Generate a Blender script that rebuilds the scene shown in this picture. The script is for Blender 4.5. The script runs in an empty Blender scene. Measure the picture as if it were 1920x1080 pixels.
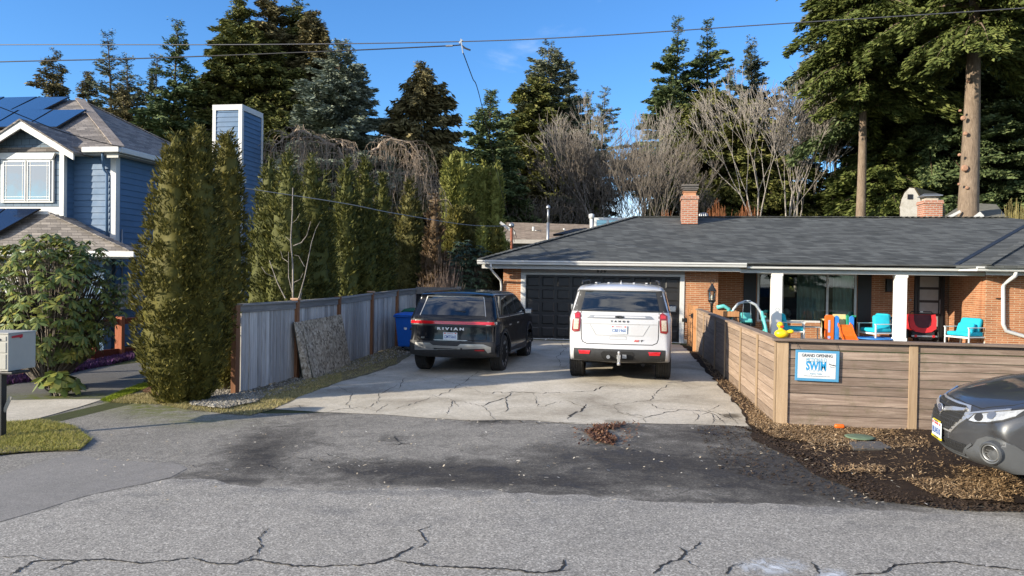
import bpy, bmesh, math, random
import numpy as np
from mathutils import Vector, Matrix
from mathutils.bvhtree import BVHTree
random.seed(7)
RNG = np.random.default_rng(11)
sc = bpy.context.scene
COL = sc.collection
R = math.radians
# ------------------------------------------------------------------ camera
FPX = 1420.0
CAMZ = 1.98
YAW = math.atan(235/1420); PITCH = math.atan(18.7/1420); ROLL = 0.0155
_f = Vector((-math.sin(YAW)*math.cos(PITCH), math.cos(YAW)*math.cos(PITCH), -math.sin(PITCH)))
_r0 = Vector((math.cos(YAW), math.sin(YAW), 0)); _u0 = _r0.cross(_f)
_r = _r0*math.cos(ROLL) + _u0*math.sin(ROLL)
_u = _u0*math.cos(ROLL) - _r0*math.sin(ROLL)
CAMP = Vector((0, 0, CAMZ))
def ray(px, py): return _f + _r*((px-960)/FPX) - _u*((py-540)/FPX)
def gz(x, y):
    s = min(max((23-y)/8, 0), 1); s = s*s*(3-2*s)
    t = min(max(-1-x, 0), 7.5)
    return -0.03*t*s
def Z(px, py, z):
    d = ray(px, py); return CAMP + d*((z-CAMZ)/d.z)
def G(px, py, lift=0.0):
    z = 0
    for _ in range(8):
        p = Z(px, py, z); z = gz(p.x, p.y)
    return Vector((p.x, p.y, z+lift))
def PY(px, py, Y): d = ray(px, py); return CAMP + d*(Y/d.y)
def PX(px, py, X): d = ray(px, py); return CAMP + d*(X/d.x)
def PD(px, py, D): return CAMP + ray(px, py)*D
def PP(px, py, p0, n): d = ray(px, py); return CAMP + d*((Vector(p0)-CAMP).dot(n)/d.dot(n))
def pix(p):
    q = Vector(p)-CAMP; D = q.dot(_f); return 960+FPX*q.dot(_r)/D, 540-FPX*q.dot(_u)/D
cd = bpy.data.cameras.new('camera'); cam = bpy.data.objects.new('camera', cd); COL.objects.link(cam)
m = Matrix((( _r.x, _u.x, -_f.x, 0), (_r.y, _u.y, -_f.y, 0), (_r.z, _u.z, -_f.z, CAMZ), (0, 0, 0, 1)))
cam.matrix_world = m
cd.sensor_width = 36; cd.lens = 36*FPX/1920; cd.clip_end = 3000; cd.clip_start = 0.05
sc.camera = cam
# ------------------------------------------------------------------ objects
def tag(o, label=None, cat=None, group=None, kind=None):
    if label: o['label'] = label
    if cat: o['category'] = cat
    if group: o['group'] = group
    if kind: o['kind'] = kind
    return o
def thing(name, label, cat, loc=(0, 0, 0), rz=0, group=None):
    o = bpy.data.objects.new(name, None); COL.objects.link(o)
    o.empty_display_size = 0.2
    o.location = loc; o.rotation_euler = (0, 0, rz)
    return tag(o, label, cat, group)
def kids(o): return [c for c in bpy.data.objects if c.parent is o]
def copy_tree(o, parent=None):
    c = o.copy(); COL.objects.link(c)
    if parent: c.parent = parent
    for ch in kids(o): copy_tree(ch, c)
    return c
class MB:
    def __init__(s, off=(0, 0, 0)): s.v = []; s.f = []; s.o = Vector(off)
    def add(s, vs, fs):
        b = len(s.v); s.v += [tuple(Vector(p)-s.o) for p in vs]; s.f += [tuple(b+i for i in f) for f in fs]; return s
    def box(s, x0, x1, y0, y1, z0, z1):
        return s.hexa([(x0,y0,z0),(x1,y0,z0),(x1,y1,z0),(x0,y1,z0),(x0,y0,z1),(x1,y0,z1),(x1,y1,z1),(x0,y1,z1)])
    def hexa(s, p): return s.add(p, [(3,2,1,0),(4,5,6,7),(0,1,5,4),(1,2,6,5),(2,3,7,6),(3,0,4,7)])
    def cbox(s, c, sx, sy, sz, M=None):
        ps = [Vector((a*sx/2, b*sy/2, d*sz/2)) for d in (-1, 1) for a, b in ((-1,-1),(1,-1),(1,1),(-1,1))]
        if M is not None: ps = [M @ p for p in ps]
        return s.hexa([p+Vector(c) for p in ps])
    def bar(s, a, b, w, h, up=(0, 0, 1)):
        a = Vector(a); b = Vector(b); d = (b-a).normalized(); up = Vector(up)
        sd = d.cross(up)
        if sd.length < 1e-4: sd = d.cross(Vector((1, 0, 0)))
        sd.normalize(); u2 = sd.cross(d)
        ps = []
        for e in (a, b):
            for i, j in ((-1,-1),(1,-1),(1,1),(-1,1)): ps.append(e+sd*(i*w/2)+u2*(j*h/2))
        return s.add(ps, [(0,1,2,3),(7,6,5,4),(0,4,5,1),(1,5,6,2),(2,6,7,3),(3,7,4,0)])
    def tube(s, pts, rad, n=8, cap=True):
        pts = [Vector(p) for p in pts]
        if not hasattr(rad, '__len__'): rad = [rad]*len(pts)
        vs = []; ref = None
        for i, p in enumerate(pts):
            d = (pts[min(i+1, len(pts)-1)] - pts[max(i-1, 0)]).normalized()
            if ref is None: ref = d.orthogonal().normalized()
            a = (ref - d*ref.dot(d))
            a = a.normalized() if a.length > 1e-5 else d.orthogonal().normalized()
            ref = a; b = d.cross(a)
            for k in range(n):
                t = 2*math.pi*k/n; vs.append(p + a*(math.cos(t)*rad[i]) + b*(math.sin(t)*rad[i]))
        fs = []
        for i in range(len(pts)-1):
            for k in range(n):
                k2 = (k+1) % n; fs.append((i*n+k, i*n+k2, (i+1)*n+k2, (i+1)*n+k))
        if cap: fs.append(tuple(range(n-1, -1, -1))); fs.append(tuple((len(pts)-1)*n+k for k in range(n)))
        return s.add(vs, fs)
    def lathe(s, prof, c=(0, 0, 0), n=16, axis='z'):
        vs = []; c = Vector(c)
        for r, h in prof:
            for k in range(n):
                t = 2*math.pi*k/n; a = r*math.cos(t); b = r*math.sin(t)
                vs.append(c + (Vector((a, b, h)) if axis == 'z' else Vector((h, a, b)) if axis == 'x' else Vector((b, h, a))))
        fs = [(i*n+k, i*n+(k+1) % n, (i+1)*n+(k+1) % n, (i+1)*n+k) for i in range(len(prof)-1) for k in range(n)]
        fs.append(tuple(range(n-1, -1, -1))); fs.append(tuple((len(prof)-1)*n+k for k in range(n)))
        return s.add(vs, fs)
    def poly(s, pts): return s.add(pts, [tuple(range(len(pts)))])
    def slab(s, pts, t):               # polygon pts extruded by vector t
        n = len(pts); t = Vector(t); a = [Vector(p) for p in pts]; b = [p+t for p in a]
        return s.add(a+b, [tuple(range(n-1, -1, -1)), tuple(range(n, 2*n))] + [(i, (i+1) % n, n+(i+1) % n, n+i) for i in range(n)])
    def build(s, name, mat, parent=None, smooth=False, bevel=0, fix=True):
        me = bpy.data.meshes.new(name); me.from_pydata(s.v, [], s.f)
        if fix:
            bm = bmesh.new(); bm.from_mesh(me); bmesh.ops.recalc_face_normals(bm, faces=bm.faces); bm.to_mesh(me); bm.free()
        o = bpy.data.objects.new(name, me); COL.objects.link(o)
        if mat: me.materials.append(mat)
        if parent: o.parent = parent
        if smooth: me.shade_smooth() if hasattr(me, 'shade_smooth') else me.polygons.foreach_set('use_smooth', [True]*len(me.polygons))
        if bevel:
            b = o.modifiers.new('bevel', 'BEVEL'); b.width = bevel; b.segments = 2; b.limit_method = 'ANGLE'; b.angle_limit = R(40)
        return o
def npmesh(name, V, F, mat, parent=None, smooth=False):
    """V (n,3) floats, F (m,k) ints"""
    me = bpy.data.meshes.new(name); V = np.asarray(V, np.float32); F = np.asarray(F, np.int32); k = F.shape[1]
    me.vertices.add(len(V)); me.vertices.foreach_set('co', V.ravel())
    me.loops.add(F.size); me.loops.foreach_set('vertex_index', F.ravel())
    me.polygons.add(len(F)); me.polygons.foreach_set('loop_start', np.arange(0, F.size, k, dtype=np.int32))
    me.update(calc_edges=True); me.validate()
    if smooth: me.polygons.foreach_set('use_smooth', np.ones(len(F), bool))
    me.materials.append(mat)
    o = bpy.data.objects.new(name, me); COL.objects.link(o)
    if parent: o.parent = parent
    return o
# ------------------------------------------------------------------ materials
def lin(c):
    if isinstance(c, str):
        c = c.lstrip('#'); c = [int(c[i:i+2], 16)/255 for i in (0, 2, 4)]
        c = [x/12.92 if x <= .04045 else ((x+.055)/1.055)**2.4 for x in c]
    return (c[0], c[1], c[2], 1)
class NT:
    def __init__(s, name):
        s.m = bpy.data.materials.new(name); s.m.use_nodes = True; s.t = s.m.node_tree
        s.b = s.t.nodes['Principled BSDF']
    def n(s, ty, **kw):
        n = s.t.nodes.new(ty)
        for k, v in kw.items():
            if k in n.inputs: 
                try: n.inputs[k].default_value = v
                except Exception: s.t.links.new(v, n.inputs[k])
            else: setattr(n, k, v)
        return n
    def l(s, a, b): s.t.links.new(a, b)
    def set(s, node, key, v):
        if isinstance(v, bpy.types.NodeSocket): s.l(v, node.inputs[key])
        else: node.inputs[key].default_value = v
    def coord(s, kind='Object', scale=(1, 1, 1)):
        tc = s.t.nodes.new('ShaderNodeTexCoord'); mp = s.t.nodes.new('ShaderNodeMapping')
        s.l(tc.outputs[kind], mp.inputs['Vector']); mp.inputs['Scale'].default_value = scale
        return mp.outputs[0]
    def noise(s, vec, scale=5, detail=3, rough=.5, dist=0):
        n = s.t.nodes.new('ShaderNodeTexNoise'); s.l(vec, n.inputs['Vector'])
        n.inputs['Scale'].default_value = scale; n.inputs['Detail'].default_value = detail
        n.inputs['Roughness'].default_value = rough; n.inputs['Distortion'].default_value = dist
        return n.outputs['Fac']
    def ramp(s, fac, stops, interp='LINEAR'):
        n = s.t.nodes.new('ShaderNodeValToRGB'); s.l(fac, n.inputs[0]); e = n.color_ramp.elements
        n.color_ramp.interpolation = interp
        while len(e) < len(stops): e.new(.5)
        for i, (p, c) in enumerate(stops):
            e[i].position = p; e[i].color = lin(c) if not isinstance(c, (int, float)) else (c, c, c, 1)
        return n.outputs[0]
    def mix(s, fac, a, b, mode='MIX'):
        n = s.t.nodes.new('ShaderNodeMix'); n.data_type = 'RGBA'; n.blend_type = mode
        for i, v in ((0, fac), (6, a), (7, b)):
            if isinstance(v, bpy.types.NodeSocket): s.l(v, n.inputs[i])
            elif i == 0: n.inputs[0].default_value = v
            else: n.inputs[i].default_value = lin(v)
        return n.outputs[2]
    def math(s, op, a, b=0.0, clamp=False):
        n = s.t.nodes.new('ShaderNodeMath'); n.operation = op; n.use_clamp = clamp
        for i, v in ((0, a), (1, b)):
            if isinstance(v, bpy.types.NodeSocket): s.l(v, n.inputs[i])
            else: n.inputs[i].default_value = v
        return n.outputs[0]
    def bump(s, h, strength=.3, dist=.02):
        n = s.t.nodes.new('ShaderNodeBump'); s.l(h, n.inputs['Height'])
        n.inputs['Strength'].default_value = strength; n.inputs['Distance'].default_value = dist
        s.l(n.outputs[0], s.b.inputs['Normal']); return n.outputs[0]
    def out(s, col=None, rough=None, metal=None, spec=None, coat=None):
        for k, v in (('Base Color', col), ('Roughness', rough), ('Metallic', metal), ('Specular IOR Level', spec), ('Coat Weight', coat)):
            if v is None: continue
            if k == 'Base Color' and not isinstance(v, bpy.types.NodeSocket): v = lin(v)
            s.set(s.b, k, v)
        return s.m
_mats = {}
def flat(name, col, rough=.6, metal=0, spec=.5, coat=0, var=.12, vs=6, bump=0, bs=60):
    """plain material with a little natural unevenness"""
    if name in _mats: return _mats[name]
    t = NT(name); co = t.coord()
    if var:
        c = lin(col); nz = t.noise(co, vs, 4, .6)
        d = tuple(x*(1-var) for x in c[:3]); e = tuple(min(1, x*(1+var)) for x in c[:3])
        colr = t.ramp(nz, [(.3, d), (.7, e)])
        rg = t.ramp(t.noise(co, vs*2.3, 3), [(.3, max(0, rough-.06)), (.7, min(1, rough+.06))])
        t.out(colr, rg, metal, spec, coat)
    else: t.out(col, rough, metal, spec, coat)
    if bump: t.bump(t.noise(co, bs, 3), bump, .01)
    _mats[name] = t.m; return t.m
def xz_vec(t, kx=1.0, kz=1.0, oy=0.0):
    """(x+y, z) of the object as a plane vector: courses run level on any upright or sloping face"""
    tc = t.t.nodes.new('ShaderNodeTexCoord'); sx = t.t.nodes.new('ShaderNodeSeparateXYZ'); t.l(tc.outputs['Object'], sx.inputs[0])
    a = t.math('ADD', sx.outputs[0], sx.outputs[1]); a = t.math('MULTIPLY', a, kx); b = t.math('MULTIPLY_ADD', sx.outputs[2], kz)
    b.node.inputs[2].default_value = oy
    cx = t.t.nodes.new('ShaderNodeCombineXYZ'); t.l(a, cx.inputs[0]); t.l(b, cx.inputs[1])
    return cx.outputs[0], tc.outputs['Object']
def text(name, body, size, mat, parent, loc, rot=(R(90), 0, 0), extrude=.002, align='CENTER', width=None, shear=0, bold=0):
    cu = bpy.data.curves.new(name, 'FONT'); cu.body = body; cu.size = size; cu.align_x = align; cu.align_y = 'CENTER'
    cu.extrude = extrude; cu.shear = shear; cu.offset = bold; cu.resolution_u = 3
    o = bpy.data.objects.new(name, cu); COL.objects.link(o)
    dg = bpy.context.evaluated_depsgraph_get(); dg.update()
    me = bpy.data.meshes.new_from_object(o.evaluated_get(dg)); me.name = name
    COL.objects.unlink(o); bpy.data.objects.remove(o)
    o = bpy.data.objects.new(name, me); COL.objects.link(o); me.materials.clear(); me.materials.append(mat)
    if width:
        w = max(v.co.x for v in me.vertices)-min(v.co.x for v in me.vertices)
        for v in me.vertices: v.co.x *= width/w
    o.parent = parent; o.location = loc; o.rotation_euler = rot
    return o
# ------------------------------------------------------------------ light
SUNH = Vector((0.83, 0.56, 0)).normalized(); SUNEL = R(18)
def lights():
    sd = Vector((SUNH.x*math.cos(SUNEL), SUNH.y*math.cos(SUNEL), -math.sin(SUNEL)))
    l = bpy.data.lights.new('sun', 'SUN'); l.energy = 4.8; l.angle = R(.53); l.color = (1, .90, .73)
    o = bpy.data.objects.new('sun', l); COL.objects.link(o); o.rotation_euler = sd.to_track_quat('-Z', 'Y').to_euler()
    w = bpy.data.worlds.new('World'); sc.world = w; w.use_nodes = True; t = w.node_tree; bg = t.nodes['Background']
    N = t.nodes.new; L = t.links.new
    sky = N('ShaderNodeTexSky'); sky.sky_type = 'NISHITA'; sky.sun_disc = False; sky.sun_elevation = SUNEL
    # sun stands at azimuth of (-SUNH); blender: rotation 0 = +Y, clockwise seen from above
    sky.sun_rotation = math.atan2(-SUNH.x, -SUNH.y)
    sky.air_density = 1.0; sky.dust_density = .25; sky.ozone_density = 2.2; sky.altitude = 200
    # wispy cloud, mostly near the horizon and in the half of the sky behind the street
    tc = N('ShaderNodeTexCoord'); sp = N('ShaderNodeSeparateXYZ'); L(tc.outputs['Generated'], sp.inputs[0])
    mp = N('ShaderNodeMapping'); mp.inputs['Scale'].default_value = (1.4, 1.4, 4.5); L(tc.outputs['Generated'], mp.inputs[0])
    nz = N('ShaderNodeTexNoise'); nz.inputs['Scale'].default_value = 3.1; nz.inputs['Detail'].default_value = 7; nz.inputs['Roughness'].default_value = .58; nz.inputs['Distortion'].default_value = .5
    L(mp.outputs[0], nz.inputs['Vector'])
    def mr(v, a, b, c, d):
        n = N('ShaderNodeMapRange'); n.interpolation_type = 'SMOOTHSTEP'; L(v, n.inputs[0])
        for i, x in enumerate((a, b, c, d)): n.inputs[i+1].default_value = x
        return n.outputs[0]
    def mt(op, a, b):
        n = N('ShaderNodeMath'); n.operation = op; n.use_clamp = True
        for i, x in enumerate((a, b)):
            if isinstance(x, bpy.types.NodeSocket): L(x, n.inputs[i])
            else: n.inputs[i].default_value = x
        return n.outputs[0]
    low = mr(sp.outputs[2], .05, .14, .8, 0); back = mr(sp.outputs[1], -.05, -.5, 0, 1)
    thin = mr(nz.outputs[0], .64, .84, 0, .18)
    thick = mr(nz.outputs[0], .40, .60, 0, 1)
    cl = mt('MAXIMUM', mt('MULTIPLY', thick, mt('MAXIMUM', low, mt('MULTIPLY', back, .8))), thin)
    hs = N('ShaderNodeHueSaturation'); hs.inputs['Saturation'].default_value = 1.12; L(sky.outputs[0], hs.inputs['Color'])
    hs.inputs['Value'].default_value = 1.0
    tn = N('ShaderNodeMix'); tn.data_type = 'RGBA'; tn.blend_type = 'MULTIPLY'; tn.inputs[0].default_value = 1; L(hs.outputs[0], tn.inputs[6]); tn.inputs[7].default_value = (.60, .90, 1.22, 1)
    mx = N('ShaderNodeMix'); mx.data_type = 'RGBA'; L(cl, mx.inputs[0]); L(tn.outputs[2], mx.inputs[6]); mx.inputs[7].default_value = (8.2, 8.2, 8.4, 1)
    L(mx.outputs[2], bg.inputs[0]); bg.inputs[1].default_value = .115
    sc.view_settings.view_transform = 'Standard'; sc.view_settings.look = 'None'; sc.view_settings.exposure = 0.85; sc.view_settings.gamma = 1
lights()
# ================================================================== GROUND
def grid_sheet(name, pts, mat, lift=0.004, res=0.5, kind='structure', px=True, jit=0.0, attrs=None, label=None, cat=None, zf=None, jseg=.25):
    P = [G(*p) for p in pts] if px else [Vector((p[0], p[1], 0)) for p in pts]
    if jit:
        rr = random.Random(len(name)*7+len(pts)); Q = []
        for i, a in enumerate(P):
            b = P[(i+1) % len(P)]; n = max(1, int((b-a).length/jseg))
            if (b-a).length > 14: n = 1
            d = (b-a).normalized(); s = Vector((-d.y, d.x, 0))
            for k in range(n):
                q = a.lerp(b, k/n)
                if n > 1: q = q + s*rr.uniform(-jit, jit) + d*rr.uniform(-jit, jit)*.5
                Q.append(q)
        P = Q
    bm = bmesh.new(); f = bm.faces.new([bm.verts.new((p.x, p.y, 0)) for p in P]); f.normal_update()
    if f.normal.z < 0: f.normal_flip()
    bmesh.ops.triangulate(bm, faces=bm.faces[:])
    xs = [p.x for p in P]; ys = [p.y for p in P]
    for ax, lo, hi in ((0, max(min(xs), -22), min(max(xs), 14)), (1, max(min(ys), 2), min(max(ys), 30))):
        k = math.ceil(lo/res)*res
        while k < hi:
            nrm = (1, 0, 0) if ax == 0 else (0, 1, 0); co = (k, 0, 0) if ax == 0 else (0, k, 0)
            bmesh.ops.bisect_plane(bm, geom=bm.verts[:]+bm.edges[:]+bm.faces[:], plane_co=co, plane_no=nrm); k += res
    for v in bm.verts: v.co.z = gz(v.co.x, v.co.y) + lift + (zf(v.co.x, v.co.y) if zf else 0)
    me = bpy.data.meshes.new(name); bm.to_mesh(me); bm.free(); me.shade_smooth()
    o = bpy.data.objects.new(name, me); COL.objects.link(o); me.materials.append(mat)
    for an, fn in (attrs or {}).items():
        at = me.attributes.new(an, 'FLOAT', 'POINT')
        for i, v in enumerate(me.vertices):
            x, y = pix(v.co); at.data[i].value = fn(x, y, v.co)
    return tag(o, label, cat, None, kind)
def ell(lst):
    def fn(x, y, co):
        s = 0
        for cx, cy, rx, ry, a, *t in lst:
            c, d = math.cos(t[0]) if t else 1, math.sin(t[0]) if t else 0
            u = ((x-cx)*c+(y-cy)*d)/rx; w = (-(x-cx)*d+(y-cy)*c)/ry
            q = u*u+w*w
            if q < 4: s += a*math.exp(-q*1.6)
        return min(s, 1.4)
    return fn
def asphalt(name, c0, c1, grain=70, big=.25, attr=True, crack=False, rough=.86, stain_c=(.028, .025, .023), moss=False, gmul=(.45, 1.65)):
    t = NT(name); co = t.coord()
    vo = t.t.nodes.new('ShaderNodeTexVoronoi'); t.l(co, vo.inputs['Vector']); vo.inputs['Scale'].default_value = grain
    sx = t.t.nodes.new('ShaderNodeSeparateColor'); t.l(vo.outputs['Color'], sx.inputs[0])
    base = t.ramp(t.noise(co, .9, 6, .6, .4), [(.3, c0), (.7, c1)])
    base = t.mix(.5, base, t.ramp(t.noise(co, 7, 5, .7), [(.3, c0), (.7, c1)]))
    g = t.ramp(sx.outputs[0], [(0, gmul[0]), (.55, .95), (.85, 1.15), (1, gmul[1])])
    c = t.mix(.85, base, g, 'MULTIPLY')
    if moss:
        a = t.t.nodes.new('ShaderNodeAttribute'); a.attribute_name = 'moss'
        f = t.math('MULTIPLY', a.outputs['Fac'], t.ramp(t.noise(co, 5, 6, .75), [(.35, 0), (.6, 1)]), True)
        c = t.mix(f, c, (.10, .115, .012))
    rg = rough
    if attr:
        a = t.t.nodes.new('ShaderNodeAttribute'); a.attribute_name = 'stain'
        nz = t.noise(co, 2.6, 7, .68, .8)
        k = t.math('ADD', a.outputs['Fac'], t.math('MULTIPLY', t.math('SUBTRACT', nz, .5), 2.6))
        k = t.math('MULTIPLY', k, .7); f = t.ramp(k, [(.10, 0), (.5, .62), (.95, .96)])
        gs = t.mix(.8, stain_c, t.ramp(sx.outputs[0], [(0, .5), (.9, 1.0), (1, 2.4)]), 'MULTIPLY')
        c = t.mix(f, c, gs)
        w = t.ramp(t.math('MULTIPLY', f, nz), [(.45, rough), (.72, .42)]); rg = w
    t.out(c, rg, 0, .3)
    t.bump(sx.outputs[1], .35, .006)
    return t.m
M_road = asphalt('road_asphalt', (.275, .255, .222), (.37, .342, .298), 95, stain_c=(.175, .168, .158), gmul=(.38, 1.9))
M_apron = asphalt('apron_asphalt', (.17, .157, .135), (.31, .285, .245), 80, moss=True, stain_c=(.048, .042, .036))
M_smooth = asphalt('smooth_asphalt', (.19, .178, .16), (.27, .25, .225), 120, attr=False, gmul=(.7, 1.3))
M_sidedrive = asphalt('side_drive_asphalt', (.11, .106, .10), (.17, .163, .152), 110, moss=True, attr=False, gmul=(.7, 1.3))
def concrete():
    t = NT('old_concrete'); co = t.coord()
    b = t.ramp(t.noise(co, .7, 6, .62, .6), [(.30, (.33, .285, .22)), (.5, (.52, .465, .37)), (.72, (.66, .60, .50))])
    b = t.mix(.6, b, t.ramp(t.noise(co, 14, 6, .75), [(.3, .62), (.7, 1.15)]), 'MULTIPLY')
    vo = t.t.nodes.new('ShaderNodeTexVoronoi'); t.l(co, vo.inputs['Vector']); vo.inputs['Scale'].default_value = 90
    sx = t.t.nodes.new('ShaderNodeSeparateColor'); t.l(vo.outputs['Color'], sx.inputs[0])
    b = t.mix(.4, b, t.ramp(sx.outputs[0], [(0, .55), (1, 1.3)]), 'MULTIPLY')
    a = t.t.nodes.new('ShaderNodeAttribute'); a.attribute_name = 'stain'
    k = t.math('ADD', a.outputs['Fac'], t.math('MULTIPLY', t.math('SUBTRACT', t.noise(co, 3, 7, .7, .6), .5), 1.2))
    b = t.mix(t.ramp(k, [(.3, 0), (.75, .85)]), b, (.085, .068, .045))
    t.out(b, .9, 0, .25); t.bump(t.noise(co, 40, 5, .7), .4, .006); return t.m
M_conc = concrete()
def dirtmat(name, a, b, c, bs=.5):
    t = NT(name); co = t.coord()
    k = t.ramp(t.noise(co, 3, 8, .75, .5), [(.3, a), (.5, b), (.72, c)])
    k = t.mix(.5, k, t.ramp(t.noise(co, 45, 4, .7), [(.3, .5), (.7, 1.4)]), 'MULTIPLY')
    t.out(k, .92, 0, .2); t.bump(t.noise(co, 18, 8, .8), bs, .05); return t.m
M_soil = dirtmat('verge_soil', (.09, .075, .05), (.19, .16, .10), (.19, .19, .07))
M_mulch = dirtmat('mulch_soil', (.018, .011, .008), (.036, .022, .014), (.07, .045, .026), .9)
M_field = dirtmat('field_soil', (.04, .045, .02), (.07, .075, .03), (.06, .08, .025))
# one sheet to the horizon
xs = sorted(set([-900, -400, -200, -100, -60, -40, -30] + [x*1.0 for x in range(-24, 15)] + [20, 30, 45, 60, 100, 200, 400, 900]))
ys = sorted(set([-300, -100, -50, -20, -8, 0] + [y*1.0 for y in range(2, 28)] + [32, 40, 60, 100, 200, 400, 900]))
gv = [(x, y, gz(x, y)) for y in ys for x in xs]; nx = len(xs)
gf = [(j*nx+i, j*nx+i+1, (j+1)*nx+i+1, (j+1)*nx+i) for j in range(len(ys)-1) for i in range(nx-1)]
o = npmesh('ground', gv, gf, M_field, smooth=True); tag(o, 'wide flat ground running back under the yards and trees', 'ground', None, 'structure')
# shoulder/apron asphalt
apron = ell([(480, 850, 90, 48, 1.30, -.4), (580, 815, 110, 28, 0.45), (700, 880, 210, 25, 1.04), (900, 885, 240, 29, 0.98), (1120, 850, 190, 33, 0.98), (1270, 872, 170, 29, 1.30), (1080, 905, 240, 21, 0.91),
    (1330, 815, 150, 25, 1.10), (1500, 870, 200, 53, 1.30), (1700, 900, 260, 53, 1.43), (1560, 925, 300, 25, 0.78), (930, 792, 90, 6, 0.78), (740, 822, 30, 8, 0.78), (600, 770, 90, 10, 0.91),
    (1450, 905, 240, 19, 0.65), (850, 905, 420, 9, 0.78), (1000, 925, 300, 7, 0.78), (1300, 940, 300, 7, 0.91), (1180, 800, 60, 12, 0.91), (400, 900, 120, 8, 0.72), (330, 890, 80, 8, 0.65)])
grid_sheet('shoulder', [(-700, 1000), (-300, 860), (0, 800), (60, 790), (175, 752), (300, 752), (430, 770), (500, 776), (700, 772), (900, 780), (1100, 780), (1300, 786), (1440, 798), (1640, 830), (1920, 835), (2500, 850), (2700, 1060), (1700, 985), (1200, 950), (700, 930), (320, 905), (200, 930), (0, 1010), (-400, 1180)],
    M_apron, .004, .12, attrs={'stain': apron, 'moss': ell([(290, 765, 110, 22, 1.1), (210, 750, 60, 10, .9), (380, 790, 110, 14, .5), (480, 765, 60, 8, .5)])},
    label='patched and stained asphalt shoulder between the street and the driveway', cat='road shoulder')
# the road
roadpts = [(0, 980), (75, 960), (150, 935), (262, 910), (325, 897), (400, 903), (480, 914), (628, 920), (797, 915), (990, 925), (1120, 932), (1246, 943), (1457, 945), (1640, 957), (1817, 966), (1920, 972), (2400, 1010)]
W = [G(*p) for p in roadpts]
wp = [(-60, W[0].y-9), (-12, W[0].y-1.2)] + [(p.x, p.y) for p in W] + [(60, W[-1].y-4.5), (60, -7), (-60, -7)]
grid_sheet('road', wp, M_road, .0055, .16, px=False, jit=.055, jseg=.12, attrs={'stain': ell([(380, 903, 80, 9, .75), (520, 920, 90, 9, .8), (700, 921, 120, 10, .75), (900, 924, 120, 10, .8), (1090, 936, 110, 9, .75), (1300, 950, 130, 9, .8), (1550, 955, 150, 9, .75), (1750, 968, 120, 8, .8), (900, 975, 500, 14, .28), (640, 955, 120, 12, .55), (1700, 985, 200, 8, .35), (300, 925, 120, 10, .35)])},
    label='coarse grey asphalt street with cracks crossing the foreground', cat='road')
grid_sheet('pavement_patch', [(-300, 935), (0, 893), (60, 872), (140, 853), (185, 860), (240, 866), (330, 868), (350, 880), (320, 896), (262, 908), (150, 934), (75, 958), (0, 979), (-300, 1050)], M_smooth, .0072, .5, jit=.04,
    label='smoother dark asphalt patch at the street edge on the left', cat='asphalt patch')
# concrete driveway
cpts = [(512, 768), (560, 744), (640, 716), (700, 700), (745, 682), (776, 662), (800, 650), (900, 641), (986, 637.5), (1276, 646.5), (1290, 655), (1310, 680), (1343, 716), (1388, 766), (1406, 801), (1290, 796), (1200, 795), (1130, 797), (1060, 795), (1000, 789), (940, 788), (880, 790), (800, 785), (720, 778), (640, 775), (570, 772)]
grid_sheet('driveway', cpts, M_conc, .010, .12, jit=.018, attrs={'stain': ell([(1370, 780, 28, 8, .9), (880, 795, 120, 5, .4), (1150, 790, 40, 8, .6), (870, 725, 60, 12, .22), (560, 762, 40, 6, .45), (1160, 730, 120, 14, .3), (1000, 660, 200, 12, .3)])},
    label='cracked pale concrete driveway leading to the garage door', cat='driveway')
# side driveway on the left
grid_sheet('side_driveway', [(-500, 800), (-60, 745), (60, 712), (180, 690), (262, 680), (300, 690), (262, 722), (225, 737), (195, 751), (190, 756), (10, 758), (-200, 790)], M_sidedrive, .008, .2,
    attrs={'moss': ell([(90, 745, 110, 8, 1.3), (200, 741, 60, 8, .5), (270, 715, 30, 10, .5)])}, label='dark asphalt side driveway in front of the blue house', cat='driveway')
grid_sheet('concrete_gutter_strip', [(-120, 772), (10, 752), (100, 750), (192, 750), (150, 764), (75, 785), (10, 797), (-120, 830)], M_conc, .013, .2, attrs={'stain': lambda x, y, c: 0}, jit=.01,
    label='pale concrete strip crossing the side driveway by the mailbox', cat='pavement')
# verge between left fence and driveway, island of gravel, mulch bed
grid_sheet('verge', [(190, 752), (232, 733), (285, 712), (330, 700), (440, 712), (470, 725), (560, 700), (640, 672), (700, 655), (745, 640), (800, 640), (796, 652), (776, 662), (745, 683), (700, 700), (640, 716), (560, 746), (512, 769), (470, 780), (420, 777), (345, 768), (300, 758), (240, 750)], M_soil, .012, .25, jit=.04,
    label='mossy verge of soil between the plank fence and driveway', cat='verge')
def mz(x, y): return .025*math.sin(x*2.3+y*1.1)*math.sin(y*2.9-x)+.02
grid_sheet('mulch_bed', [(1276, 646), (1300, 652), (1330, 676), (1400, 735), (1452, 790), (1700, 803), (1920, 812), (2400, 830), (2400, 985), (1920, 950), (1800, 950), (1660, 935), (1560, 905), (1500, 870), (1420, 828), (1400, 800), (1385, 765), (1340, 715), (1308, 680), (1288, 655)], M_mulch, .012, .15, jit=.05, zf=lambda x, y: mz(x, y)*min(1, max(0, (x-2)/1.5)),
    label='dark muddy mulch bed along the slatted fence', cat='mulch bed')
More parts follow.
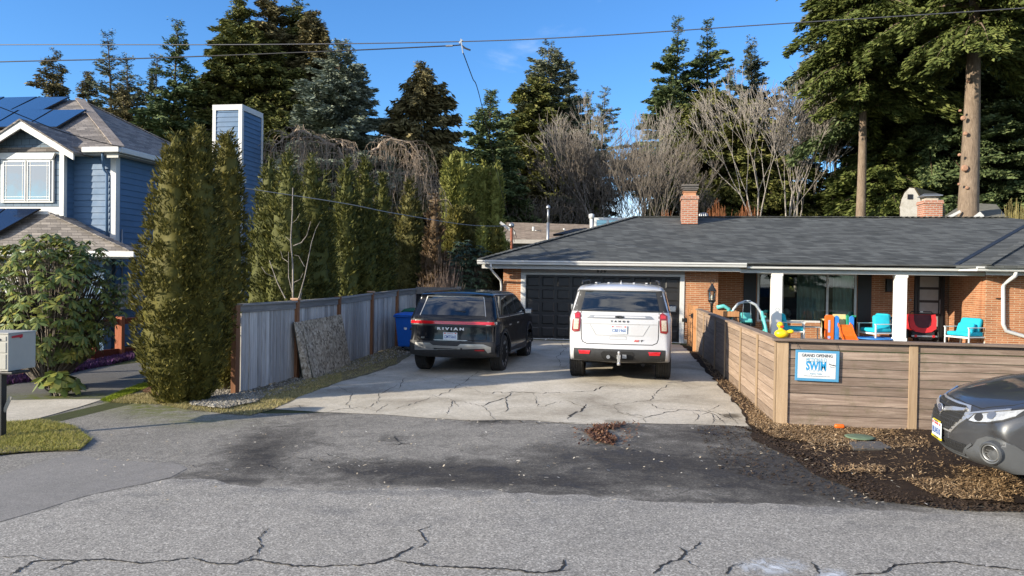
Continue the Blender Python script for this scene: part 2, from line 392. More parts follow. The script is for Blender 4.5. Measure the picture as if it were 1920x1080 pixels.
# ---- cracks, in the tar and the concrete: thin ragged strips
def crack(pts, w, mat, lift, jit=.5, parent=None, name='crack'):
    rr = random.Random(int(pts[0][0]*13+pts[0][1])); P = []
    for i in range(len(pts)-1):
        a, b = pts[i], pts[i+1]; n = max(2, int(math.hypot(b[0]-a[0], (b[1]-a[1])*3)/7))
        for k in range(n):
            t = k/n; P.append((a[0]+(b[0]-a[0])*t+rr.uniform(-1, 1)*3.2*jit, a[1]+(b[1]-a[1])*t+rr.uniform(-1, 1)*1.8*jit))
    P.append(pts[-1]); Wd = [G(x, y) for x, y in P]; vs = []
    for i, p in enumerate(Wd):
        d = (Wd[min(i+1, len(Wd)-1)]-Wd[max(i-1, 0)]).normalized(); s = Vector((-d.y, d.x, 0))
        e = min(1, i/3+.15, (len(Wd)-1-i)/3+.15)*rr.uniform(.3, 1.25)
        for q in (p+s*w*.5*e, p-s*w*.5*e*rr.uniform(.6, 1.3)): vs.append((q.x, q.y, gz(q.x, q.y)+lift))
    return vs, [(2*i, 2*i+1, 2*i+3, 2*i+2) for i in range(len(Wd)-1)]
M_crack = flat('crack_dark', (.022, .021, .021), .95, var=.2)
M_tar = flat('crack_dark_soil', (.03, .026, .02), .95, var=.2)
roadcr = [([(20, 1080), (60, 1055), (90, 1053), (150, 1052)], .05), ([(90, 1072), (150, 1052), (200, 1050), (260, 1058), (330, 1052), (360, 1047)], .045), ([(360, 1047), (395, 1058), (430, 1060), (480, 1050), (540, 1062), (560, 1066)], .05),
    ([(540, 1062), (600, 1064), (690, 1060), (730, 1050), (760, 1035), (780, 1025)], .045), ([(780, 1030), (800, 1020), (792, 1005), (786, 998), (808, 988)], .03), ([(440, 1058), (480, 1043), (490, 1025), (485, 1010), (503, 992)], .028),
    ([(740, 1052), (800, 1062), (870, 1066), (940, 1068), (1010, 1076), (1060, 1072)], .055), ([(1040, 1078), (1058, 1062), (1055, 1050)], .04), ([(1225, 1078), (1245, 1060), (1275, 1050), (1285, 1036), (1270, 1026)], .045), ([(1285, 1036), (1300, 1033), (1312, 1016)], .03),
    ([(1275, 1050), (1300, 1060), (1310, 1066)], .03), ([(1520, 1055), (1530, 1066), (1535, 1080)], .05), ([(1600, 1080), (1660, 1075), (1678, 1062), (1720, 1058), (1790, 1055), (1850, 1064), (1920, 1072)], .05), ([(1660, 1053), (1680, 1060)], .03),
    ([(0, 1046), (60, 1044), (85, 1052)], .025), ([(1360, 1080), (1372, 1064), (1395, 1058)], .035)]
apcr = [([(490, 870), (520, 880), (526, 888)], .02), ([(738, 815), (745, 828), (760, 835)], .03), ([(722, 834), (770, 834)], .05), ([(600, 850), (700, 870), (760, 866)], .015), ([(440, 850), (560, 860), (640, 872)], .012), ([(300, 866), (400, 880), (480, 870)], .012)]
concr = [([(740, 770), (790, 752), (840, 737), (880, 710), (905, 694)], .018), ([(905, 738), (960, 737), (1060, 738)], .05), ([(963, 737), (950, 746), (930, 752), (905, 763)], .045), ([(948, 746), (950, 770), (938, 776)], .025), ([(1060, 738), (1110, 735), (1140, 722)], .03),
    ([(1101, 759), (1092, 771), (1072, 778), (1064, 788)], .06), ([(1060, 752), (1080, 760), (1100, 765)], .018), ([(1100, 765), (1220, 752), (1230, 735), (1260, 720)], .02), ([(1215, 755), (1235, 768), (1330, 772), (1380, 790)], .02), ([(1205, 785), (1260, 772), (1290, 768)], .03),
    ([(1290, 768), (1340, 778), (1360, 798)], .02), ([(1300, 780), (1330, 775), (1345, 790)], .018), ([(1320, 770), (1370, 782), (1400, 790)], .018), ([(1340, 785), (1335, 797)], .018), ([(710, 754), (712, 740), (745, 722)], .018), ([(680, 770), (712, 752), (735, 754)], .014),
    ([(750, 732), (756, 712), (770, 708)], .02), ([(610, 774), (640, 768), (680, 763)], .02), ([(540, 766), (560, 760), (566, 768)], .016), ([(835, 780), (850, 752), (860, 765)], .02), ([(1050, 640.5), (1060, 655), (1045, 670), (1052, 690)], .02), ([(690, 708), (705, 703), (700, 700)], .03), ([(1130, 770), (1225, 785)], .02), ([(870, 790), (905, 792), (960, 790), (1010, 795), (1080, 794)], .05), ([(1240, 640), (1265, 665)], .015), ([(620, 720), (660, 740), (650, 760), (665, 770)], .014), ([(795, 740), (850, 752), (905, 763), (930, 790)], .014), ([(1000, 738), (1010, 765), (1060, 752)], .014), ([(1140, 722), (1230, 735), (1330, 725)], .012), ([(1150, 760), (1160, 775), (1205, 785), (1210, 795)], .014), ([(1330, 772), (1350, 760), (1375, 765)], .014), ([(760, 700), (830, 712), (905, 738)], .012), ([(700, 776), (735, 754)], .012), ([(1300, 772), (1310, 784), (1300, 794)], .014), ([(1362, 772), (1372, 786), (1385, 798)], .014), ([(1010, 700), (1060, 690), (1075, 672)], .012)]
for nm, lst, mt, lift, lb in (('road_crack', roadcr, M_crack, .0095, 'dark ragged crack in the grey street'), ('shoulder_crack', apcr, M_crack, .0075, 'thin dark crack in the shoulder asphalt'), ('driveway_crack', concr, M_tar, .0135, 'dark crack in the pale concrete driveway')):
    V = []; F = []
    for pts, w in lst:
        v, f = crack(pts, w*(.48 if nm == 'road_crack' else .7), mt, lift, .8); b = len(V); V += v; F += [tuple(b+i for i in q) for q in f]
    o = npmesh(nm+'s', V, F, mt); tag(o, lb+', a web of many', 'cracks', None, 'structure')
# chalky paint smears at the bottom right
t = NT('chalk_smear'); co = t.coord(); k = t.ramp(t.noise(co, 9, 7, .75, 1.0), [(.40, 0), (.58, 1)])
a = t.t.nodes.new('ShaderNodeAttribute'); a.attribute_name = 'edge'
al = t.math('MULTIPLY', k, a.outputs['Fac'], True); t.out((.62, .64, .66), .9); t.set(t.b, 'Alpha', al); M_chalk = t.m
def edgefn(cx, cy, rx, ry): return lambda x, y, c: max(0, 1-(((x-cx)/rx)**2+((y-cy)/ry)**2))
o = grid_sheet('paint_smear', [(1370, 1045), (1520, 1045), (1540, 1085), (1370, 1085)], M_chalk, .0085, .04, attrs={'edge': edgefn(1445, 1062, 75, 18)}, label='faded white paint smear on the street', cat='road marking')
o = grid_sheet('paint_smear', [(1520, 1062), (1600, 1062), (1600, 1090), (1520, 1090)], M_chalk, .0085, .04, attrs={'edge': edgefn(1560, 1078, 36, 14)}, label='second smaller white paint smear at the picture edge', cat='road marking')

# ---- loose stuff: grass blades, gravel stones, wood chips, leaves
def scatter_px(poly, n, rng):
    """n random ground points inside a pixel polygon, even in the world"""
    P = [G(*p) for p in poly]; bm = bmesh.new(); bm.faces.new([bm.verts.new((p.x, p.y, 0)) for p in P]); bmesh.ops.triangulate(bm, faces=bm.faces[:])
    T = np.array([[v.co[:2] for v in f.verts] for f in bm.faces]); bm.free()
    a = np.abs(np.cross(T[:, 1]-T[:, 0], T[:, 2]-T[:, 0])); i = rng.choice(len(T), n, p=a/a.sum())
    u = rng.random((n, 2)); k = u.sum(1) > 1; u[k] = 1-u[k]
    q = T[i, 0]+(T[i, 1]-T[i, 0])*u[:, :1]+(T[i, 2]-T[i, 0])*u[:, 1:]
    z = np.array([gz(x, y) for x, y in q]); return np.column_stack([q, z])
def leafmat(name, stops, rough=.7, spec=.3, transl=0):
    """colour varies from leaf to leaf"""
    t = NT(name); g = t.t.nodes.new('ShaderNodeNewGeometry'); co = t.coord()
    k = t.math('ADD', t.math('MULTIPLY', g.outputs['Random Per Island'], .65), t.math('MULTIPLY', t.noise(co, 1.3, 3), .35))
    t.out(t.ramp(k, stops), rough, 0, spec)
    if transl:
        t.b.inputs['Subsurface Weight'].default_value = 0
        tr = t.t.nodes.new('ShaderNodeBsdfTranslucent'); ms = t.t.nodes.new('ShaderNodeMixShader'); ou = t.t.nodes['Material Output']
        t.l(t.b.inputs['Base Color'].links[0].from_socket, tr.inputs[0]); ms.inputs[0].default_value = transl
        t.l(t.b.outputs[0], ms.inputs[1]); t.l(tr.outputs[0], ms.inputs[2]); t.l(ms.outputs[0], ou.inputs[0])
    return t.m
def unit(a): return a/np.maximum(np.linalg.norm(a, axis=-1, keepdims=True), 1e-9)
def blades(name, P, h, w, lean, mat, rng, parent=None):
    n = len(P); az = rng.random(n)*2*np.pi; d = np.column_stack([np.cos(az), np.sin(az), np.zeros(n)]); s = np.column_stack([-d[:, 1], d[:, 0], np.zeros(n)])
    hh = h*(.4+rng.random(n)*.9); tip = P + d*(hh*lean*rng.random(n))[:, None]; tip[:, 2] += hh
    a = P - s*w/2; b = P + s*w/2; V = np.stack([a, b, tip], 1).reshape(-1, 3); F = np.arange(3*n).reshape(n, 3)
    return npmesh(name, V, F, mat, parent)
def flakes(name, P, L, Wd, mat, rng, tilt=.35, thick=None, lift=.01, parent=None):
    """flat slivers lying about"""
    n = len(P); az = rng.random(n)*2*np.pi; tl = (rng.random(n)-.5)*2*tilt
    a = np.column_stack([np.cos(az)*np.cos(tl), np.sin(az)*np.cos(tl), np.sin(tl)]); b = np.column_stack([-np.sin(az), np.cos(az), (rng.random(n)-.5)*tilt*1.5])
    l = (L*(.4+rng.random(n)))[:, None]; w = (Wd*(.5+rng.random(n)))[:, None]; c = P + np.array([0, 0, lift])+np.column_stack([np.zeros(n), np.zeros(n), np.abs(np.sin(tl))*l[:, 0]/2])
    V = np.stack([c-a*l/2-b*w/2, c+a*l/2-b*w/2*.6, c+a*l/2+b*w/2, c-a*l/2+b*w/2*.7], 1).reshape(-1, 3)
    return npmesh(name, V, np.arange(4*n).reshape(n, 4), mat, parent)
def stones(name, P, r, mat, rng, parent=None):
    base = np.array([[1, 0, 0], [0, 1, 0], [-1, 0, 0], [0, -1, 0], [.1, .1, .8], [0, 0, -.6]]); T = np.array([[0, 1, 4], [1, 2, 4], [2, 3, 4], [3, 0, 4], [1, 0, 5], [2, 1, 5], [3, 2, 5], [0, 3, 5]])
    n = len(P); rr = r*(.35+rng.random(n)**2*1.2); s = 1+(rng.random((n, 6, 3))-.5)*.7; az = rng.random(n)*6.28; c, d = np.cos(az), np.sin(az)
    B = base[None]*s*rr[:, None, None]; X = B[:, :, 0]*c[:, None]-B[:, :, 1]*d[:, None]; Y = B[:, :, 0]*d[:, None]+B[:, :, 1]*c[:, None]
    V = np.stack([X, Y, B[:, :, 2]], 2)+P[:, None]+np.array([0, 0, r*.25]); F = (T[None]+6*np.arange(n)[:, None, None]).reshape(-1, 3)
    return npmesh(name, V.reshape(-1, 3), F, mat, parent)
rg = np.random.default_rng(5)
M_grass = leafmat('grass_blades', [(0, (.10, .12, .018)), (.35, (.22, .22, .035)), (.7, (.38, .33, .10)), (1, (.55, .46, .21))], .7, .2)
M_moss = leafmat('moss_blades', [(0, (.10, .15, .01)), (.6, (.22, .27, .02)), (1, (.34, .34, .06))], .8, .15)
M_drygr = leafmat('dry_grass', [(0, (.13, .13, .035)), (.5, (.34, .29, .12)), (1, (.60, .48, .26))], .8, .2)
gp = [(-150, 815), (0, 795), (75, 791), (135, 801), (172, 828), (150, 846), (60, 850), (0, 855), (-150, 880)]
grid_sheet('grass_verge', gp, M_soil, .015, .1, jit=.04, zf=lambda x, y: .012+.012*math.sin(x*4)*math.sin(y*5), label='raised patch of rough turf soil at the mailbox', cat='verge')
P = scatter_px(gp, 42000, rg); P[:, 2] += .02
tag(blades('grass', P, .038, .007, 1.5, M_grass, rg), 'rough sunlit yellow-green grass around the mailbox post', 'grass', None, 'stuff')
P = scatter_px([(188, 752), (232, 733), (262, 722), (290, 718), (285, 726), (240, 742), (205, 755)], 9000, rg); P[:, 2] += .012
tag(blades('moss', P, .035, .008, 1.5, M_moss, rg), 'bright lime moss edging the side driveway', 'moss', None, 'stuff')
a1 = scatter_px([(205, 756), (240, 742), (300, 738), (350, 752), (350, 770), (300, 760)], 7000, rg); a2 = scatter_px([(350, 755), (480, 742), (580, 712), (640, 700), (640, 716), (560, 746), (512, 769), (470, 780), (420, 777), (345, 768)], 16000, rg)
a3 = scatter_px([(560, 700), (700, 655), (745, 648), (745, 682), (640, 716)], 7000, rg); P = np.concatenate([a1, a2, a3]); P[:, 2] += .012
tag(blades('verge_grass', P, .035, .007, 1.6, M_drygr, rg), 'thin dry grass on the verge beside the plank fence', 'grass', None, 'stuff')
M_stone = leafmat('gravel_stones', [(0, (.08, .074, .06)), (.5, (.22, .20, .165)), (.85, (.40, .37, .31)), (1, (.68, .65, .58))], .85, .3)
P = np.concatenate([scatter_px([(345, 742), (380, 730), (440, 733), (500, 742), (480, 758), (420, 772), (360, 764)], 5200, rg), scatter_px([(440, 738), (560, 700), (700, 655), (790, 645), (770, 664), (640, 700), (520, 742), (470, 752)], 3600, rg)])
P[:, 2] += .012+.04*np.exp(-((P[:, 0]+6.3)**2*.5+(P[:, 1]-10.8)**2*.8)); tag(stones('gravel', P, .022, M_stone, rg), 'loose grey gravel heaped at the fence end', 'gravel', None, 'stuff')
P = scatter_px([(262, 735), (290, 722), (350, 728), (380, 736), (345, 748), (300, 745)], 3500, rg); P[:, 2] += .012
M_needle = leafmat('brown_needles', [(0, (.16, .07, .03)), (.6, (.34, .17, .09)), (1, (.5, .3, .18))], .8)
tag(flakes('needle_litter', P, .05, .008, M_needle, rg), 'reddish brown needle litter under the big hedge', 'leaf litter', None, 'stuff')
M_chip = leafmat('wood_chips', [(0, (.04, .024, .014)), (.35, (.13, .078, .038)), (.7, (.38, .25, .13)), (1, (.68, .53, .35))], .8)
def chipset(lst):
    out = []
    for poly, n in lst: out.append(scatter_px(poly, n, rg))
    P = np.concatenate(out); P[:, 2] += .03; return P
P = chipset([([(1300, 655), (1345, 690), (1450, 790), (1420, 810), (1385, 765), (1340, 715)], 4200), ([(1400, 770), (1460, 800), (1560, 805), (1660, 812), (1640, 828), (1540, 838), (1450, 825), (1405, 800)], 11000), ([(1560, 805), (1740, 812), (1745, 845), (1600, 850), (1500, 850)], 3000),
    ([(1470, 830), (1900, 850), (1900, 940), (1600, 900)], 1500), ([(1690, 905), (1880, 905), (1900, 950), (1760, 940)], 2400), ([(1560, 880), (1660, 880), (1660, 893), (1560, 893)], 500), ([(1780, 880), (1920, 890), (1920, 940), (1800, 925)], 1200)])
tag(flakes('wood_chips', P, .040, .009, M_chip, rg, .45, lift=.012), 'tan wood chips scattered over the mulch by the slatted fence', 'wood chips', None, 'stuff')
P = chipset([([(1095, 808), (1130, 806), (1158, 825), (1150, 838), (1110, 828)], 800), ([(1110, 800), (1175, 795), (1150, 806), (1115, 808)], 260), ([(1075, 800), (1200, 792), (1190, 840), (1080, 838)], 160)]); P[:, 2] -= .02
P2_ = chipset([([(1380, 800), (1420, 815), (1520, 880), (1640, 940), (1800, 960), (1920, 962), (1920, 945), (1700, 925), (1560, 880), (1440, 815)], 5200), ([(1300, 800), (1440, 800), (1700, 930), (1600, 950), (1350, 880)], 1300)]); P2_[:, 2] -= .022
tag(flakes('mulch_crumbs', P2_, .035, .016, leafmat('mulch_crumb', [(0, (.02, .013, .01)), (.7, (.05, .032, .02)), (.95, (.10, .065, .04)), (1, (.4, .28, .17))], .9), rg, .5, lift=.004), 'dark crumbs of mulch spilled along the bed edge onto the asphalt', 'mulch crumbs', None, 'stuff')
M_leaf = leafmat('dead_leaves', [(0, (.045, .02, .014)), (.6, (.13, .06, .035)), (1, (.30, .18, .10))], .75)
tag(flakes('leaf_litter', P, .048, .02, M_leaf, rg, .6), 'clump of reddish dead leaves at the driveway mouth', 'leaf litter', None, 'stuff')
P = np.concatenate([scatter_px([(300, 775), (1400, 810), (1900, 960), (320, 960), (100, 870)], 420, rg), scatter_px([(560, 745), (1350, 720), (1390, 790), (600, 770)], 60, rg)]); P[:, 2] += .018
M_bit = leafmat('pale_bits', [(0, (.2, .13, .06)), (.5, (.5, .42, .3)), (1, (.7, .68, .62))], .8)
tag(flakes('debris', P, .03, .014, M_bit, rg, .3), 'tiny pale pebbles and leaf bits strewn over the asphalt', 'debris', None, 'stuff')
M_heath = leafmat('heather', [(0, (.03, .03, .02)), (.4, (.07, .035, .07)), (.8, (.20, .07, .22)), (1, (.34, .18, .36))], .8)
P = scatter_px([(-100, 722), (0, 712), (60, 705), (150, 682), (250, 664), (250, 674), (160, 694), (70, 716), (0, 722), (-100, 735)], 16000, rg)
tag(blades('heather', P, .11, .022, .9, M_heath, rg), 'low purple flowering heather along the red rail fence', 'heather', None, 'stuff')
# ================================================================== materials for buildings
def brick(name, c1, c2, mortar, bw=.30, bh=.062, ms=.008, var=.5):
    t = NT(name); v, oc = xz_vec(t)
    b = t.t.nodes.new('ShaderNodeTexBrick'); t.l(v, b.inputs['Vector']); b.inputs['Scale'].default_value = 1
    b.inputs['Brick Width'].default_value = bw; b.inputs['Row Height'].default_value = bh; b.inputs['Mortar Size'].default_value = ms; b.inputs['Mortar Smooth'].default_value = .2; b.inputs['Bias'].default_value = 0
    b.inputs['Color1'].default_value = lin(c1); b.inputs['Color2'].default_value = lin(c2); b.inputs['Mortar'].default_value = lin(mortar)
    k = t.mix(.7, b.outputs[0], t.ramp(t.noise(oc, 1.2, 6, .7), [(.3, .72), (.7, 1.2)]), 'MULTIPLY')
    k = t.mix(.5, k, t.ramp(t.noise(oc, 30, 3, .6), [(.3, .75), (.7, 1.2)]), 'MULTIPLY')
    t.out(k, .85, 0, .25); h = t.math('SUBTRACT', 1.0, b.outputs['Fac']); t.bump(h, .8, .012); return t.m
M_brick = brick('brick_wall', (.33, .125, .055), (.43, .18, .085), (.52, .38, .25))
M_brickc = brick('brick_chimney', (.36, .13, .075), (.46, .19, .11), (.42, .36, .30), .22, .075, .012)
def shingle(name, a, b, rows=.055, w=.32, bump=.6, streak=.5):
    t = NT(name); v, oc = xz_vec(t)
    n = t.t.nodes.new('ShaderNodeTexBrick'); t.l(v, n.inputs['Vector']); n.inputs['Scale'].default_value = 1; n.offset_frequency = 2; n.offset = .37
    n.inputs['Brick Width'].default_value = w; n.inputs['Row Height'].default_value = rows; n.inputs['Mortar Size'].default_value = .004; n.inputs['Bias'].default_value = .0
    n.inputs['Color1'].default_value = lin(a); n.inputs['Color2'].default_value = lin(b); n.inputs['Mortar'].default_value = lin(tuple(x*.45 for x in a))
    k = t.mix(streak, n.outputs[0], t.ramp(t.noise(oc, 2.2, 6, .7), [(.3, .7), (.7, 1.3)]), 'MULTIPLY')
    k = t.mix(.6, k, t.ramp(t.noise(oc, 90, 3, .8), [(.3, .6), (.7, 1.45)]), 'MULTIPLY')
    t.out(k, .88, 0, .3); t.bump(t.math('SUBTRACT', 1.0, n.outputs['Fac']), bump, .01); return t.m
M_shg = shingle('dark_shingles', (.050, .053, .052), (.110, .115, .111))
M_shb = shingle('brown_grey_shingles', (.13, .115, .105), (.27, .24, .215), .075, .3)
M_sht = shingle('tan_shingles', (.22, .17, .13), (.34, .27, .21), .05, .3)
M_white = flat('white_trim', (.56, .56, .545), .5, var=.06, vs=2)
M_white2 = flat('post_white', (.78, .77, .74), .5, var=.05, vs=3)
M_grey = flat('painted_grey_board', (.30, .29, .275), .6, var=.08)
M_soffit = flat('soffit', (.5, .49, .46), .7, var=.06)
M_gdoor = flat('charcoal_door', (.017, .0165, .0165), .42, var=.15)
M_black = flat('black_paint', (.012, .012, .013), .45, var=.1)
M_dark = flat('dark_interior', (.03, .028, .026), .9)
M_metal = flat('galvanised', (.35, .36, .37), .45, .8)
M_dmetal = flat('dark_metal', (.03, .03, .032), .4, .6)
M_rust = flat('rusty_pipe', (.24, .075, .04), .8, var=.35)
M_cable = flat('black_cable', (.015, .015, .016), .6, var=0)
M_flash = flat('flashing', (.02, .03, .05), .5)
def glassmat(name, tint=(.8, .85, .85), f0=.10, rough=.01, opacity=0.0, body=(.02, .022, .024)):
    m = bpy.data.materials.new(name); m.use_nodes = True; t = m.node_tree; t.nodes.clear()
    N = t.nodes.new; L = t.links.new; o = N('ShaderNodeOutputMaterial'); g = N('ShaderNodeBsdfGlossy'); g.inputs['Roughness'].default_value = rough
    tr = N('ShaderNodeBsdfTransparent'); tr.inputs[0].default_value = lin(tint)
    lw = N('ShaderNodeFresnel'); lw.inputs[0].default_value = 1.55; mm = N('ShaderNodeMath'); mm.operation = 'ADD'; mm.use_clamp = True; L(lw.outputs[0], mm.inputs[0]); mm.inputs[1].default_value = f0
    a = tr.outputs[0]
    if opacity:
        d = N('ShaderNodeBsdfDiffuse'); d.inputs[0].default_value = lin(body); x = N('ShaderNodeMixShader'); x.inputs[0].default_value = opacity; L(tr.outputs[0], x.inputs[1]); L(d.outputs[0], x.inputs[2]); a = x.outputs[0]
    # old panes are never quite flat
    nz = N('ShaderNodeTexNoise'); nz.inputs['Scale'].default_value = 1.3; bp = N('ShaderNodeBump'); bp.inputs['Strength'].default_value = .06; bp.inputs['Distance'].default_value = .05; L(nz.outputs[0], bp.inputs['Height']); L(bp.outputs[0], g.inputs['Normal'])
    x = N('ShaderNodeMixShader'); L(mm.outputs[0], x.inputs[0]); L(a, x.inputs[1]); L(g.outputs[0], x.inputs[2]); L(x.outputs[0], o.inputs[0]); return m
M_glass = glassmat('window_glass', (.75, .80, .78), .03)
M_glassr = glassmat('reflecting_glass', (.4, .42, .42), .38)
M_frost = flat('frosted_glass', (.30, .30, .29), .35, var=.08)
M_curt = flat('curtain_cloth', (.46, .54, .50), .9, var=.1)
M_sill = flat('concrete_base', (.42, .36, .29), .9, var=.15, bump=.3)
# ================================================================== BRICK HOUSE
bh = thing('brick_house', 'long low brick house with dark shingled hip roof, garage and porch', 'house', (-4.35, 24.5, 0)); BO = Vector((-4.35, 24.5, 0))
def mb(): return MB(BO)
YG, YP = 24.5, 26.2
w = mb()
w.box(-4.35, -3.68, YG, YG+.3, .12, 2.42); w.box(1.40, 2.5, YG, YG+.3, .12, 2.42)          # beside the garage door
w.box(-4.35, -4.05, YG+.3, 35, .12, 2.42); w.box(2.2, 2.5, YG+.3, YP, .12, 2.42)
w.box(2.2, 3.93, YP, YP+.3, .12, 2.42); w.box(3.93, 7.06, YP, YP+.3, .12, .66); w.box(7.06, 8.80, YP, YP+.3, .12, 2.42)
w.box(-4.05, 22, 34.7, 35, .12, 1.0)
w.hexa([(9.85, YP+.3, -.1), (9.85, 24.2+.0, -.1), (10.2, 24.2, -.1), (10.2, YP+.3, -.1), (9.85, YP+.3, 2.42), (9.98, 24.2, 2.42), (10.2, 24.2, 2.42), (10.2, YP+.3, 2.42)])
w.box(9.99, 20, 23.95, 24.2, -.1, 2.42)
w.build('brick_wall', M_brick, bh, bevel=0)
for xa_, xb_ in ((-4.37, -3.69), (1.41, 2.52)): b = mb(); b.box(xa_, xb_, YG-.02, YG+.2, -.2, .12); b.build('foundation', M_sill, bh, bevel=.01)
b = mb(); b.box(2.5, 9.95, 23.9, YP, -.1, .15); b.build('porch_floor', M_sill, bh, bevel=.01)
# garage door, its frame, the panel above with the number
b = mb(); b.box(-3.76, -3.60, YG-.03, YG+.2, 0, 2.17); b.box(1.33, 1.47, YG-.03, YG+.2, 0, 2.17); b.box(-3.60, 1.33, YG-.03, YG+.2, 2.10, 2.17); b.build('door_frame', M_white, bh, bevel=.006)
b = mb(); b.box(-3.76, 1.47, YG-.012, YG+.2, 2.17, 2.42); hd = b.build('header_board', M_grey, bh)
g = mb(); g.box(-3.60, 1.33, YG+.05, YG+.1, 0.02, 2.10)
cw = 4.93/10; rh = 2.06/5
for i in range(10):
    for j in range(5):
        x0 = -3.60+i*cw+.045; x1 = x0+cw-.09; z0 = .03+j*rh+.05; z1 = z0+rh-.10; y = YG+.05
        g.hexa([(x0, y, z0), (x1, y, z0), (x1, y+.001, z1), (x0, y+.001, z1), (x0+.035, y-.02, z0+.035), (x1-.035, y-.02, z0+.035), (x1-.035, y-.02, z1-.035), (x0+.035, y-.02, z1-.035)])
        g.box(x0-.012, x1+.012, y-.006, y-.002, z0-.018, z0-.010); g.box(x0-.012, x1+.012, y-.006, y-.002, z1+.010, z1+.018); g.box(x0-.018, x0-.010, y-.006, y-.002, z0-.01, z1+.01); g.box(x1+.010, x1+.018, y-.006, y-.002, z0-.01, z1+.01)
for j in range(1, 5): g.box(-3.60, 1.33, YG+.044, YG+.049, .03+j*rh-.004, .03+j*rh+.004)
g.build('garage_door', M_gdoor, bh)
b = mb(); b.box(-3.60, 1.33, YG+.02, YG+.12, 0.0, .025); b.build('door_seal', M_white, bh)
c = PY(1127.5, 507.5, YG-.02)
tx = text('house_number', '6 3 0', .19, M_black, bh, c-BO, (R(90), 0, 0), .008, width=.30, shear=.15, bold=.004)
# roof
SL = (4.42-2.56)/(29.8-23.75)
EL = Vector((-5.0, 23.72, 2.55)); A = Vector((9.08, 23.72, 2.55)); RL = Vector((-.15, 29.8, 4.42)); RR = Vector((13.1, 29.8, 4.42))
nF = (A-EL).cross(RL-EL).normalized(); B = PP(1920, 425, EL, nF); V = A+(B-A)*((4.30-A.z)/(B.z-A.z))
D0 = PY(1850, 498, 23.15); D0.z = 2.55
nW = (D0-A).cross(V-A).normalized(); H = PP(1920, 455, A, nW); H2 = D0+(H-D0)*1.9
up = Vector((0, 0, .09)); f = mb()
f.slab([EL, A, V, RR, RL], -up)
f.build('roof_slope', M_shg, bh)
f = mb(); f.slab([EL, RL, (-.15+.0, 29.8, 4.42), (-5.0, 35.9, 2.55)], -up) if False else f.slab([EL, RL, (-5.0, 35.9, 2.55)], -up); f.build('roof_hip', M_shg, bh)
f = mb(); f.slab([RL, RR, (20, 35.9, 2.55), (-5.0, 35.9, 2.55)], -up); f.build('roof_slope', M_shg, bh)
f = mb(); f.slab([RR, (22, 35.9, 2.55), (22, 27.8, 3.3), V], -up); f.build('roof_hip', M_shg, bh)
f = mb(); f.slab([A, D0, H2, V], -up); f.build('wing_roof', M_shg, bh)
f = mb(); f.slab([D0, (20, 23.15, 2.55), (20, H2.y, H2.z), H2], -up); f.build('wing_roof', M_shg, bh)
# ridge / hip caps and valley metal
def cap(a, b, wd=.24, n=None):
    f = globals()['f']; a = Vector(a); b = Vector(b); k = int((b-a).length/.2)
    for i in range(k):
        p = a.lerp(b, i/k); q = a.lerp(b, (i+1.15)/k); f.bar(p+Vector((0, 0, .012+.0)), q+Vector((0, 0, .030)), wd, .02)
for a_c, b_c in ((RL, RR), (EL, RL), (D0, H2)): f = mb(); cap(a_c, b_c); f.build('ridge_cap', M_shg, bh)
f = mb(); n3 = Vector((0, 0, .012)); f.bar(A+n3, V+n3, .16, .02); f.build('valley_flashing', M_flash, bh)
# fascia, gutters, soffit, beam, posts
def gutter(x0, x1, y, z, h=.13, m=None, nm='gutter', par=bh, mbf=mb, mat=None):
    g = (mbf or mb)(); prof = [(0, 0), (-.07, 0), (-.085, .03), (-.085, .055), (-.12, .085), (-.12, h), (-.105, h), (-.105, h-.02), (-.012, h-.02), (0, h)]
    vs = [(x0, y+a, z+b) for a, b in prof]+[(x1, y+a, z+b) for a, b in prof]; n = len(prof)
    g.add(vs, [tuple(range(n)), tuple(range(2*n-1, n-1, -1))]+[(i, n+i, n+(i+1) % n, (i+1) % n) for i in range(n)])
    return g.build(nm, mat or M_white, par)
gutter(-5.06, 3.24, 23.76, 2.41); gutter(3.26, 9.5, 23.84, 2.38)
gutter(9.45, 20, 23.30, 2.38)
b = mb(); b.bar((9.2, 23.80, 2.45), (9.62, 23.27, 2.45), .1, .13); b.build('gutter', M_white, bh)
b = mb(); b.box(-4.95, 3.1, 23.90, 23.96, 2.28, 2.39); b.box(3.1, 9.97, 23.98, 24.16, 2.25, 2.36); b.box(9.8, 20, 23.5, 23.56, 2.27, 2.38); b.build('fascia_trim', M_white, bh, bevel=.004)
b = mb(); b.box(-4.95, 9.95, 23.97, 26.2, 2.40, 2.42); b.box(-4.95, -4.37, 24.5, 35, 2.40, 2.42); b.box(9.75, 20, 23.56, 23.95, 2.40, 2.42); b.build('soffit', M_soffit, bh)
for px0, px1 in ((1447, 1465), (1680, 1697)):
    x0 = PY(px0, 560, 24.02).x; x1 = x0+.30; b = mb(); b.box(x0, x1, 24.0, 24.3, .38, 2.25); b.box(x0-.02, x1+.02, 23.98, 24.32, .15, .38); b.box(x0-.02, x1+.02, 23.985, 24.315, 2.17, 2.245); b.build('porch_post', M_white2, bh, bevel=.008)
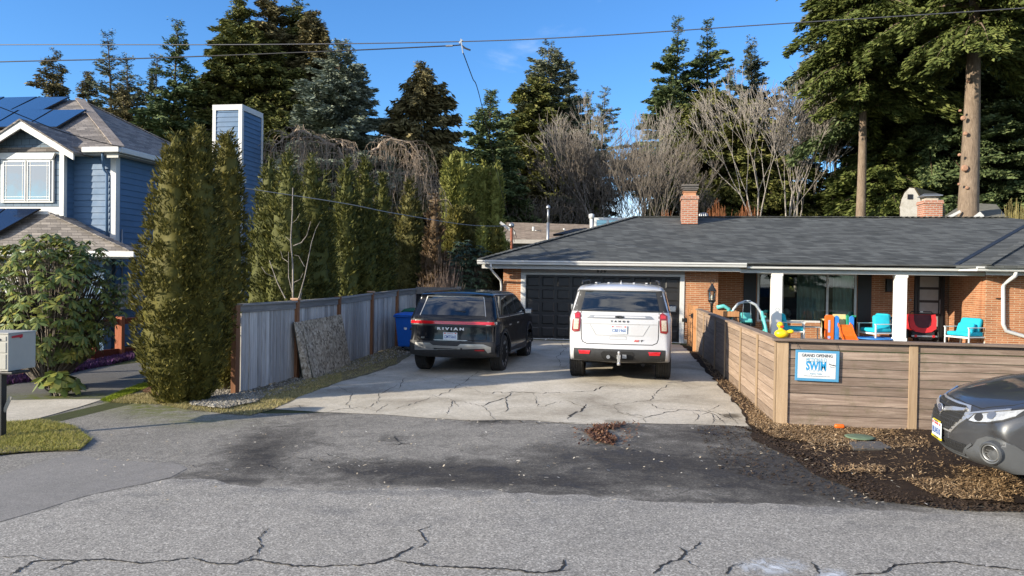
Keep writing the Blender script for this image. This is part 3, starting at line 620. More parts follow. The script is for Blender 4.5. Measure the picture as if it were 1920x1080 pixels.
# the big window: frame, panes, shutters, curtains and the dim room behind it
def wframe(parent, x0, x1, z0, z1, y, muls, wd=.06, mat=None, mbf=mb, dp=.06, hm=()):
    b = mbf(); b.box(x0, x0+wd, y, y+dp, z0, z1); b.box(x1-wd, x1, y, y+dp, z0, z1); b.box(x0+wd, x1-wd, y, y+dp, z0, z0+wd); b.box(x0+wd, x1-wd, y, y+dp, z1-wd, z1)
    for m_, mw in muls: b.box(m_-mw/2, m_+mw/2, y+.003, y+dp-.003, z0+wd, z1-wd)
    for h_, hw in hm: b.box(x0+wd, x1-wd, y+.006, y+dp-.006, h_-hw/2, h_+hw/2)
    return b.build('frame', mat or M_white, parent, bevel=.005)
wn = mb(); xs0 = [3.98, 4.86, 6.22, 7.05]
wn.box(3.93, 7.06, YP+.02, YP+.06, .60, .66); win = wn.build('window', M_white, bh)
wframe(win, 3.94, 7.06, .66, 2.30, YP+.0, [(4.74, .07), (6.16, .07)], .07)
p = mb(); p.box(4.0, 7.0, YP+.034, YP+.040, .72, 2.24); p.build('pane', M_glass, win)
b = mb(); b.box(3.50, 3.90, YP-.04, YP-.001, .5, 2.38)
for i in range(30): b.box(3.54, 3.86, YP-.052, YP-.043, .55+i*.06, .59+i*.06)
b.build('shutter', M_black, bh)
b = mb(); b.box(7.09, 7.50, YP-.04, YP-.001, .5, 2.38)
for i in range(30): b.box(7.13, 7.46, YP-.052, YP-.043, .55+i*.06, .59+i*.06)
b.build('shutter', M_black, bh)
def curtain(x0, x1, y, z0, z1, folds, parent, mat=None):
    n = folds*8; vs = []
    for i in range(n+1):
        t = i/n; x = x0+(x1-x0)*t; yy = y+.04*math.sin(t*folds*6.283)+.02*math.sin(t*17)
        vs += [(x, yy, z0), (x+.01*math.sin(t*30), yy, z1)]
    c = mb(); c.add(vs, [(2*i, 2*i+2, 2*i+3, 2*i+1) for i in range(n)]); return c.build('curtain', mat or M_curt, parent, smooth=True)
curtain(5.25, 6.13, YP+.25, .2, 2.28, 7, win); curtain(6.38, 6.98, YP+.25, .2, 2.28, 5, win)
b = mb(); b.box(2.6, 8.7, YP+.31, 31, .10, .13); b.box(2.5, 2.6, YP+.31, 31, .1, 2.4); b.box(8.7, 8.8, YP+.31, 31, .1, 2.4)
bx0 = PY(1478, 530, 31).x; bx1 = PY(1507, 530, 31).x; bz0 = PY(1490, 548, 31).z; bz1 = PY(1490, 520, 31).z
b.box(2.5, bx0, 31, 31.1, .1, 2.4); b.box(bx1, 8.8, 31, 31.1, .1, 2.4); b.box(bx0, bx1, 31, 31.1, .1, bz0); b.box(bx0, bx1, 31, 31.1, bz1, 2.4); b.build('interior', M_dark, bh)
b = mb(); zz = (bz0+bz1)/2; b.box(bx0, bx1, 31.02, 31.06, zz-.03, zz+.03); b.box(bx0, bx0+.05, 31.02, 31.07, bz0, bz1); b.box(bx1-.05, bx1, 31.02, 31.07, bz0, bz1); b.build('rear_window', M_white, bh)
b = mb(); b.box(4.9, 5.2, 27.2, 27.7, .13, .75); b.lathe([(.02, 0), (.12, .03), (.16, .12), (.12, .24), (.03, .3)], (5.05, 27.1, .78), 12); b.build('interior_seat', flat('pale_seat', (.4, .38, .36), .8), bh)
# front door: black, five frosted lights
dr = mb(); dr.box(8.80, 9.85, YP+.02, YP+.12, .15, 2.42); door = dr.build('front_door', M_black, bh)
b = mb(); b.box(8.82, 8.90, YP-.03, YP+.02, .15, 2.40); b.box(9.60, 9.67, YP-.03, YP+.02, .15, 2.40); b.box(8.9, 9.6, YP-.025, YP+.02, 2.32, 2.40)
x0, x1 = 8.97, 9.53
zs = []
for k in range(5):
    zt = 2.235-k*.42; zs.append((zt-.34, zt))
b.box(8.92, x0, YP-.01, YP+.02, .15, 2.31); b.box(x1, 9.59, YP-.01, YP+.02, .15, 2.31)
pr = 2.31
for z0, z1 in zs: b.box(x0, x1, YP-.01, YP+.02, z1, pr); pr = z0
b.box(x0, x1, YP-.01, YP+.02, .15, pr); b.build('door_panel', M_black, door, bevel=.003)
b = mb()
for z0, z1 in zs: b.box(x0, x1, YP+.005, YP+.015, z0, z1)
b.build('frosted_pane', M_frost, door)
b = mb(); b.box(9.555, 9.57, YP-.06, YP-.045, 1.05, 1.5); b.box(9.555, 9.57, YP-.05, YP-.01, 1.1, 1.12); b.box(9.555, 9.57, YP-.05, YP-.01, 1.42, 1.44); b.build('handle', M_metal, door)
b = mb(); b.box(9.72, 9.84, YP-.0, YP+.018, .4, 2.25); b.build('sidelight', M_glassr, door)
b = mb(); x = PY(1666, 531, YP).x; b.box(x-.085, x+.085, YP-.12, YP-.0, 1.72, 2.14); b.box(x-.10, x-.085, YP-.05, YP, 1.70, 2.16); b.build('wall_lamp', M_black, bh, bevel=.008)
b = mb(); c = PY(1707, 562, YP-.01); b.lathe([(.035, 0), (.035, -.02), (.02, -.03)], c, 12, 'y'); b.build('doorbell', M_metal, bh)
# downspouts and little fittings
def spout(pts, w=.07, nm='downspout'):
    b = mb(); b.tube(pts, w/2, 8); return b.build(nm, M_white, bh, smooth=True)
spout([(-4.62, 23.72, 2.42), (-4.62, 23.74, 2.25), (-4.42, 24.40, 1.90), (-4.40, 24.44, 1.7), (-4.40, 24.44, .1)])
spout([PY(1905, 508, 23.3), PY(1904, 517, 23.3), PY(1884, 531, 23.85), PY(1881, 538, 23.88), PY(1881, 608, 23.88), PY(1886, 620, 23.88), PY(1925, 632, 23.86), PY(1980, 648, 23.86)], .11)
b = mb(); c = PY(1285, 600, YG-.03); b.lathe([(.05, 0), (.08, -.03), (.06, -.08)], c, 12, 'y'); b.lathe([(.03, 0), (.05, -.1), (.03, -.14)], c+Vector((.12, 0, -.03)), 8, 'y'); b.box(c.x-.1, c.x+.18, c.y, c.y+.03, c.z-.06, c.z+.05); b.build('hose_bib', M_dmetal, bh)
b = mb(); c = PY(1867, 560, 23.93); b.tube([c, c+Vector((.1, -.06, .01)), c+Vector((.2, -.03, .02))], .015, 6); b.build('hook', M_dmetal, bh)
# chimneys
def chimney(px0, px1, pybase, pytop, Y, capstyle, nm='chimney'):
    x0 = PY(px0, pybase, Y).x; x1 = PY(px1, pybase, Y).x; zt = PY(px0, pytop, Y).z; zb = PY(px0, pybase, Y).z-.5; d = .75
    c = mb(); c.box(x0, x1, Y, Y+d, zb, zt-.13); c.box(x0-.035, x1+.035, Y-.035, Y+d+.035, zt-.13, zt-.06); c.box(x0-.02, x1+.02, Y-.02, Y+d+.02, zt-.0595, zt); ch = c.build(nm, M_brickc, bh)
    xm, ym, hw = (x0+x1)/2, Y+d/2, (x1-x0)/2
    return ch, xm, ym, hw, zt
Y1 = PP(1293, 421, EL, nF).y
ch, xm, ym, hw, zt = chimney(1278, 1308, 423, 367, Y1, 0)
b = mb(); b.box(xm-.22, xm+.22, ym-.25, ym+.25, zt, zt+.14); b.box(xm-.25, xm+.25, ym-.28, ym+.28, zt+.14, zt+.17); b.build('flue', flat('clay_flue', (.45, .22, .12), .8), ch)
b = mb(); b.box(xm-.27, xm+.27, ym-.3, ym+.3, zt+.21, zt+.25); b.box(xm-.2, xm+.2, ym-.22, ym+.22, zt+.17, zt+.21); b.box(xm-.31, xm+.31, ym-.32, ym+.32, zt+.27, zt+.33); b.box(xm-.31, xm+.31, ym-.32, ym+.32, zt+.37, zt+.43); b.box(xm-.24, xm+.24, ym-.25, ym+.25, zt+.25, zt+.40); b.build('cowl', flat('cowl_metal', (.20, .17, .14), .45, .7, var=.3), ch)
b = mb(); b.box(xm-hw-.03, xm+hw+.03, Y1-.035, Y1, PY(1293, 423, Y1).z-.12, PY(1293, 423, Y1).z+.06); b.box(xm+hw, xm+hw+.04, Y1-.03, Y1+.7, PY(1293, 423, Y1).z-.1, PY(1293, 423, Y1).z+.04); b.build('flashing', M_dmetal, ch)
ch, xm, ym, hw, zt = chimney(1733, 1767, 410, 375, 30.2, 1)
b = mb(); b.box(xm-.22, xm+.22, ym-.2, ym+.2, zt, zt+.08); b.box(xm-.16, xm+.16, ym-.15, ym+.15, zt+.08, zt+.2); b.build('flue', M_sill, ch)
b = mb(); b.add([(xm-.34, ym-.3, zt+.18), (xm+.34, ym-.3, zt+.20), (xm+.34, ym+.3, zt+.20), (xm-.34, ym+.3, zt+.18), (xm-.2, ym, zt+.28), (xm+.25, ym, zt+.28), (xm-.34, ym-.3, zt+.15), (xm+.34, ym-.3, zt+.17), (xm+.34, ym+.3, zt+.17), (xm-.34, ym+.3, zt+.15)], [(0, 1, 5, 4), (1, 2, 5), (2, 3, 4, 5), (3, 0, 4), (6, 7, 1, 0), (7, 8, 2, 1), (8, 9, 3, 2), (9, 6, 0, 3), (9, 8, 7, 6)]); b.build('cowl', M_metal, ch)
# turbine vent, pipes, service mast
c = PY(1319, 409, 30.6); b = mb()
for k in range(12):
    a = 6.283*k/12; b.tube([(c.x+.17*math.cos(a)*s_, c.y+.17*math.sin(a)*s_, c.z+h_) for s_, h_ in ((.9, 0), (1, .08), (.9, .16), (.4, .2))], .022, 4)
b.lathe([(.13, -.3), (.13, 0), (.15, .02), (.13, .15), (.02, .2)], c, 12); b.build('turbine_vent', M_metal, bh, smooth=True)
p0 = PY(1027, 462, 28.5); p1 = PY(1028, 390, 28.5); b = mb(); b.tube([p0-Vector((0, 0, .4)), p0, p0.lerp(p1, .62)], .055, 10); b.tube([p0.lerp(p1, .62), p1], .04, 10); b.lathe([(.07, -.03), (.09, .0), (.07, .08), (.02, .12)], p1, 10); b.build('vent_pipe', M_metal, bh, smooth=True)
p0 = PY(1110, 440, 30); p1 = PY(1109, 410, 30); b = mb(); b.tube([p0-Vector((0, 0, .5)), p1], .07, 10); b.lathe([(.07, 0), (.11, .02), (.11, .17), (.03, .2)], p1, 10); b.build('vent_pipe', M_white, bh, smooth=True)
p0 = PY(960, 472, 27.5); p1 = PY(959, 425, 27.5); b = mb(); b.tube([p0-Vector((0, 0, .6)), p1], .05, 10); ms = b.build('service_mast', M_rust, bh, smooth=True)
b = mb(); b.lathe([(.05, -.05), (.10, .0), (.11, .06), (.08, .12), (.02, .15)], p1, 12); b.build('weatherhead', M_metal, ms, smooth=True)
b = mb(); q = p1+Vector((.02, 0, -.05))
for dx, dz in ((.18, -.35), (-.25, -.2), (.1, -.5)): b.tube([q, q+Vector((dx*.6, -.05, dz*.3)), q+Vector((dx, -.05, dz))], .012, 5)
b.build('service_wire', M_cable, ms)
a_ = PY(938, 417, 27.7); b_ = PY(966, 438, 27.7); b = mb(); b.bar(a_, b_, .05, .09); b.build('brace', M_white, ms)
# ---------------------------------------------------------------- small houses behind
def hthing(name, label, c): return thing(name, label, 'house', c)
# tan-roofed house
n1 = hthing('neighbour_house', 'grey house with plain tan shingle roof behind the garage', (-3, 39, 0)); O = Vector((-3, 39, 0))
a, b_, c, d = PY(925, 449, 39), PY(1140, 455, 39), PY(1140, 422, 43.5), PY(925, 416, 43.5)
f = MB(O); f.slab([a, b_, c, d], (0, 0, -.15)); f.build('roof', M_sht, n1)
f = MB(O); f.box(a.x+.4, b_.x, 39.6, 44, 0, a.z-.1); f.build('wall', flat('grey_wall', (.22, .24, .27), .8), n1)
f = MB(O); f.box(a.x, b_.x, 38.88, 39, a.z-.2, a.z); f.build('gutter', flat('gutter_tan', (.35, .33, .30), .6), n1)
for px_, py_, h in ((1000, 432, .5), (1005, 440, .6), (1058, 434, .4)):
    p = PY(px_, py_, 41.3); f = MB(O); f.tube([p-Vector((0, 0, .6)), p+Vector((0, 0, h*.4))], .07, 8); f.build('vent_pipe', M_white, n1)
for px_, py_ in ((1000, 435), (1045, 433)):
    p = PY(px_, py_, 41.5); f = MB(O); f.box(p.x-.4, p.x+.4, p.y-.3, p.y+.3, p.z-.3, p.z+.05); f.build('roof_vent', flat('vent_brown', (.12, .10, .08), .7), n1)
# white framed sunroom
n2 = thing('sunroom', 'white framed glass sunroom rising behind the ridge of the garage roof', 'sunroom', (2.5, 37, 0)); O = Vector((2.5, 37, 0))
a, b_ = PY(1114, 408, 37), PY(1185, 408, 37)
f = MB(O); z1 = a.z; z0 = z1-1.0; x0, x1 = a.x, b_.x; f.box(x0, x1, 36.98, 37.1, z1-.12, z1); f.box(x0, x1, 36.98, 37.1, z0-2.5, z0)
for k in (0, .33, .64, .985): f.box(x0+(x1-x0)*k, x0+(x1-x0)*k+.12, 36.97, 37.09, z0, z1-.12)
f.box(x0+(x1-x0)*.33, x1, 36.975, 37.08, z1-.62, z1-.5); f.build('frame', M_white, n2)
f = MB(O); f.box(x0, x1, 37.03, 37.05, z0, z1-.1); f.build('pane', M_glassr, n2); f = MB(O); f.slab([(x0, 37.1, z1), (x1, 37.1, z1), (x1, 40, z1+.1), (x0, 40, z1+.1)], (0, 0, -.1)); f.box(x0, x1, 39.5, 40, 0, z1); f.build('roof', M_metal, n2)
# rear wing roof edge (mossy)
a, b_ = PY(962, 470, 32), PY(1112, 428, 34.6)
f = mb(); f.slab([a, b_, b_+Vector((3, 6, -.2)), a+Vector((1, 6, 0))], (0, 0, -.22)); f.build('rear_roof', dirtmat('mossy_roof', (.16, .15, .07), (.27, .24, .13), (.34, .30, .20), .3), bh)
a, b_ = PY(1048, 441.5, 32.8), PY(1088, 431, 33.8); f = mb(); f.bar(a+Vector((0, .2, .04)), b_+Vector((0, .2, .04)), .8, .09); f.build('roof_panel', M_dmetal, bh)
# gambrel dovecote-like shed
n3_ = thing('gambrel_shed', 'weathered white plywood shed with pointed curved gable and square hole', 'shed', (12.4, 36, 0)); O = Vector((12.4, 36, 0))
pts = [(1688, 470), (1688, 388), (1691, 374), (1697, 361), (1706, 352), (1714, 353), (1722, 366), (1728, 380), (1730, 392), (1730, 470)]
P3 = [PY(x, y, 36) for x, y in pts]; f = MB(O); f.slab(P3, (0, .12, 0)); f.build('gable', dirtmat('weathered_white', (.35, .32, .26), (.48, .45, .39), (.55, .53, .48), .15), n3_)
f = MB(O)
for i in range(len(P3)-1):
    a, b_ = P3[i], P3[i+1]; m_ = (a+b_)/2; o_ = (m_-(sum(P3, Vector())/len(P3))); o_ = Vector((o_.x, 0, o_.z)).normalized()*.06
    bkv = Vector((1.75, 2.3, 0)); f.hexa([a+Vector((0, .12, 0)), b_+Vector((0, .12, 0)), b_+bkv, a+bkv, a+o_, b_+o_, b_+o_+bkv, a+o_+bkv])
f.build('roof', dirtmat('mossy_brown', (.07, .05, .03), (.12, .09, .05), (.14, .14, .06)), n3_)
c = PY(1706.5, 369, 35.99); f = MB(O); f.box(c.x-.11, c.x+.11, 35.975, 35.99, c.z-.11, c.z+.11); f.build('opening', M_black, n3_)
n4 = hthing('far_house', 'low house with weathered grey roof half hidden behind the big bare trunk', (18, 42, 0)); O = Vector((18, 42, 0))
a, b_, c, d = PY(1750, 404, 42), PY(1795, 388, 44), PY(1925, 392, 46), PY(1925, 412, 42)
f = MB(O); f.slab([PY(1762, 410, 42), PY(1890, 409, 42), PY(1868, 383, 46), PY(1810, 380, 46)], (0, 0, -.15)); f.build('roof', flat('grey_old_roof', (.16, .155, .13), .9, var=.3), n4)
f = MB(O); f.slab([PY(1822, 408, 41.9), PY(1838, 397, 41.9), PY(1845, 404, 41.9), PY(1845, 412, 41.9)], (0, .1, 0)); f.slab([PY(1768, 411, 41.9), PY(1800, 394, 41.9), PY(1802, 398, 41.9), PY(1776, 412, 41.9)], (0, .1, 0)); f.build('gable_trim', M_white, n4)
f = MB(O); f.box(PY(1775, 410, 42).x, PY(1885, 410, 42).x, 42.3, 46, 0, PY(1800, 410, 42).z-.1); f.build('wall', flat('beige_wall', (.35, .32, .27), .8), n4)
# ================================================================== BLUE HOUSE
M_blue = flat('blue_siding', (.070, .140, .245), .62, var=.10, vs=1.5)
t = NT('blue_shingle_siding'); v, oc = xz_vec(t); n = t.t.nodes.new('ShaderNodeTexBrick'); t.l(v, n.inputs['Vector']); n.inputs['Scale'].default_value = 1; n.offset = .43
n.inputs['Brick Width'].default_value = .24; n.inputs['Row Height'].default_value = .17; n.inputs['Mortar Size'].default_value = .006
for k_, c_ in (('Color1', (.095, .145, .20)), ('Color2', (.12, .175, .235)), ('Mortar', (.03, .045, .07))): n.inputs[k_].default_value = lin(c_)
t.out(n.outputs[0], .7); t.bump(t.math('SUBTRACT', 1.0, n.outputs['Fac']), .8, .02); M_blsh = t.m
M_solar = flat('solar_cell', (.012, .022, .05), .12, var=.05, coat=.6); M_solarf = flat('solar_frame', (.02, .02, .022), .35, .5)
HX, HY = -14.2, 18.8
lo = Vector((HX, HY, 0)); lh = thing('blue_house', 'two storey blue lap sided house with white trim and solar panels', 'house', lo)
def lb(): return MB(lo)
def siding(p0, p1, z0, z1, outn, ex=.17, par=lh, nm='siding'):
    b = lb(); p0 = Vector(p0); p1 = Vector(p1); o_ = Vector(outn)
    z = z0
    while z < z1:
        zt = min(z+ex, z1)
        a, c = p0+o_*.028, p1+o_*.028; d, e = p0+o_*.008, p1+o_*.008
        b.add([(a.x, a.y, z), (c.x, c.y, z), (e.x, e.y, zt), (d.x, d.y, zt), (p0.x, p0.y, z), (p1.x, p1.y, z)], [(0, 1, 2, 3), (4, 5, 1, 0)]); z += ex
    return b.build(nm, M_blue, par)
XR = PY(138, 350, HY).x; YB = PX(121, 350, XR).y
b = lb(); b.box(-26, HX, HY, 26.5, -.3, 5.3); b.box(-26, XR, YB, HY, 2.0, 5.3); b.build('core_wall', M_blue, lh)
siding((XR, HY, 0), (HX, HY, 0), -.3, 5.3, (0, -1, 0)); siding((HX, HY, 0), (HX, 26.5, 0), -.3, 5.3, (1, 0, 0)); siding((XR, YB, 0), (XR, HY, 0), 2.0, 5.3, (1, 0, 0))
# gable bay
z_e = PY(137, 283, YB-.35).z; ap = PY(38, 236, YB); xl = 2*ap.x-XR
b = lb(); b.add([(xl, YB-.02, 2.2), (XR-.0, YB-.02, 2.2), (XR, YB-.02, z_e+.15), (ap.x, YB-.02, ap.z+.05), (xl, YB-.02, z_e+.15)], [(0, 1, 2, 3, 4)]); b.build('gable_wall', M_blsh, lh)
apo = PY(38, 226, YB-.4); er = PY(137, 287, YB-.4); el = Vector((2*apo.x-er.x, er.y, er.z))
b = lb(); w_ = Vector((0, 0, -.18)); b.slab([apo, er, er+w_, apo+w_*1.15], (0, .05, 0)); b.slab([apo, apo+w_*1.15, el+w_, el], (0, .05, 0)); b.build('rake_board', M_white, lh)
bk = 5.0; b = lb()
b.slab([apo+Vector((0, -.03, .05)), er+Vector((.03, -.03, .03)), er+Vector((.03, bk, .03)), apo+Vector((0, bk, .05))], (0, 0, -.05)); b.slab([apo+Vector((0, -.03, .05)), apo+Vector((0, bk, .05)), el+Vector((0, bk, .03)), el+Vector((0, -.03, .03))], (0, 0, -.05)); b.build('gable_roof', M_shb, lh)
def cboard(x0, x1, y0, y1, z0, z1, nm='corner_board'): b = lb(); b.box(x0, x1, y0, y1, z0, z1); return b.build(nm, M_white, lh, bevel=.005)
xa = PY(111.5, 350, YB-.05).x; cboard(xa, XR+.03, YB-.06, YB-.021, PY(115, 405, YB-.05).z, PY(115, 276, YB-.05).z)
cboard(XR-.0+.002, XR+.035, YB-.021, YB+.05, 3.1, 5.2)
cboard(HX-.13, HX+.04, HY-.05, HY-.0, 2.7, 5.15); cboard(HX+.0, HX+.045, HY+.0, HY+.11, 2.7, 5.15)
b = lb(); zt = PY(60, 388, YB-.05).z; zb_ = PY(60, 402, YB-.05).z; b.box(-26, xa-.001, YB-.06, YB-.021, zb_, zt); b.build('band_board', M_white, lh)
# window with grilles, wide flared head
def PYb(x, y): return PY(x, y, YB-.06)
a = PYb(3, 378); c = PYb(99, 300); wn = lb(); wn.box(a.x-.02, c.x+.03, YB-.075, YB-.022, a.z-.03, c.z+.02); wnd = wn.build('window', M_white, lh)
hp = [PYb(-2, 287), PYb(105, 287), PYb(100, 299), PYb(3, 299)]; b = lb(); b.slab([p+Vector((0, -.05, 0)) for p in hp], (0, .07, 0)); b.build('head_trim', M_white, wnd)
def lbx(): return lb()
for q0, q1 in ((8, 49), (53, 95)):
    u = PYb(q0, 375); v_ = PYb(q1, 303); f = lb(); f.box(u.x, v_.x, YB-.085, YB-.076, u.z, v_.z); f.build('pane', M_glassr, wnd)
    g = lb(); 
    for fx in (.12, .88): x = u.x+(v_.x-u.x)*fx; g.box(x-.008, x+.008, YB-.092, YB-.086, u.z, v_.z)
    for fz in (.08, .90): z = u.z+(v_.z-u.z)*fz; g.box(u.x, v_.x, YB-.091, YB-.0865, z-.008, z+.008)
    for x in (u.x, v_.x): g.box(x-.014, x+.014, YB-.10, YB-.075, u.z-.03, v_.z+.03)
    for z in (u.z, v_.z): g.box(u.x-.02, v_.x+.02, YB-.102, YB-.075, z-.014, z+.014)
    g.build('grille', M_white, wnd)
# main pyramid roof
EZ = 5.36; EC = Vector((-13.85, 18.42, EZ)); EB = Vector((-13.85, 24.9, EZ)); nf = Vector((0, -.5, 1)).normalized()
pk = PP(150, 187, EC, nf); E2 = Vector((-28, 18.42, EZ)); up = Vector((0, 0, -.12))
f = lb(); f.slab([E2, EC, pk, (-28, pk.y, pk.z)], up); f.build('main_roof', M_shb, lh)
f = lb(); f.slab([EC, EB, pk], up); f.build('main_roof', M_shb, lh)
f = lb(); f.slab([EB, (-28, 24.9, EZ), (-28, pk.y, pk.z), pk], up); f.build('main_roof', M_shb, lh)
M_shc = shingle('ridge_shingles', (.27, .22, .18), (.36, .30, .25), .075, .3); 
for q_ in (EC, EB): f = lb(); cap(q_, pk, .3); f.build('hip_cap', M_shc, lh)

b = lb(); b.box(er.x+.05, EC.x+.1, 18.30, 18.42, EZ-.17, EZ-.02); b.box(EC.x, EC.x+.11, 18.42, 25.0, EZ-.17, EZ-.02); b.build('gutter', M_white, lh, bevel=.02)
b = lb(); b.box(-20, EC.x, 18.42, 18.8, EZ-.2, EZ-.18); b.box(HX, EC.x, 18.8, 25, EZ-.2, EZ-.18); b.box(HX, EC.x-.01, 18.43, 18.46, EZ-.3, EZ-.17); b.build('soffit', M_soffit, lh)
b = lb(); q = PY(192, 285, 18.4); b.tube([q, q+Vector((0, .02, -.12)), (HX-.33, HY-.06, q.z-.42), (HX-.22, HY-.08, q.z-.55), (HX-.2, HY-.08, 2.95)], .035, 8); b.build('downspout', M_blue, lh, smooth=True)
# lower hip roof, gutter, panels
K = PY(250, 471, 17.5); Hh = PY(100, 402, YB-.03); W1 = PY(122, 407, YB); W2 = PY(212, 453, HY); Kb = Vector((K.x, HY+.1, K.z))
f = lb(); f.add([K, Kb, W2, (XR, HY, W1.z), W1, Hh], [(0, 1, 2), (0, 2, 3), (0, 3, 4), (0, 4, 5)]); f.add([p+Vector((0, 0, -.1)) for p in (K, Kb, W2)], [(0, 1, 2)]); f.build('porch_roof', M_shb, lh)
Hl = Vector((-26, Hh.y, Hh.z)); Kl = Vector((-26, K.y, K.z)); nl = (K-Hh).cross(Vector((1, 0, 0)))
f = lb(); f.slab([Kl, K, Hh, Hl], (0, 0, -.1)); f.build('porch_roof', M_shb, lh); f = lb(); cap(K, Hh, .26); f.build('hip_cap', M_shb, lh)
b = lb(); b.box(-26, K.x+.1, K.y-.12, K.y, K.z-.16, K.z-.01); b.box(K.x, K.x+.1, K.y, HY+.2, K.z-.16, K.z-.01); b.build('gutter', M_white, lh, bevel=.02)
b = lb(); b.box(-26, K.x, K.y, HY, K.z-.19, K.z-.17); b.build('soffit', M_soffit, lh)
b = lb(); b.box(-26, -14.0, 18.1, 18.4, -.3, K.z-.2); b.build('ground_floor_wall', M_blue, lh)
def panel(quad, p0, n, h=.13, par=lh):
    Q = [PP(x, y, Vector(p0)+Vector(n)*h, n) for x, y in quad]; f = lb(); f.slab(Q, -Vector(n)*.04); o = f.build('solar_panel', M_solarf, par)
    c = sum(Q, Vector())/4; Q2 = [c+(q-c)*.975+Vector(n)*.003 for q in Q]; f = lb(); f.slab(Q2, Vector(n)*.002); f.build('cells', M_solar, o)
for i in range(3):
    a0, a1 = 130-i*61, 130-(i+1)*61+2; b0, b1 = 78-i*61, 78-(i+1)*61+2
    panel([(b1, 207), (b0, 207), (a0, 181), (a1, 182.5)], EC, nf)
for i in range(3):
    a0, a1 = 162-i*63, 162-(i+1)*63+2; b0, b1 = 106-i*63, 106-(i+1)*63+2
    panel([(b1, 238), (b0, 238), (a0, 205), (a1, 206)], EC, nf)
n2_ = (K-Hh).cross(Vector((1, 0, 0))).normalized(); n2_ = n2_ if n2_.z > 0 else -n2_
panel([(-70, 455), (-5, 436), (76, 391), (12, 391)], K, n2_, .2); panel([(-140, 455), (-76, 455), (10, 391), (-60, 391)], K, n2_, .2)
# sided chimney
X0, X1 = -15.05, -13.98; Ya, Yb_ = 25.05, 26.5; zt = 8.0
b = lb(); b.box(X0, X1, Ya, Yb_, 0, zt-.19); ch = b.build('chimney', M_blue, lh)
siding((X0, Ya, 0), (X1, Ya, 0), 4.5, zt-.25, (0, -1, 0), par=ch); siding((X1, Ya, 0), (X1, Yb_, 0), -.2, zt-.25, (1, 0, 0), par=ch)
b = lb(); b.box(X0-.04, X1+.04, Ya-.04, Yb_+.04, zt-.20, zt); b.box(X0-.03, X0+.10, Ya-.045, Ya-.0, 4.4, zt-.201); b.box(X1-.10, X1+.045, Ya-.05, Ya-.001, 0, zt-.202); b.box(X1+.001, X1+.05, Ya-.001, Ya+.07, 0, zt-.202); b.box(X1+.001, X1+.05, Yb_-.06, Yb_+.045, 0, zt-.202); b.build('trim', M_white, ch, bevel=.006)
# meters on the side wall
M_ubox = flat('utility_box_grey', (.42, .43, .44), .5)
def sw(px0, py0, px1, py1, d, mat, nm):
    a = PX(px0, py1, HX+.04); c = PX(px1, py0, HX+.04); b = lb(); b.box(HX+.03, HX+.03+d, a.y, c.y, a.z, c.z); return b.build(nm, mat, lh, bevel=.01)
sw(237, 541, 258, 572, .2, M_ubox, 'utility_box'); sw(221, 532, 233, 546, .15, M_ubox, 'utility_box'); sw(221, 556, 233, 580, .12, M_ubox, 'utility_box')
a = PX(227, 550, HX+.1); b = lb(); b.lathe([(.12, 0), (.12, .12), (.08, .17)], a, 14, 'x'); b.tube([PX(229, 430, HX+.06), PX(229, 530, HX+.06)], .018, 6); b.tube([PX(224, 580, HX+.06), PX(224, 640, HX+.06)], .03, 6); b.tube([PX(232, 545, HX+.15), PX(238, 560, HX+.22), PX(231, 575, HX+.16)], .025, 6); b.build('electric_meter', M_metal, lh, smooth=True)
sw(442, 532, 449, 551, .1, M_white, 'utility_box')
# ================================================================== CARS
def paint(name, col, rough=.3, metal=0.0, coat=1.0, flake=0, dirt=.15, lowd=.35, spec=.5):
    t = NT(name); co = t.coord()
    d = t.ramp(t.noise(co, 2.2, 5, .65), [(.35, 0), (.8, dirt)])
    sz = t.t.nodes.new('ShaderNodeSeparateXYZ'); tc = t.t.nodes.new('ShaderNodeTexCoord'); t.l(tc.outputs['Object'], sz.inputs[0])
    lo_ = t.ramp(sz.outputs[2], [(.25, lowd), (.8, 0)])                 # road film low down
    k = t.math('ADD', d, t.math('MULTIPLY', lo_, t.noise(co, 6, 4)), True)
    c = t.mix(k, col, (.16, .14, .12)); t.out(c, t.math('ADD', rough, t.math('MULTIPLY', k, .5)), metal, spec, t.math('SUBTRACT', coat, k, True))
    t.b.inputs['Coat Roughness'].default_value = .04; return t.m
M_pblack = paint('black_paintwork', (.003, .004, .007), .2, .0, .45, dirt=.01, lowd=.03, spec=.25)
M_pwhite = paint('white_paintwork', (.52, .52, .53), .3, 0, .8, dirt=.08)
M_pgrey = paint('grey_metallic_paintwork', (.060, .063, .069), .36, .45, .8, dirt=.06)
M_clad = flat('black_cladding', (.022, .022, .023), .6, var=.2, vs=9)
M_gclad = flat('grey_cladding', (.07, .073, .076), .5, var=.1)
M_tint = flat('tinted_glass', (.006, .008, .009), .03, 0, .9, .6, var=0)
M_tyre = flat('tyre_rubber', (.022, .021, .020), .85, var=.3, vs=14)
M_chrome = flat('chrome', (.6, .59, .57), .30, .75, var=.04)
M_satin = flat('satin_silver', (.38, .375, .36), .35, .8, var=.06)
M_rim = flat('dark_rim', (.05, .05, .052), .35, .7, var=.1)
M_rimf = flat('machined_rim', (.42, .42, .43), .3, .9, var=.05)
M_red = flat('red_lens', (.50, .006, .012), .12, 0, .6, 1, var=.05); M_dred = flat('dark_red_lens', (.22, .01, .012), .2, 0, .6, .6, var=.05)
M_lens = flat('clear_lens', (.5, .5, .48), .08, .3, .7, 1, var=.25, vs=30); M_amber = flat('pale_lens', (.55, .46, .36), .2, .2, .6, .8, var=.3, vs=40)
M_plate = flat('plate_white', (.60, .66, .70), .4, var=.06); M_pblue = flat('plate_blue', (.05, .10, .28), .5, var=0); M_pred = flat('plate_red', (.5, .10, .09), .5, var=0)
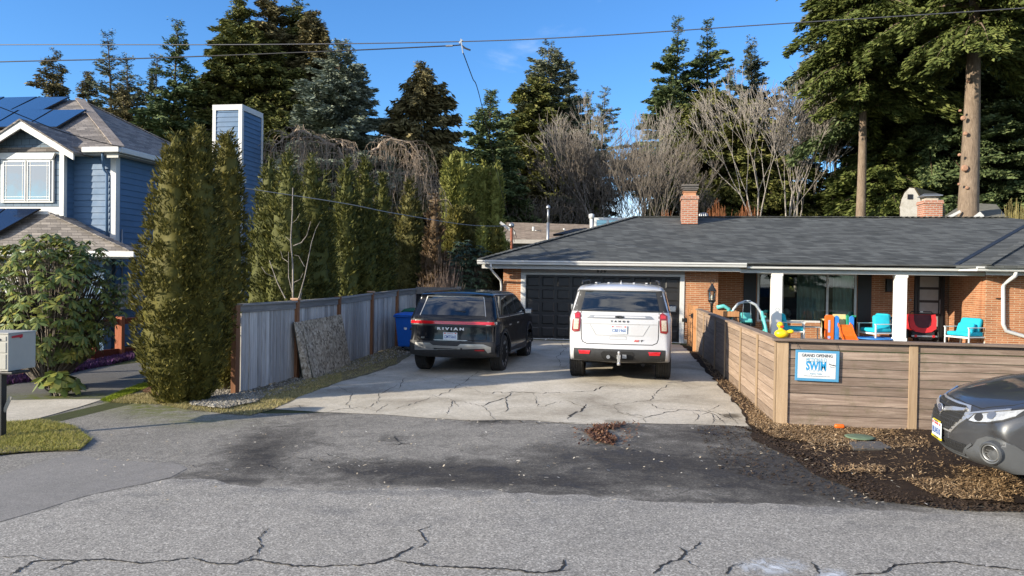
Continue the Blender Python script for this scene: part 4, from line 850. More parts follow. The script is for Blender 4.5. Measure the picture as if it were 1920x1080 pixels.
M_under = flat('underbody', (.010, .010, .010), .9, var=.2)
M_letw = flat('badge_white', (.75, .75, .75), .4, var=0); M_letb = flat('badge_dark', (.04, .04, .04), .4, .4, var=0)
def arc(cx, cz, r, zlow, n=12):
    a0 = math.asin(max(-1, min(1, (zlow-cz)/r))); out = []
    for i in range(n+1):
        a = a0+(math.pi-2*a0)*i/n; out.append((cx+r*math.cos(a), cz+r*math.sin(a)))
    return out       # from front side to rear side, over the top
def densify(P, step):
    out = []
    for i, a in enumerate(P):
        b = P[(i+1) % len(P)]; n = max(1, int(math.hypot(b[0]-a[0], b[1]-a[1])/step))
        for k in range(n):
            t = k/n; out.append(tuple(a[j]+(b[j]-a[j])*t for j in range(len(a))))
    return out
def smooth_prof(P, it=1):
    for _ in range(it):
        Q = []
        for i in range(len(P)):
            a, b, c = P[i-1], P[i], P[(i+1) % len(P)]
            k = b[4] if len(b) > 4 else 1
            Q.append(tuple(b[j]*(1-.5*k)+(a[j]+c[j])*.25*k for j in range(4))+((k,) if len(b) > 4 else ()))
        P = Q
    return P
def shell(prof, W, nt=25, nr=6, grid=.10, cexp=2.0, step=.09, its=2):
    """prof: closed list (x,z,edge radius,crown[,smoothable]); W(x,z): half width"""
    P = smooth_prof(densify(prof, step), its); n = len(P)
    area = sum(P[i][0]*P[(i+1) % n][1]-P[(i+1) % n][0]*P[i][1] for i in range(n))
    if area < 0: P = P[::-1]
    N = []
    for i in range(n):
        a, c = P[i-1], P[(i+1) % n]; dx, dz = c[0]-a[0], c[1]-a[1]; l = math.hypot(dx, dz) or 1; N.append((-dz/l, dx/l))
    V = []; F = []
    def ring(t=None, al=None, sg=1):
        out = []
        for (x, z, r, c, *_), (nx_, nz_) in zip(P, N):
            if t is not None:
                q = c*abs(t)**cexp; xx, zz = x+nx_*q, z+nz_*q; y = t*(W(xx, zz)-r)
            else:
                q = c+r*(1-math.cos(al)); xx, zz = x+nx_*q, z+nz_*q; y = sg*(W(xx, zz)-r*(1-math.sin(al)))
            out.append((xx, y, zz))
        return out
    rings = [ring(al=math.pi/2*k/nr, sg=-1) for k in range(nr, 0, -1)]+[ring(t=-1+2*k/(nt-1)) for k in range(nt)]+[ring(al=math.pi/2*k/nr) for k in range(1, nr+1)]
    for rg_ in rings: V += rg_
    for j in range(len(rings)-1):
        for i in range(n): F.append((j*n+i, j*n+(i+1) % n, (j+1)*n+(i+1) % n, (j+1)*n+i))
    bm = bmesh.new(); bv = [bm.verts.new(v) for v in V]
    for f in F: bm.faces.new([bv[i] for i in f])
    for sg, rg_ in ((-1, rings[0]), (1, rings[-1])):
        b2 = bmesh.new(); b2.faces.new([b2.verts.new((p[0], p[2], 0)) for p in rg_]); bmesh.ops.triangulate(b2, faces=b2.faces[:])
        for ax in (0, 1):
            k = -1.0
            while k < 6:
                co = (k, 0, 0) if ax == 0 else (0, k, 0); bmesh.ops.bisect_plane(b2, geom=b2.verts[:]+b2.edges[:]+b2.faces[:], plane_co=co, plane_no=(1, 0, 0) if ax == 0 else (0, 1, 0)); k += grid
        mp = {v: bm.verts.new((v.co.x, sg*W(v.co.x, v.co.y), v.co.y)) for v in b2.verts}
        for f in b2.faces: bm.faces.new([mp[v] for v in f.verts])
        b2.free()
    bmesh.ops.remove_doubles(bm, verts=bm.verts[:], dist=.0015); bmesh.ops.recalc_face_normals(bm, faces=bm.faces[:])
    return bm
class Car:
    def __init__(s, name, label, prof, W, matl, loc, rz, cat='car', **kw):
        s.e = thing(name, label, cat, loc, rz); bm = shell(prof, W, **kw); s.bvh = BVHTree.FromBMesh(bm)
        me = bpy.data.meshes.new('body'); bm.to_mesh(me); bm.free(); me.shade_smooth(); me.set_sharp_from_angle(angle=R(32)); me.materials.append(matl)
        s.body = bpy.data.objects.new('body', me); COL.objects.link(s.body); s.body.parent = s.e
    def hit(s, view, a, b):
        if view == 'rear': o, d = Vector((-2, a, b)), Vector((1, 0, 0))
        elif view == 'front': o, d = Vector((8, a, b)), Vector((-1, 0, 0))
        elif view == 'left': o, d = Vector((a, 3, b)), Vector((0, -1, 0))
        elif view == 'right': o, d = Vector((a, -3, b)), Vector((0, 1, 0))
        elif view in ('fl', 'fr'):
            g_ = 1 if view == 'fl' else -1; d = Vector((-.766, -.643*g_, 0)); o = Vector((4.4, .45*g_, b))+Vector((-.643, .766*g_, 0))*a-d*3
        elif view == 'top': o, d = Vector((a, b, 4)), Vector((0, 0, -1))
        h, nrm, _, _ = s.bvh.ray_cast(o, d)
        if h is None: h, nrm, _, _ = s.bvh.find_nearest(o+d*(2 if view in ('rear',) else 2.2))
        if nrm.dot(d) > 0: nrm = -nrm
        return h, nrm
    def patch(s, name, view, polys, matl, off=.004, parent=None, res=.05, skirt=.012, smooth=True):
        if isinstance(polys[0][0], (int, float)): polys = [polys]
        V = []; F = []
        for poly in polys:
            bm = bmesh.new(); bm.faces.new([bm.verts.new((p[0], p[1], 0)) for p in poly]); bmesh.ops.triangulate(bm, faces=bm.faces[:])
            for ax in (0, 1):
                lo_ = min(p[ax] for p in poly); hi = max(p[ax] for p in poly); k = math.ceil(lo_/res)*res
                while k < hi:
                    co = (k, 0, 0) if ax == 0 else (0, k, 0); bmesh.ops.bisect_plane(bm, geom=bm.verts[:]+bm.edges[:]+bm.faces[:], plane_co=co, plane_no=(1, 0, 0) if ax == 0 else (0, 1, 0)); k += res
            bmesh.ops.remove_doubles(bm, verts=bm.verts[:], dist=.0005)
            idx = {}; b = len(V); dn = []
            for i, v in enumerate(bm.verts):
                h, nr_ = s.hit(view, v.co.x, v.co.y); idx[v] = b+i; V.append(tuple(h+nr_*off)); dn.append(tuple(h+nr_*(off-skirt)))
            for f in bm.faces: F.append(tuple(idx[v] for v in f.verts))
            bd = [e for e in bm.edges if len(e.link_faces) == 1]; low = {}
            for e in bd:
                for v in e.verts:
                    if v not in low: low[v] = len(V); V.append(dn[idx[v]-b])
            for e in bd: a, c = e.verts; F.append((idx[a], idx[c], low[c], low[a]))
            bm.free()
        m_ = MB(); m_.v = V; m_.f = F; o = m_.build(name, matl, parent or s.e)
        if smooth: o.data.shade_smooth(); o.data.set_sharp_from_angle(angle=R(35))
        return o
    def lines(s, name, view, polylines, w, matl=None, off=.0015, parent=None):
        polys = []
        for pl in polylines:
            for a, b in zip(pl[:-1], pl[1:]):
                d = Vector((b[0]-a[0], b[1]-a[1])).normalized(); q = Vector((-d.y, d.x))*w/2
                polys.append([(a[0]+q.x, a[1]+q.y), (a[0]-q.x, a[1]-q.y), (b[0]-q.x, b[1]-q.y), (b[0]+q.x, b[1]+q.y)])
        return s.patch(name, view, polys, matl or M_under, off, parent, .08, .004, False)
    def words(s, name, body, size, matl, y, z, width, view='rear', off=.006, ext=.003, shear=0, bold=0, parent=None):
        h, _ = s.hit(view, y, z); sg = -1 if view == 'rear' else 1
        return text(name, body, size, matl, parent or s.e, (h.x+sg*off, y, z), (R(90), 0, R(90*sg)), ext, width=width, shear=shear, bold=bold)
    def wheel(s, x, y, r, w, rr, spokes=5, rimm=None, rimf=None, z=None):
        sg = 1 if y > 0 else -1; z = z or r-.012; c = Vector((x, y, z)); m_ = MB(); m_.lathe([(rr*.55, -w*.3), (rr*.9, -w*.3), (rr*.9, w*.2), (rr*.3, w*.2)], c, 20, 'y'); wh = m_.build('wheel', M_under, s.e, True)
        g = .012; hw = w/2; pr = [(rr, -hw+.02), (rr+.02, -hw+.004), (r-.05, -hw), (r-.015, -hw+.012), (r, -hw+.03)]
        for k in range(5):
            a = -hw+.03+(w-.06)*(k+.5)/5; q = (w-.06)/10
            pr += [(r, a-q*.75), (r, a+q*.55), (r-g, a+q*.62), (r-g, a+q*.93)]
        pr += [(r, hw-.03), (r-.015, hw-.012), (r-.05, hw), (rr+.02, hw-.004), (rr, hw-.02), (rr, -hw+.02)]
        m_ = MB(); m_.lathe(pr, c, 48, 'y'); t_ = m_.build('tyre', M_tyre, wh, True); t_.data.set_sharp_from_angle(angle=R(35))
        m_ = MB(); yo = hw-.01
        m_.lathe([(rr+.004, -hw+.03), (rr-.015, -hw+.03), (rr-.03, sg*(yo-.05)), (rr-.012, sg*yo), (rr+.006, sg*yo), (rr+.006, sg*(yo-.015))], c, 40, 'y'); m_.build('rim', rimm or M_rim, wh, True)
        m_ = MB()
        for k in range(spokes):
            a = 6.283*k/spokes+.3
            for da in (-.16, .16):
                d0 = Vector((math.cos(a+da*.6), 0, math.sin(a+da*.6))); d1 = Vector((math.cos(a+da*1.3), 0, math.sin(a+da*1.3)))
                m_.bar(c+d0*.04+Vector((0, sg*(yo-.05), 0)), c+d1*(rr-.015)+Vector((0, sg*(yo-.012), 0)), .05, .025, (0, 1, 0))
        m_.lathe([(.075, sg*(yo-.07)), (.075, sg*(yo-.035)), (.05, sg*(yo-.02)), (.01, sg*(yo-.018))], c, 16, 'y'); m_.build('spokes', rimf or M_rimf, wh, bevel=.004)
        return wh
    def plate(s, view, y, z, num, tilt=0, frame=None, dx=.016):
        h, _ = s.hit(view, y, z); sg = -1 if view == 'rear' else 1; x = h.x+sg*dx; m_ = MB(); m_.box(x-.004, x+.004, y-.1525, y+.1525, z-.077, z+.077); p = m_.build('number_plate', M_plate, s.e, bevel=.003)
        rot = (R(90), 0, R(90*sg)); X = x+sg*.0055
        text('plate_digits', num, .085, M_pblue, p, (X, y, z-.018), rot, .001, width=.26, bold=.0015); text('plate_state', 'WASHINGTON', .03, M_pred, p, (X, y, z+.055), rot, .001, width=.13)
        m_ = MB(); m_.box(X-.001, X+.001, y+.10, y+.135, z+.045, z+.07); m_.box(X-.001, X+.001, y-.135, y-.10, z+.045, z+.07); m_.build('plate_tab', M_pred, p)
        if frame:
            m_ = MB(); 
            for a, b, c, d in ((-.156, .156, -.092, -.070), (-.11, .11, .078, .092)): m_.box(x-.006, x+sg*.008 if sg > 0 else x+.006, y+a, y+b, z+c, z+d)
            m_.build('plate_frame', frame, p, bevel=.002)
            text('frame_lettering', 'CARTER', .022, M_letb, p, (X+sg*.004, y, z-.078), rot, .001, width=.16); text('frame_lettering', 'SUBARU', .016, M_letb, p, (X+sg*.004, y, z+.079), rot, .001, width=.12)
        return p
    def mirror(s, x, y, z, matl, w=.22, h=.17):
        sg = 1 if y > 0 else -1; m_ = MB(); m_.cbox((x, y, z), .12, w, h); o = m_.build('mirror', matl, s.e); b = o.modifiers.new('b', 'BEVEL'); b.width = .05; b.segments = 4; o.data.shade_smooth()
        m_ = MB(); m_.cbox((x-.062, y, z), .006, w-.05, h-.05); g = m_.build('mirror_glass', M_chrome, o, bevel=.002)
        m_ = MB(); m_.bar((x+.02, y-sg*w*.4, z-h*.3), (x+.06, sg*.88, z-.09), .05, .06); m_.build('mirror_arm', M_clad, o)
# --------------------------------------------------------------- white SUV
def tri(x, a, b): return max(0.0, min(1.0, (x-a)/(b-a)))
def Wt(x, z):
    w = 1.015-.10*(1-tri(x, 0, 1.0))**2-.16*tri(x, 4.3, 5.4)**2
    w -= .035*abs(z-.85)**1.5 if z < 1.2 else 0
    w -= .008
    if z > 1.22: w -= (z-1.22)*.27+.035*abs(.37)**1.5*0
    if z < .55: w -= (.55-z)*.12
    return w
ra = arc(1.17, .40, .475, .36); fa = arc(4.24, .40, .475, .36)
prof = [(.12, .40, .05, .06), (.03, .46, .05, .08), (.0, .62, .05, .08), (.03, .68, .06, .08), (.09, .72, .10, .07), (.10, .95, .12, .07), (.10, 1.15, .13, .07), (.13, 1.33, .12, .06), (.33, 1.74, .10, .06), (.30, 1.785, .08, .07), (.26, 1.80, .06, .07), (.30, 1.85, .06, .05), (.62, 1.895, .09, .04),
    (1.5, 1.92, .10, .045), (2.5, 1.91, .10, .045), (3.05, 1.84, .09, .05), (3.5, 1.56, .08, .06), (3.95, 1.24, .08, .04), (4.4, 1.19, .10, .03), (5.05, 1.10, .12, .05), (5.28, .98, .12, .12), (5.35, .75, .12, .14), (5.33, .45, .1, .14), (5.15, .36, .05, .05)]
prof += [(x, z, .015, 0, .3) if 0 else (x, z, .02, 0) for x, z in fa]+[(x, z, .02, 0) for x, z in ra]
c1 = Car('suv', 'white full size SUV parked before the garage door, tow ball under its bumper', prof, Wt, M_pwhite, (-.32, 14.39, 0), R(90))
c1.patch('window_surround', 'rear', [(.90, 1.365), (-.90, 1.365), (-.87, 1.44), (-.78, 1.77), (.78, 1.77), (.87, 1.44)], M_clad, .004)
c1.patch('rear_window', 'rear', [(.74, 1.385), (-.74, 1.385), (-.665, 1.745), (.665, 1.745)], M_tint, .009)
def sidewins(c, polys, zz=None):
    for v in ('left', 'right'):
        c.patch('window_surround', v, polys[0], M_clad, .003, res=.1)
        for p in polys[1:]: c.patch('side_window', v, p, M_tint, .007, res=.1)
sidewins(c1, [[(.30, 1.36), (3.72, 1.33), (3.0, 1.80), (.52, 1.80)], [(.40, 1.39), (1.15, 1.38), (1.15, 1.76), (.58, 1.76)], [(1.22, 1.38), (2.2, 1.37), (2.2, 1.77), (1.22, 1.77)], [(2.28, 1.37), (3.5, 1.37), (2.95, 1.77), (2.28, 1.77)]])
for sg in (1, -1):
    m = lambda P: [(sg*a, b) for a, b in P][::1 if sg > 0 else -1]
    tl = c1.patch('tail_light', 'rear', m([(.745, 1.33), (.80, 1.36), (.885, 1.30), (.905, 1.0), (.87, .965), (.76, .985), (.745, 1.15)]), M_dred, .014)
    c1.patch('lamp_lens', 'rear', m([(.775, 1.22), (.865, 1.22), (.875, 1.02), (.785, 1.02)]), M_amber, .018, parent=tl); c1.patch('lamp_lens', 'rear', m([(.765, 1.32), (.85, 1.30), (.86, 1.25), (.765, 1.25)]), M_red, .018, parent=tl)
    c1.patch('reflector', 'rear', m([(.54, .625), (.77, .625), (.75, .565), (.56, .565)]), M_red, .022, res=.1)
    m_ = MB(); m_.tube([(.45, sg*.74, 1.89), (.6, sg*.735, 1.945), (2.6, sg*.73, 1.965), (2.9, sg*.735, 1.90)], .018, 6); m_.build('roof_rail', M_clad, c1.e, True)
    m_ = MB(); m_.box(1.7, 3.7, min(sg*.93, sg*1.02), max(sg*.93, sg*1.02), .33, .38); m_.build('running_board', M_clad, c1.e, bevel=.01)
    c1.mirror(3.32, sg*1.11, 1.33, M_letb, .21, .17)
    for x in (1.17, 4.24): c1.wheel(x, sg*.855, .405, .29, .27, 6)
    c1.patch('door_handle', 'left' if sg > 0 else 'right', [(1.55, 1.16), (1.78, 1.16), (1.78, 1.12), (1.55, 1.12)], M_chrome, .03, skirt=.02)
c1.lines('shut_line', 'rear', [[(.735, 1.36), (.725, .86), (.70, .79), (.62, .755), (-.62, .755), (-.70, .79), (-.725, .86), (-.735, 1.36)]], .014)
c1.lines('crease', 'rear', [[(.70, 1.135), (-.70, 1.135)], [(.56, 1.12), (.44, .92), (-.44, .92), (-.56, 1.12)]], .010, flat('paint_shadow_gap', (.30, .30, .30), .6, var=0), off=.004)
gb = c1.patch('trim_bar', 'rear', [(.62, 1.24), (.56, 1.295), (-.56, 1.295), (-.62, 1.24)], M_satin, .02)
c1.patch('trim_inlay', 'rear', [(.49, 1.255), (.47, 1.282), (-.47, 1.282), (-.49, 1.255)], M_pwhite, .024, parent=gb)
c1.patch('emblem', 'rear', [[(.085, 1.255), (.085, 1.28), (.03, 1.28), (.03, 1.293), (-.035, 1.293), (-.035, 1.28), (-.08, 1.28), (-.088, 1.255), (-.03, 1.255), (-.03, 1.243), (.03, 1.243), (.03, 1.255)]], M_letb, .032, parent=gb)
c1.words('lettering', 'T  A  H  O  E', .042, M_letb, 0, 1.187, .34, bold=.002)
c1.words('lettering', 'RS', .045, M_pred, -.315, .825, .10, shear=.3, bold=.003); c1.words('lettering', 'T', .045, M_letb, -.41, .825, .05, shear=.3, bold=.003)
c1.plate('rear', 0.01, 1.03, 'CBE1960', dx=.012)
c1.lines('handle_recess', 'rear', [[(.18, .845), (-.13, .845), (-.13, .90), (.18, .90), (.18, .845)]], .008, flat('paint_shadow_gap', (.30, .30, .30), .6, var=0))
c1.patch('lower_bumper', 'rear', [(.86, .66), (.60, .665), (-.60, .665), (-.86, .66), (-.86, .45), (-.55, .42), (.55, .42), (.86, .45)], M_clad, .010)
c1.patch('hitch_opening', 'rear', [(.30, .62), (-.25, .62), (-.28, .58), (-.26, .47), (.26, .45), (.32, .50), (.34, .58)], M_under, .016)
m_ = MB(); m_.box(-.14, .16, -.035, .035, .50, .57); m_.bar((-.12, 0, .54), (-.12, 0, .44), .05, .05); m_.lathe([(.02, 0), (.02, .03), (.026, .05), (.022, .075), (.005, .085)], (-.12, 0, .56), 12); m_.lathe([(.03, -.09), (.033, -.06), (.02, -.03), (.02, 0)], (-.12, 0, .47), 12); m_.build('tow_hitch', M_chrome, c1.e, bevel=.003)
m_ = MB(); m_.lathe([(.035, 0), (.035, .05)], (-.02, .2, .52), 10, 'x'); m_.box(-.0, .05, -.14, -.06, .50, .57); m_.build('trailer_socket', M_metal, c1.e)
m_ = MB(); m_.box(.5, 4.9, -.7, .7, .36, .6); m_.box(.95, 1.35, -.75, .75, .30, .40); m_.tube([(.25, -.45, .36), (1.2, -.5, .4)], .035, 8); m_.build('underbody', M_under, c1.e)
m_ = MB(); m_.add([(.75, .012, 1.89), (1.0, .012, 1.90), (.75, -.012, 1.89), (1.0, -.012, 1.90), (.77, 0, 1.975), (.80, 0, 1.98)], [(0, 1, 5, 4), (3, 2, 4, 5), (0, 4, 2), (1, 3, 5), (0, 2, 3, 1)]); m_.build('antenna_fin', M_pwhite, c1.e)
for y in (-.5, -.25, 0, .25, .5): m_ = MB(); m_.box(.9, 2.5, y-.02, y+.02, 1.90, 1.925); m_.build('roof_rib', M_pwhite, c1.e, bevel=.006)
# --------------------------------------------------------------- black SUV
def Wr(x, z):
    w = 1.0-.09*(1-tri(x, 0, .95))**2-.14*tri(x, 4.2, 5.1)**2
    if z > 1.16: w -= (z-1.16)*.33
    elif z > .9: w -= 0
    if .62 < z < 1.1: w -= .02*math.sin((z-.62)/.48*math.pi)
    return w
ra = arc(.98, .41, .46, .34); fa = arc(4.03, .41, .46, .34)
prof = [(.14, .33, .05, .06), (.04, .42, .06, .10), (.0, .62, .07, .10), (.02, .72, .10, .10), (.04, .80, .13, .10), (.04, 1.10, .14, .10), (.07, 1.18, .12, .08), (.13, 1.24, .10, .06), (.40, 1.655, .09, .05), (.33, 1.69, .06, .05), (.32, 1.715, .05, .04), (.6, 1.755, .07, .035), (1.6, 1.785, .08, .04), (2.5, 1.77, .08, .04),
    (2.95, 1.70, .08, .05), (3.4, 1.45, .08, .06), (3.75, 1.22, .08, .05), (4.3, 1.18, .12, .03), (4.85, 1.12, .14, .05), (5.05, 1.0, .14, .12), (5.1, .75, .12, .14), (5.07, .42, .1, .12), (4.9, .35, .05, .05)]
prof += [(x, z, .02, 0) for x, z in fa]+[(x, z, .02, 0) for x, z in ra]
c2 = Car('suv', 'black boxy electric SUV with a full width red light bar, parked beside the plank fence', prof, Wr, M_pblack, (-3.86, 15.45, -.075), R(88.1))
c2.patch('rear_window', 'rear', [(.70, 1.245), (-.70, 1.245), (-.60, 1.625), (.60, 1.625)], M_tint, .006)
c2.lines('window_edge', 'rear', [[(.72, 1.235), (.62, 1.64), (-.62, 1.64), (-.72, 1.235)]], .018, M_satin, .004)
sidewins(c2, [[(.42, 1.22), (3.55, 1.20), (2.85, 1.665), (.62, 1.68)], [(.52, 1.25), (1.30, 1.24), (1.30, 1.64), (.70, 1.65)], [(1.36, 1.24), (2.2, 1.235), (2.2, 1.645), (1.36, 1.645)], [(2.27, 1.235), (3.35, 1.235), (2.8, 1.63), (2.27, 1.645)]])
for v, yy in (('right', -1), ('left', 1)): c2.lines('window_trim', v, [[(.40, 1.205), (3.6, 1.185)], [(.40, 1.205), (.60, 1.69), (2.85, 1.675)]], .014, M_chrome, .006)
lbar = c2.patch('light_bar', 'rear', [(.90, 1.122), (-.90, 1.122), (-.92, 1.062), (.92, 1.062)], M_red, .012)
c2.patch('light_bar_border', 'rear', [(.93, 1.15), (-.93, 1.15), (-.93, 1.03), (.93, 1.03)], M_clad, .006)
for v, sg in (('right', -1), ('left', 1)): c2.patch('light_bar_end', v, [(.13, 1.05), (.13, 1.13), (.27, 1.115), (.24, 1.06)], M_lens, .006, parent=lbar)
c2.words('lettering', 'R I V I A N', .072, M_letw, 0, .965, .58, bold=.003)
c2.words('lettering', 'R1S', .05, M_satin, .62, .765, .07, bold=.001)
c2.plate('rear', 0, .815, 'CMT5665', dx=.012)
c2.lines('shut_line', 'rear', [[(.75, 1.22), (.755, .76), (.70, .735), (-.70, .735), (-.755, .76), (-.75, 1.22)], [(.75, 1.015), (-.75, 1.015)]], .012, flat('panel_gap', (.001, .001, .001), .9, var=0))
c2.patch('plate_brow', 'rear', [(.38, .735), (-.38, .735), (-.33, .72), (.33, .72)], M_satin, .014)
c2.patch('lower_bumper', 'rear', [(.93, .70), (-.93, .70), (-.93, .40), (-.6, .355), (.6, .355), (.93, .40)], M_clad, .010)
c2.patch('bumper_trim', 'rear', [(.80, .60), (.78, .655), (.46, .66), (.38, .615), (-.16, .61), (-.22, .655), (-.70, .655), (-.86, .60), (-.86, .50), (-.79, .48), (-.72, .57), (.72, .575), (.80, .50)], M_satin, .022)
for sg in (1, -1):
    c2.patch('reflector', 'rear', [(sg*.52, .545), (sg*.72, .545), (sg*.72, .52), (sg*.52, .52)][::sg], M_dred, .018)
    c2.mirror(3.25, sg*1.09, 1.24, M_pblack, .2, .15)
    for x in (.98, 4.03): c2.wheel(x, sg*.845, .405, .28, .285, 5)
    v = 'left' if sg > 0 else 'right'
    for cx in (.98, 4.03):
        o_ = arc(cx, .41, .535, .40, 14); i_ = arc(cx, .41, .482, .36, 14)
        c2.patch('arch_trim', v, [[o_[k], o_[k+1], i_[k+1], i_[k]] for k in range(14)], M_clad, .014)
    c2.patch('sill_trim', v, [(1.46, .34), (3.56, .34), (3.56, .48), (1.46, .48)], M_clad, .012, res=.15)
    c2.lines('shut_line', v, [[(1.33, 1.2), (1.33, .75), (1.50, .52)], [(2.24, 1.2), (2.24, .5)], [(3.35, 1.2), (3.45, .5)]], .012, flat('panel_gap', (.001, .001, .001), .9, var=0))
    c2.patch('door_handle', v, [(1.42, 1.02), (1.62, 1.02), (1.62, .99), (1.42, .99)], M_chrome, .006); c2.patch('door_handle', v, [(2.32, 1.02), (2.52, 1.02), (2.52, .99), (2.32, .99)], M_chrome, .006)
m_ = MB(); m_.bar((.20, .05, 1.33), (.18, -.28, 1.33), .02, .025); m_.build('wiper', M_clad, c2.e)
m_ = MB(); m_.add([(.62, .012, 1.755), (.82, .012, 1.76), (.62, -.012, 1.755), (.82, -.012, 1.76), (.64, 0, 1.82), (.67, 0, 1.825)], [(0, 1, 5, 4), (3, 2, 4, 5), (0, 4, 2), (1, 3, 5), (0, 2, 3, 1)]); m_.build('antenna_fin', M_pblack, c2.e)
m_ = MB(); m_.box(.5, 4.6, -.7, .7, .34, .55); m_.build('underbody', M_under, c2.e)
# --------------------------------------------------------------- grey crossover, nose towards the camera's right
def Wo(x, z):
    w = .92-.10*(1-tri(x, 0, 1.0))**2-.07*tri(x, 3.9, 4.8)**2
    if z > .98: w -= (z-.98)*.36
    if z < .98: w -= .035*((.98-z)/.5)**2*.5
    return w
ra = arc(1.0, .34, .40, .26); fa = arc(3.87, .34, .40, .26)
prof = [(.2, .30, .06, .06), (.02, .42, .08, .10), (.0, .75, .12, .10), (.05, .98, .12, .08), (.35, 1.45, .08, .05), (.45, 1.60, .08, .04), (1.2, 1.66, .08, .04), (2.2, 1.64, .08, .04), (2.7, 1.52, .08, .05), (3.2, 1.22, .08, .05), (3.55, 1.05, .08, .03), (4.0, .985, .14, .03), (4.40, .90, .17, .05), (4.60, .84, .17, .10), (4.70, .79, .15, .17),
    (4.765, .73, .13, .21), (4.80, .66, .12, .23), (4.80, .50, .12, .24), (4.81, .40, .12, .24), (4.78, .30, .11, .22), (4.66, .24, .07, .14), (4.50, .225, .04, .06), (4.38, .22, .03, .02)]
prof += [(x, z, .02, 0) for x, z in fa]+[(x, z, .02, 0) for x, z in ra]
ha = R(174.5); nose = Vector((2.98, 8.12, 0)); org = nose-Vector((math.cos(ha), math.sin(ha), 0))*4.82
c3 = Car('crossover', 'grey metallic crossover with chrome rimmed grille, nose entering the frame at right', prof, Wo, M_pgrey, (org.x, org.y, .07), ha, cexp=2.6, step=.05, its=4, nt=33, nr=8, grid=.07)
GR = [(-.29, .50), (-.47, .66), (-.46, .73), (-.40, .775), (.40, .775), (.46, .73), (.47, .66), (.29, .50)]
def sc_(P, k, cz=.645): return [(a*k, cz+(b-cz)*k) for a, b in P]
gf_ = c3.patch('grille_frame', 'front', GR, M_chrome, .012, res=.06); gi = c3.patch('grille', 'front', sc_(GR, .89), M_under, .016, res=.06, parent=gf_)
slots = []
for k in range(6):
    z = .545+k*.036; hw = .27+.16*min(1, (z-.50)/.16)
    slots += [[(hw, z), (-hw, z), (-hw, z-.008), (hw, z-.008)]]
for k in range(23):
    y = -.39+k*.0355; zt = .75 if abs(y) < .40 else .72; zb = .53 if abs(y) < .28 else .53+(abs(y)-.28)*.8
    slots += [[(y-.004, zb), (y+.004, zb), (y+.004, zt), (y-.004, zt)]]
c3.patch('grille_mesh', 'front', slots, M_clad, .024, res=.2, parent=gf_, skirt=.008)
c3.patch('grille_wing', 'front', [[(.075, .70), (.09, .665), (.40, .715), (.415, .74), (.22, .72)], [(-.09, .665), (-.075, .70), (-.22, .72), (-.415, .74), (-.40, .715)]], M_chrome, .032, res=.08, parent=gf_, skirt=.016)
h, _ = c3.hit('front', 0, .69); m_ = MB(); n = 24; Vv = [(h.x+.034, .078*math.cos(6.283*k/n), .69+.046*math.sin(6.283*k/n)) for k in range(n)]; m_.slab(Vv, (.012, 0, 0)); em = m_.build('emblem', M_chrome, gf_, bevel=.004)
m_ = MB(); Vv = [(h.x+.0465, .068*math.cos(6.283*k/n), .69+.038*math.sin(6.283*k/n)) for k in range(n)]; m_.slab(Vv, (.002, 0, 0)); m_.build('emblem_field', flat('badge_blue', (.05, .08, .16), .2, .4, var=0), em)
for yy, zz, s_ in ((.03, .70, .013), (-.005, .71, .006), (-.035, .70, .006), (-.02, .68, .006), (.005, .675, .006), (-.045, .682, .006)):
    m_ = MB(); m_.slab([(h.x+.0487, yy+s_*(1 if k % 2 == 0 else .35)*math.cos(6.283*k/8), zz+s_*(1 if k % 2 == 0 else .35)*math.sin(6.283*k/8)) for k in range(8)], (.002, 0, 0)); m_.build('emblem_star', M_chrome, em)
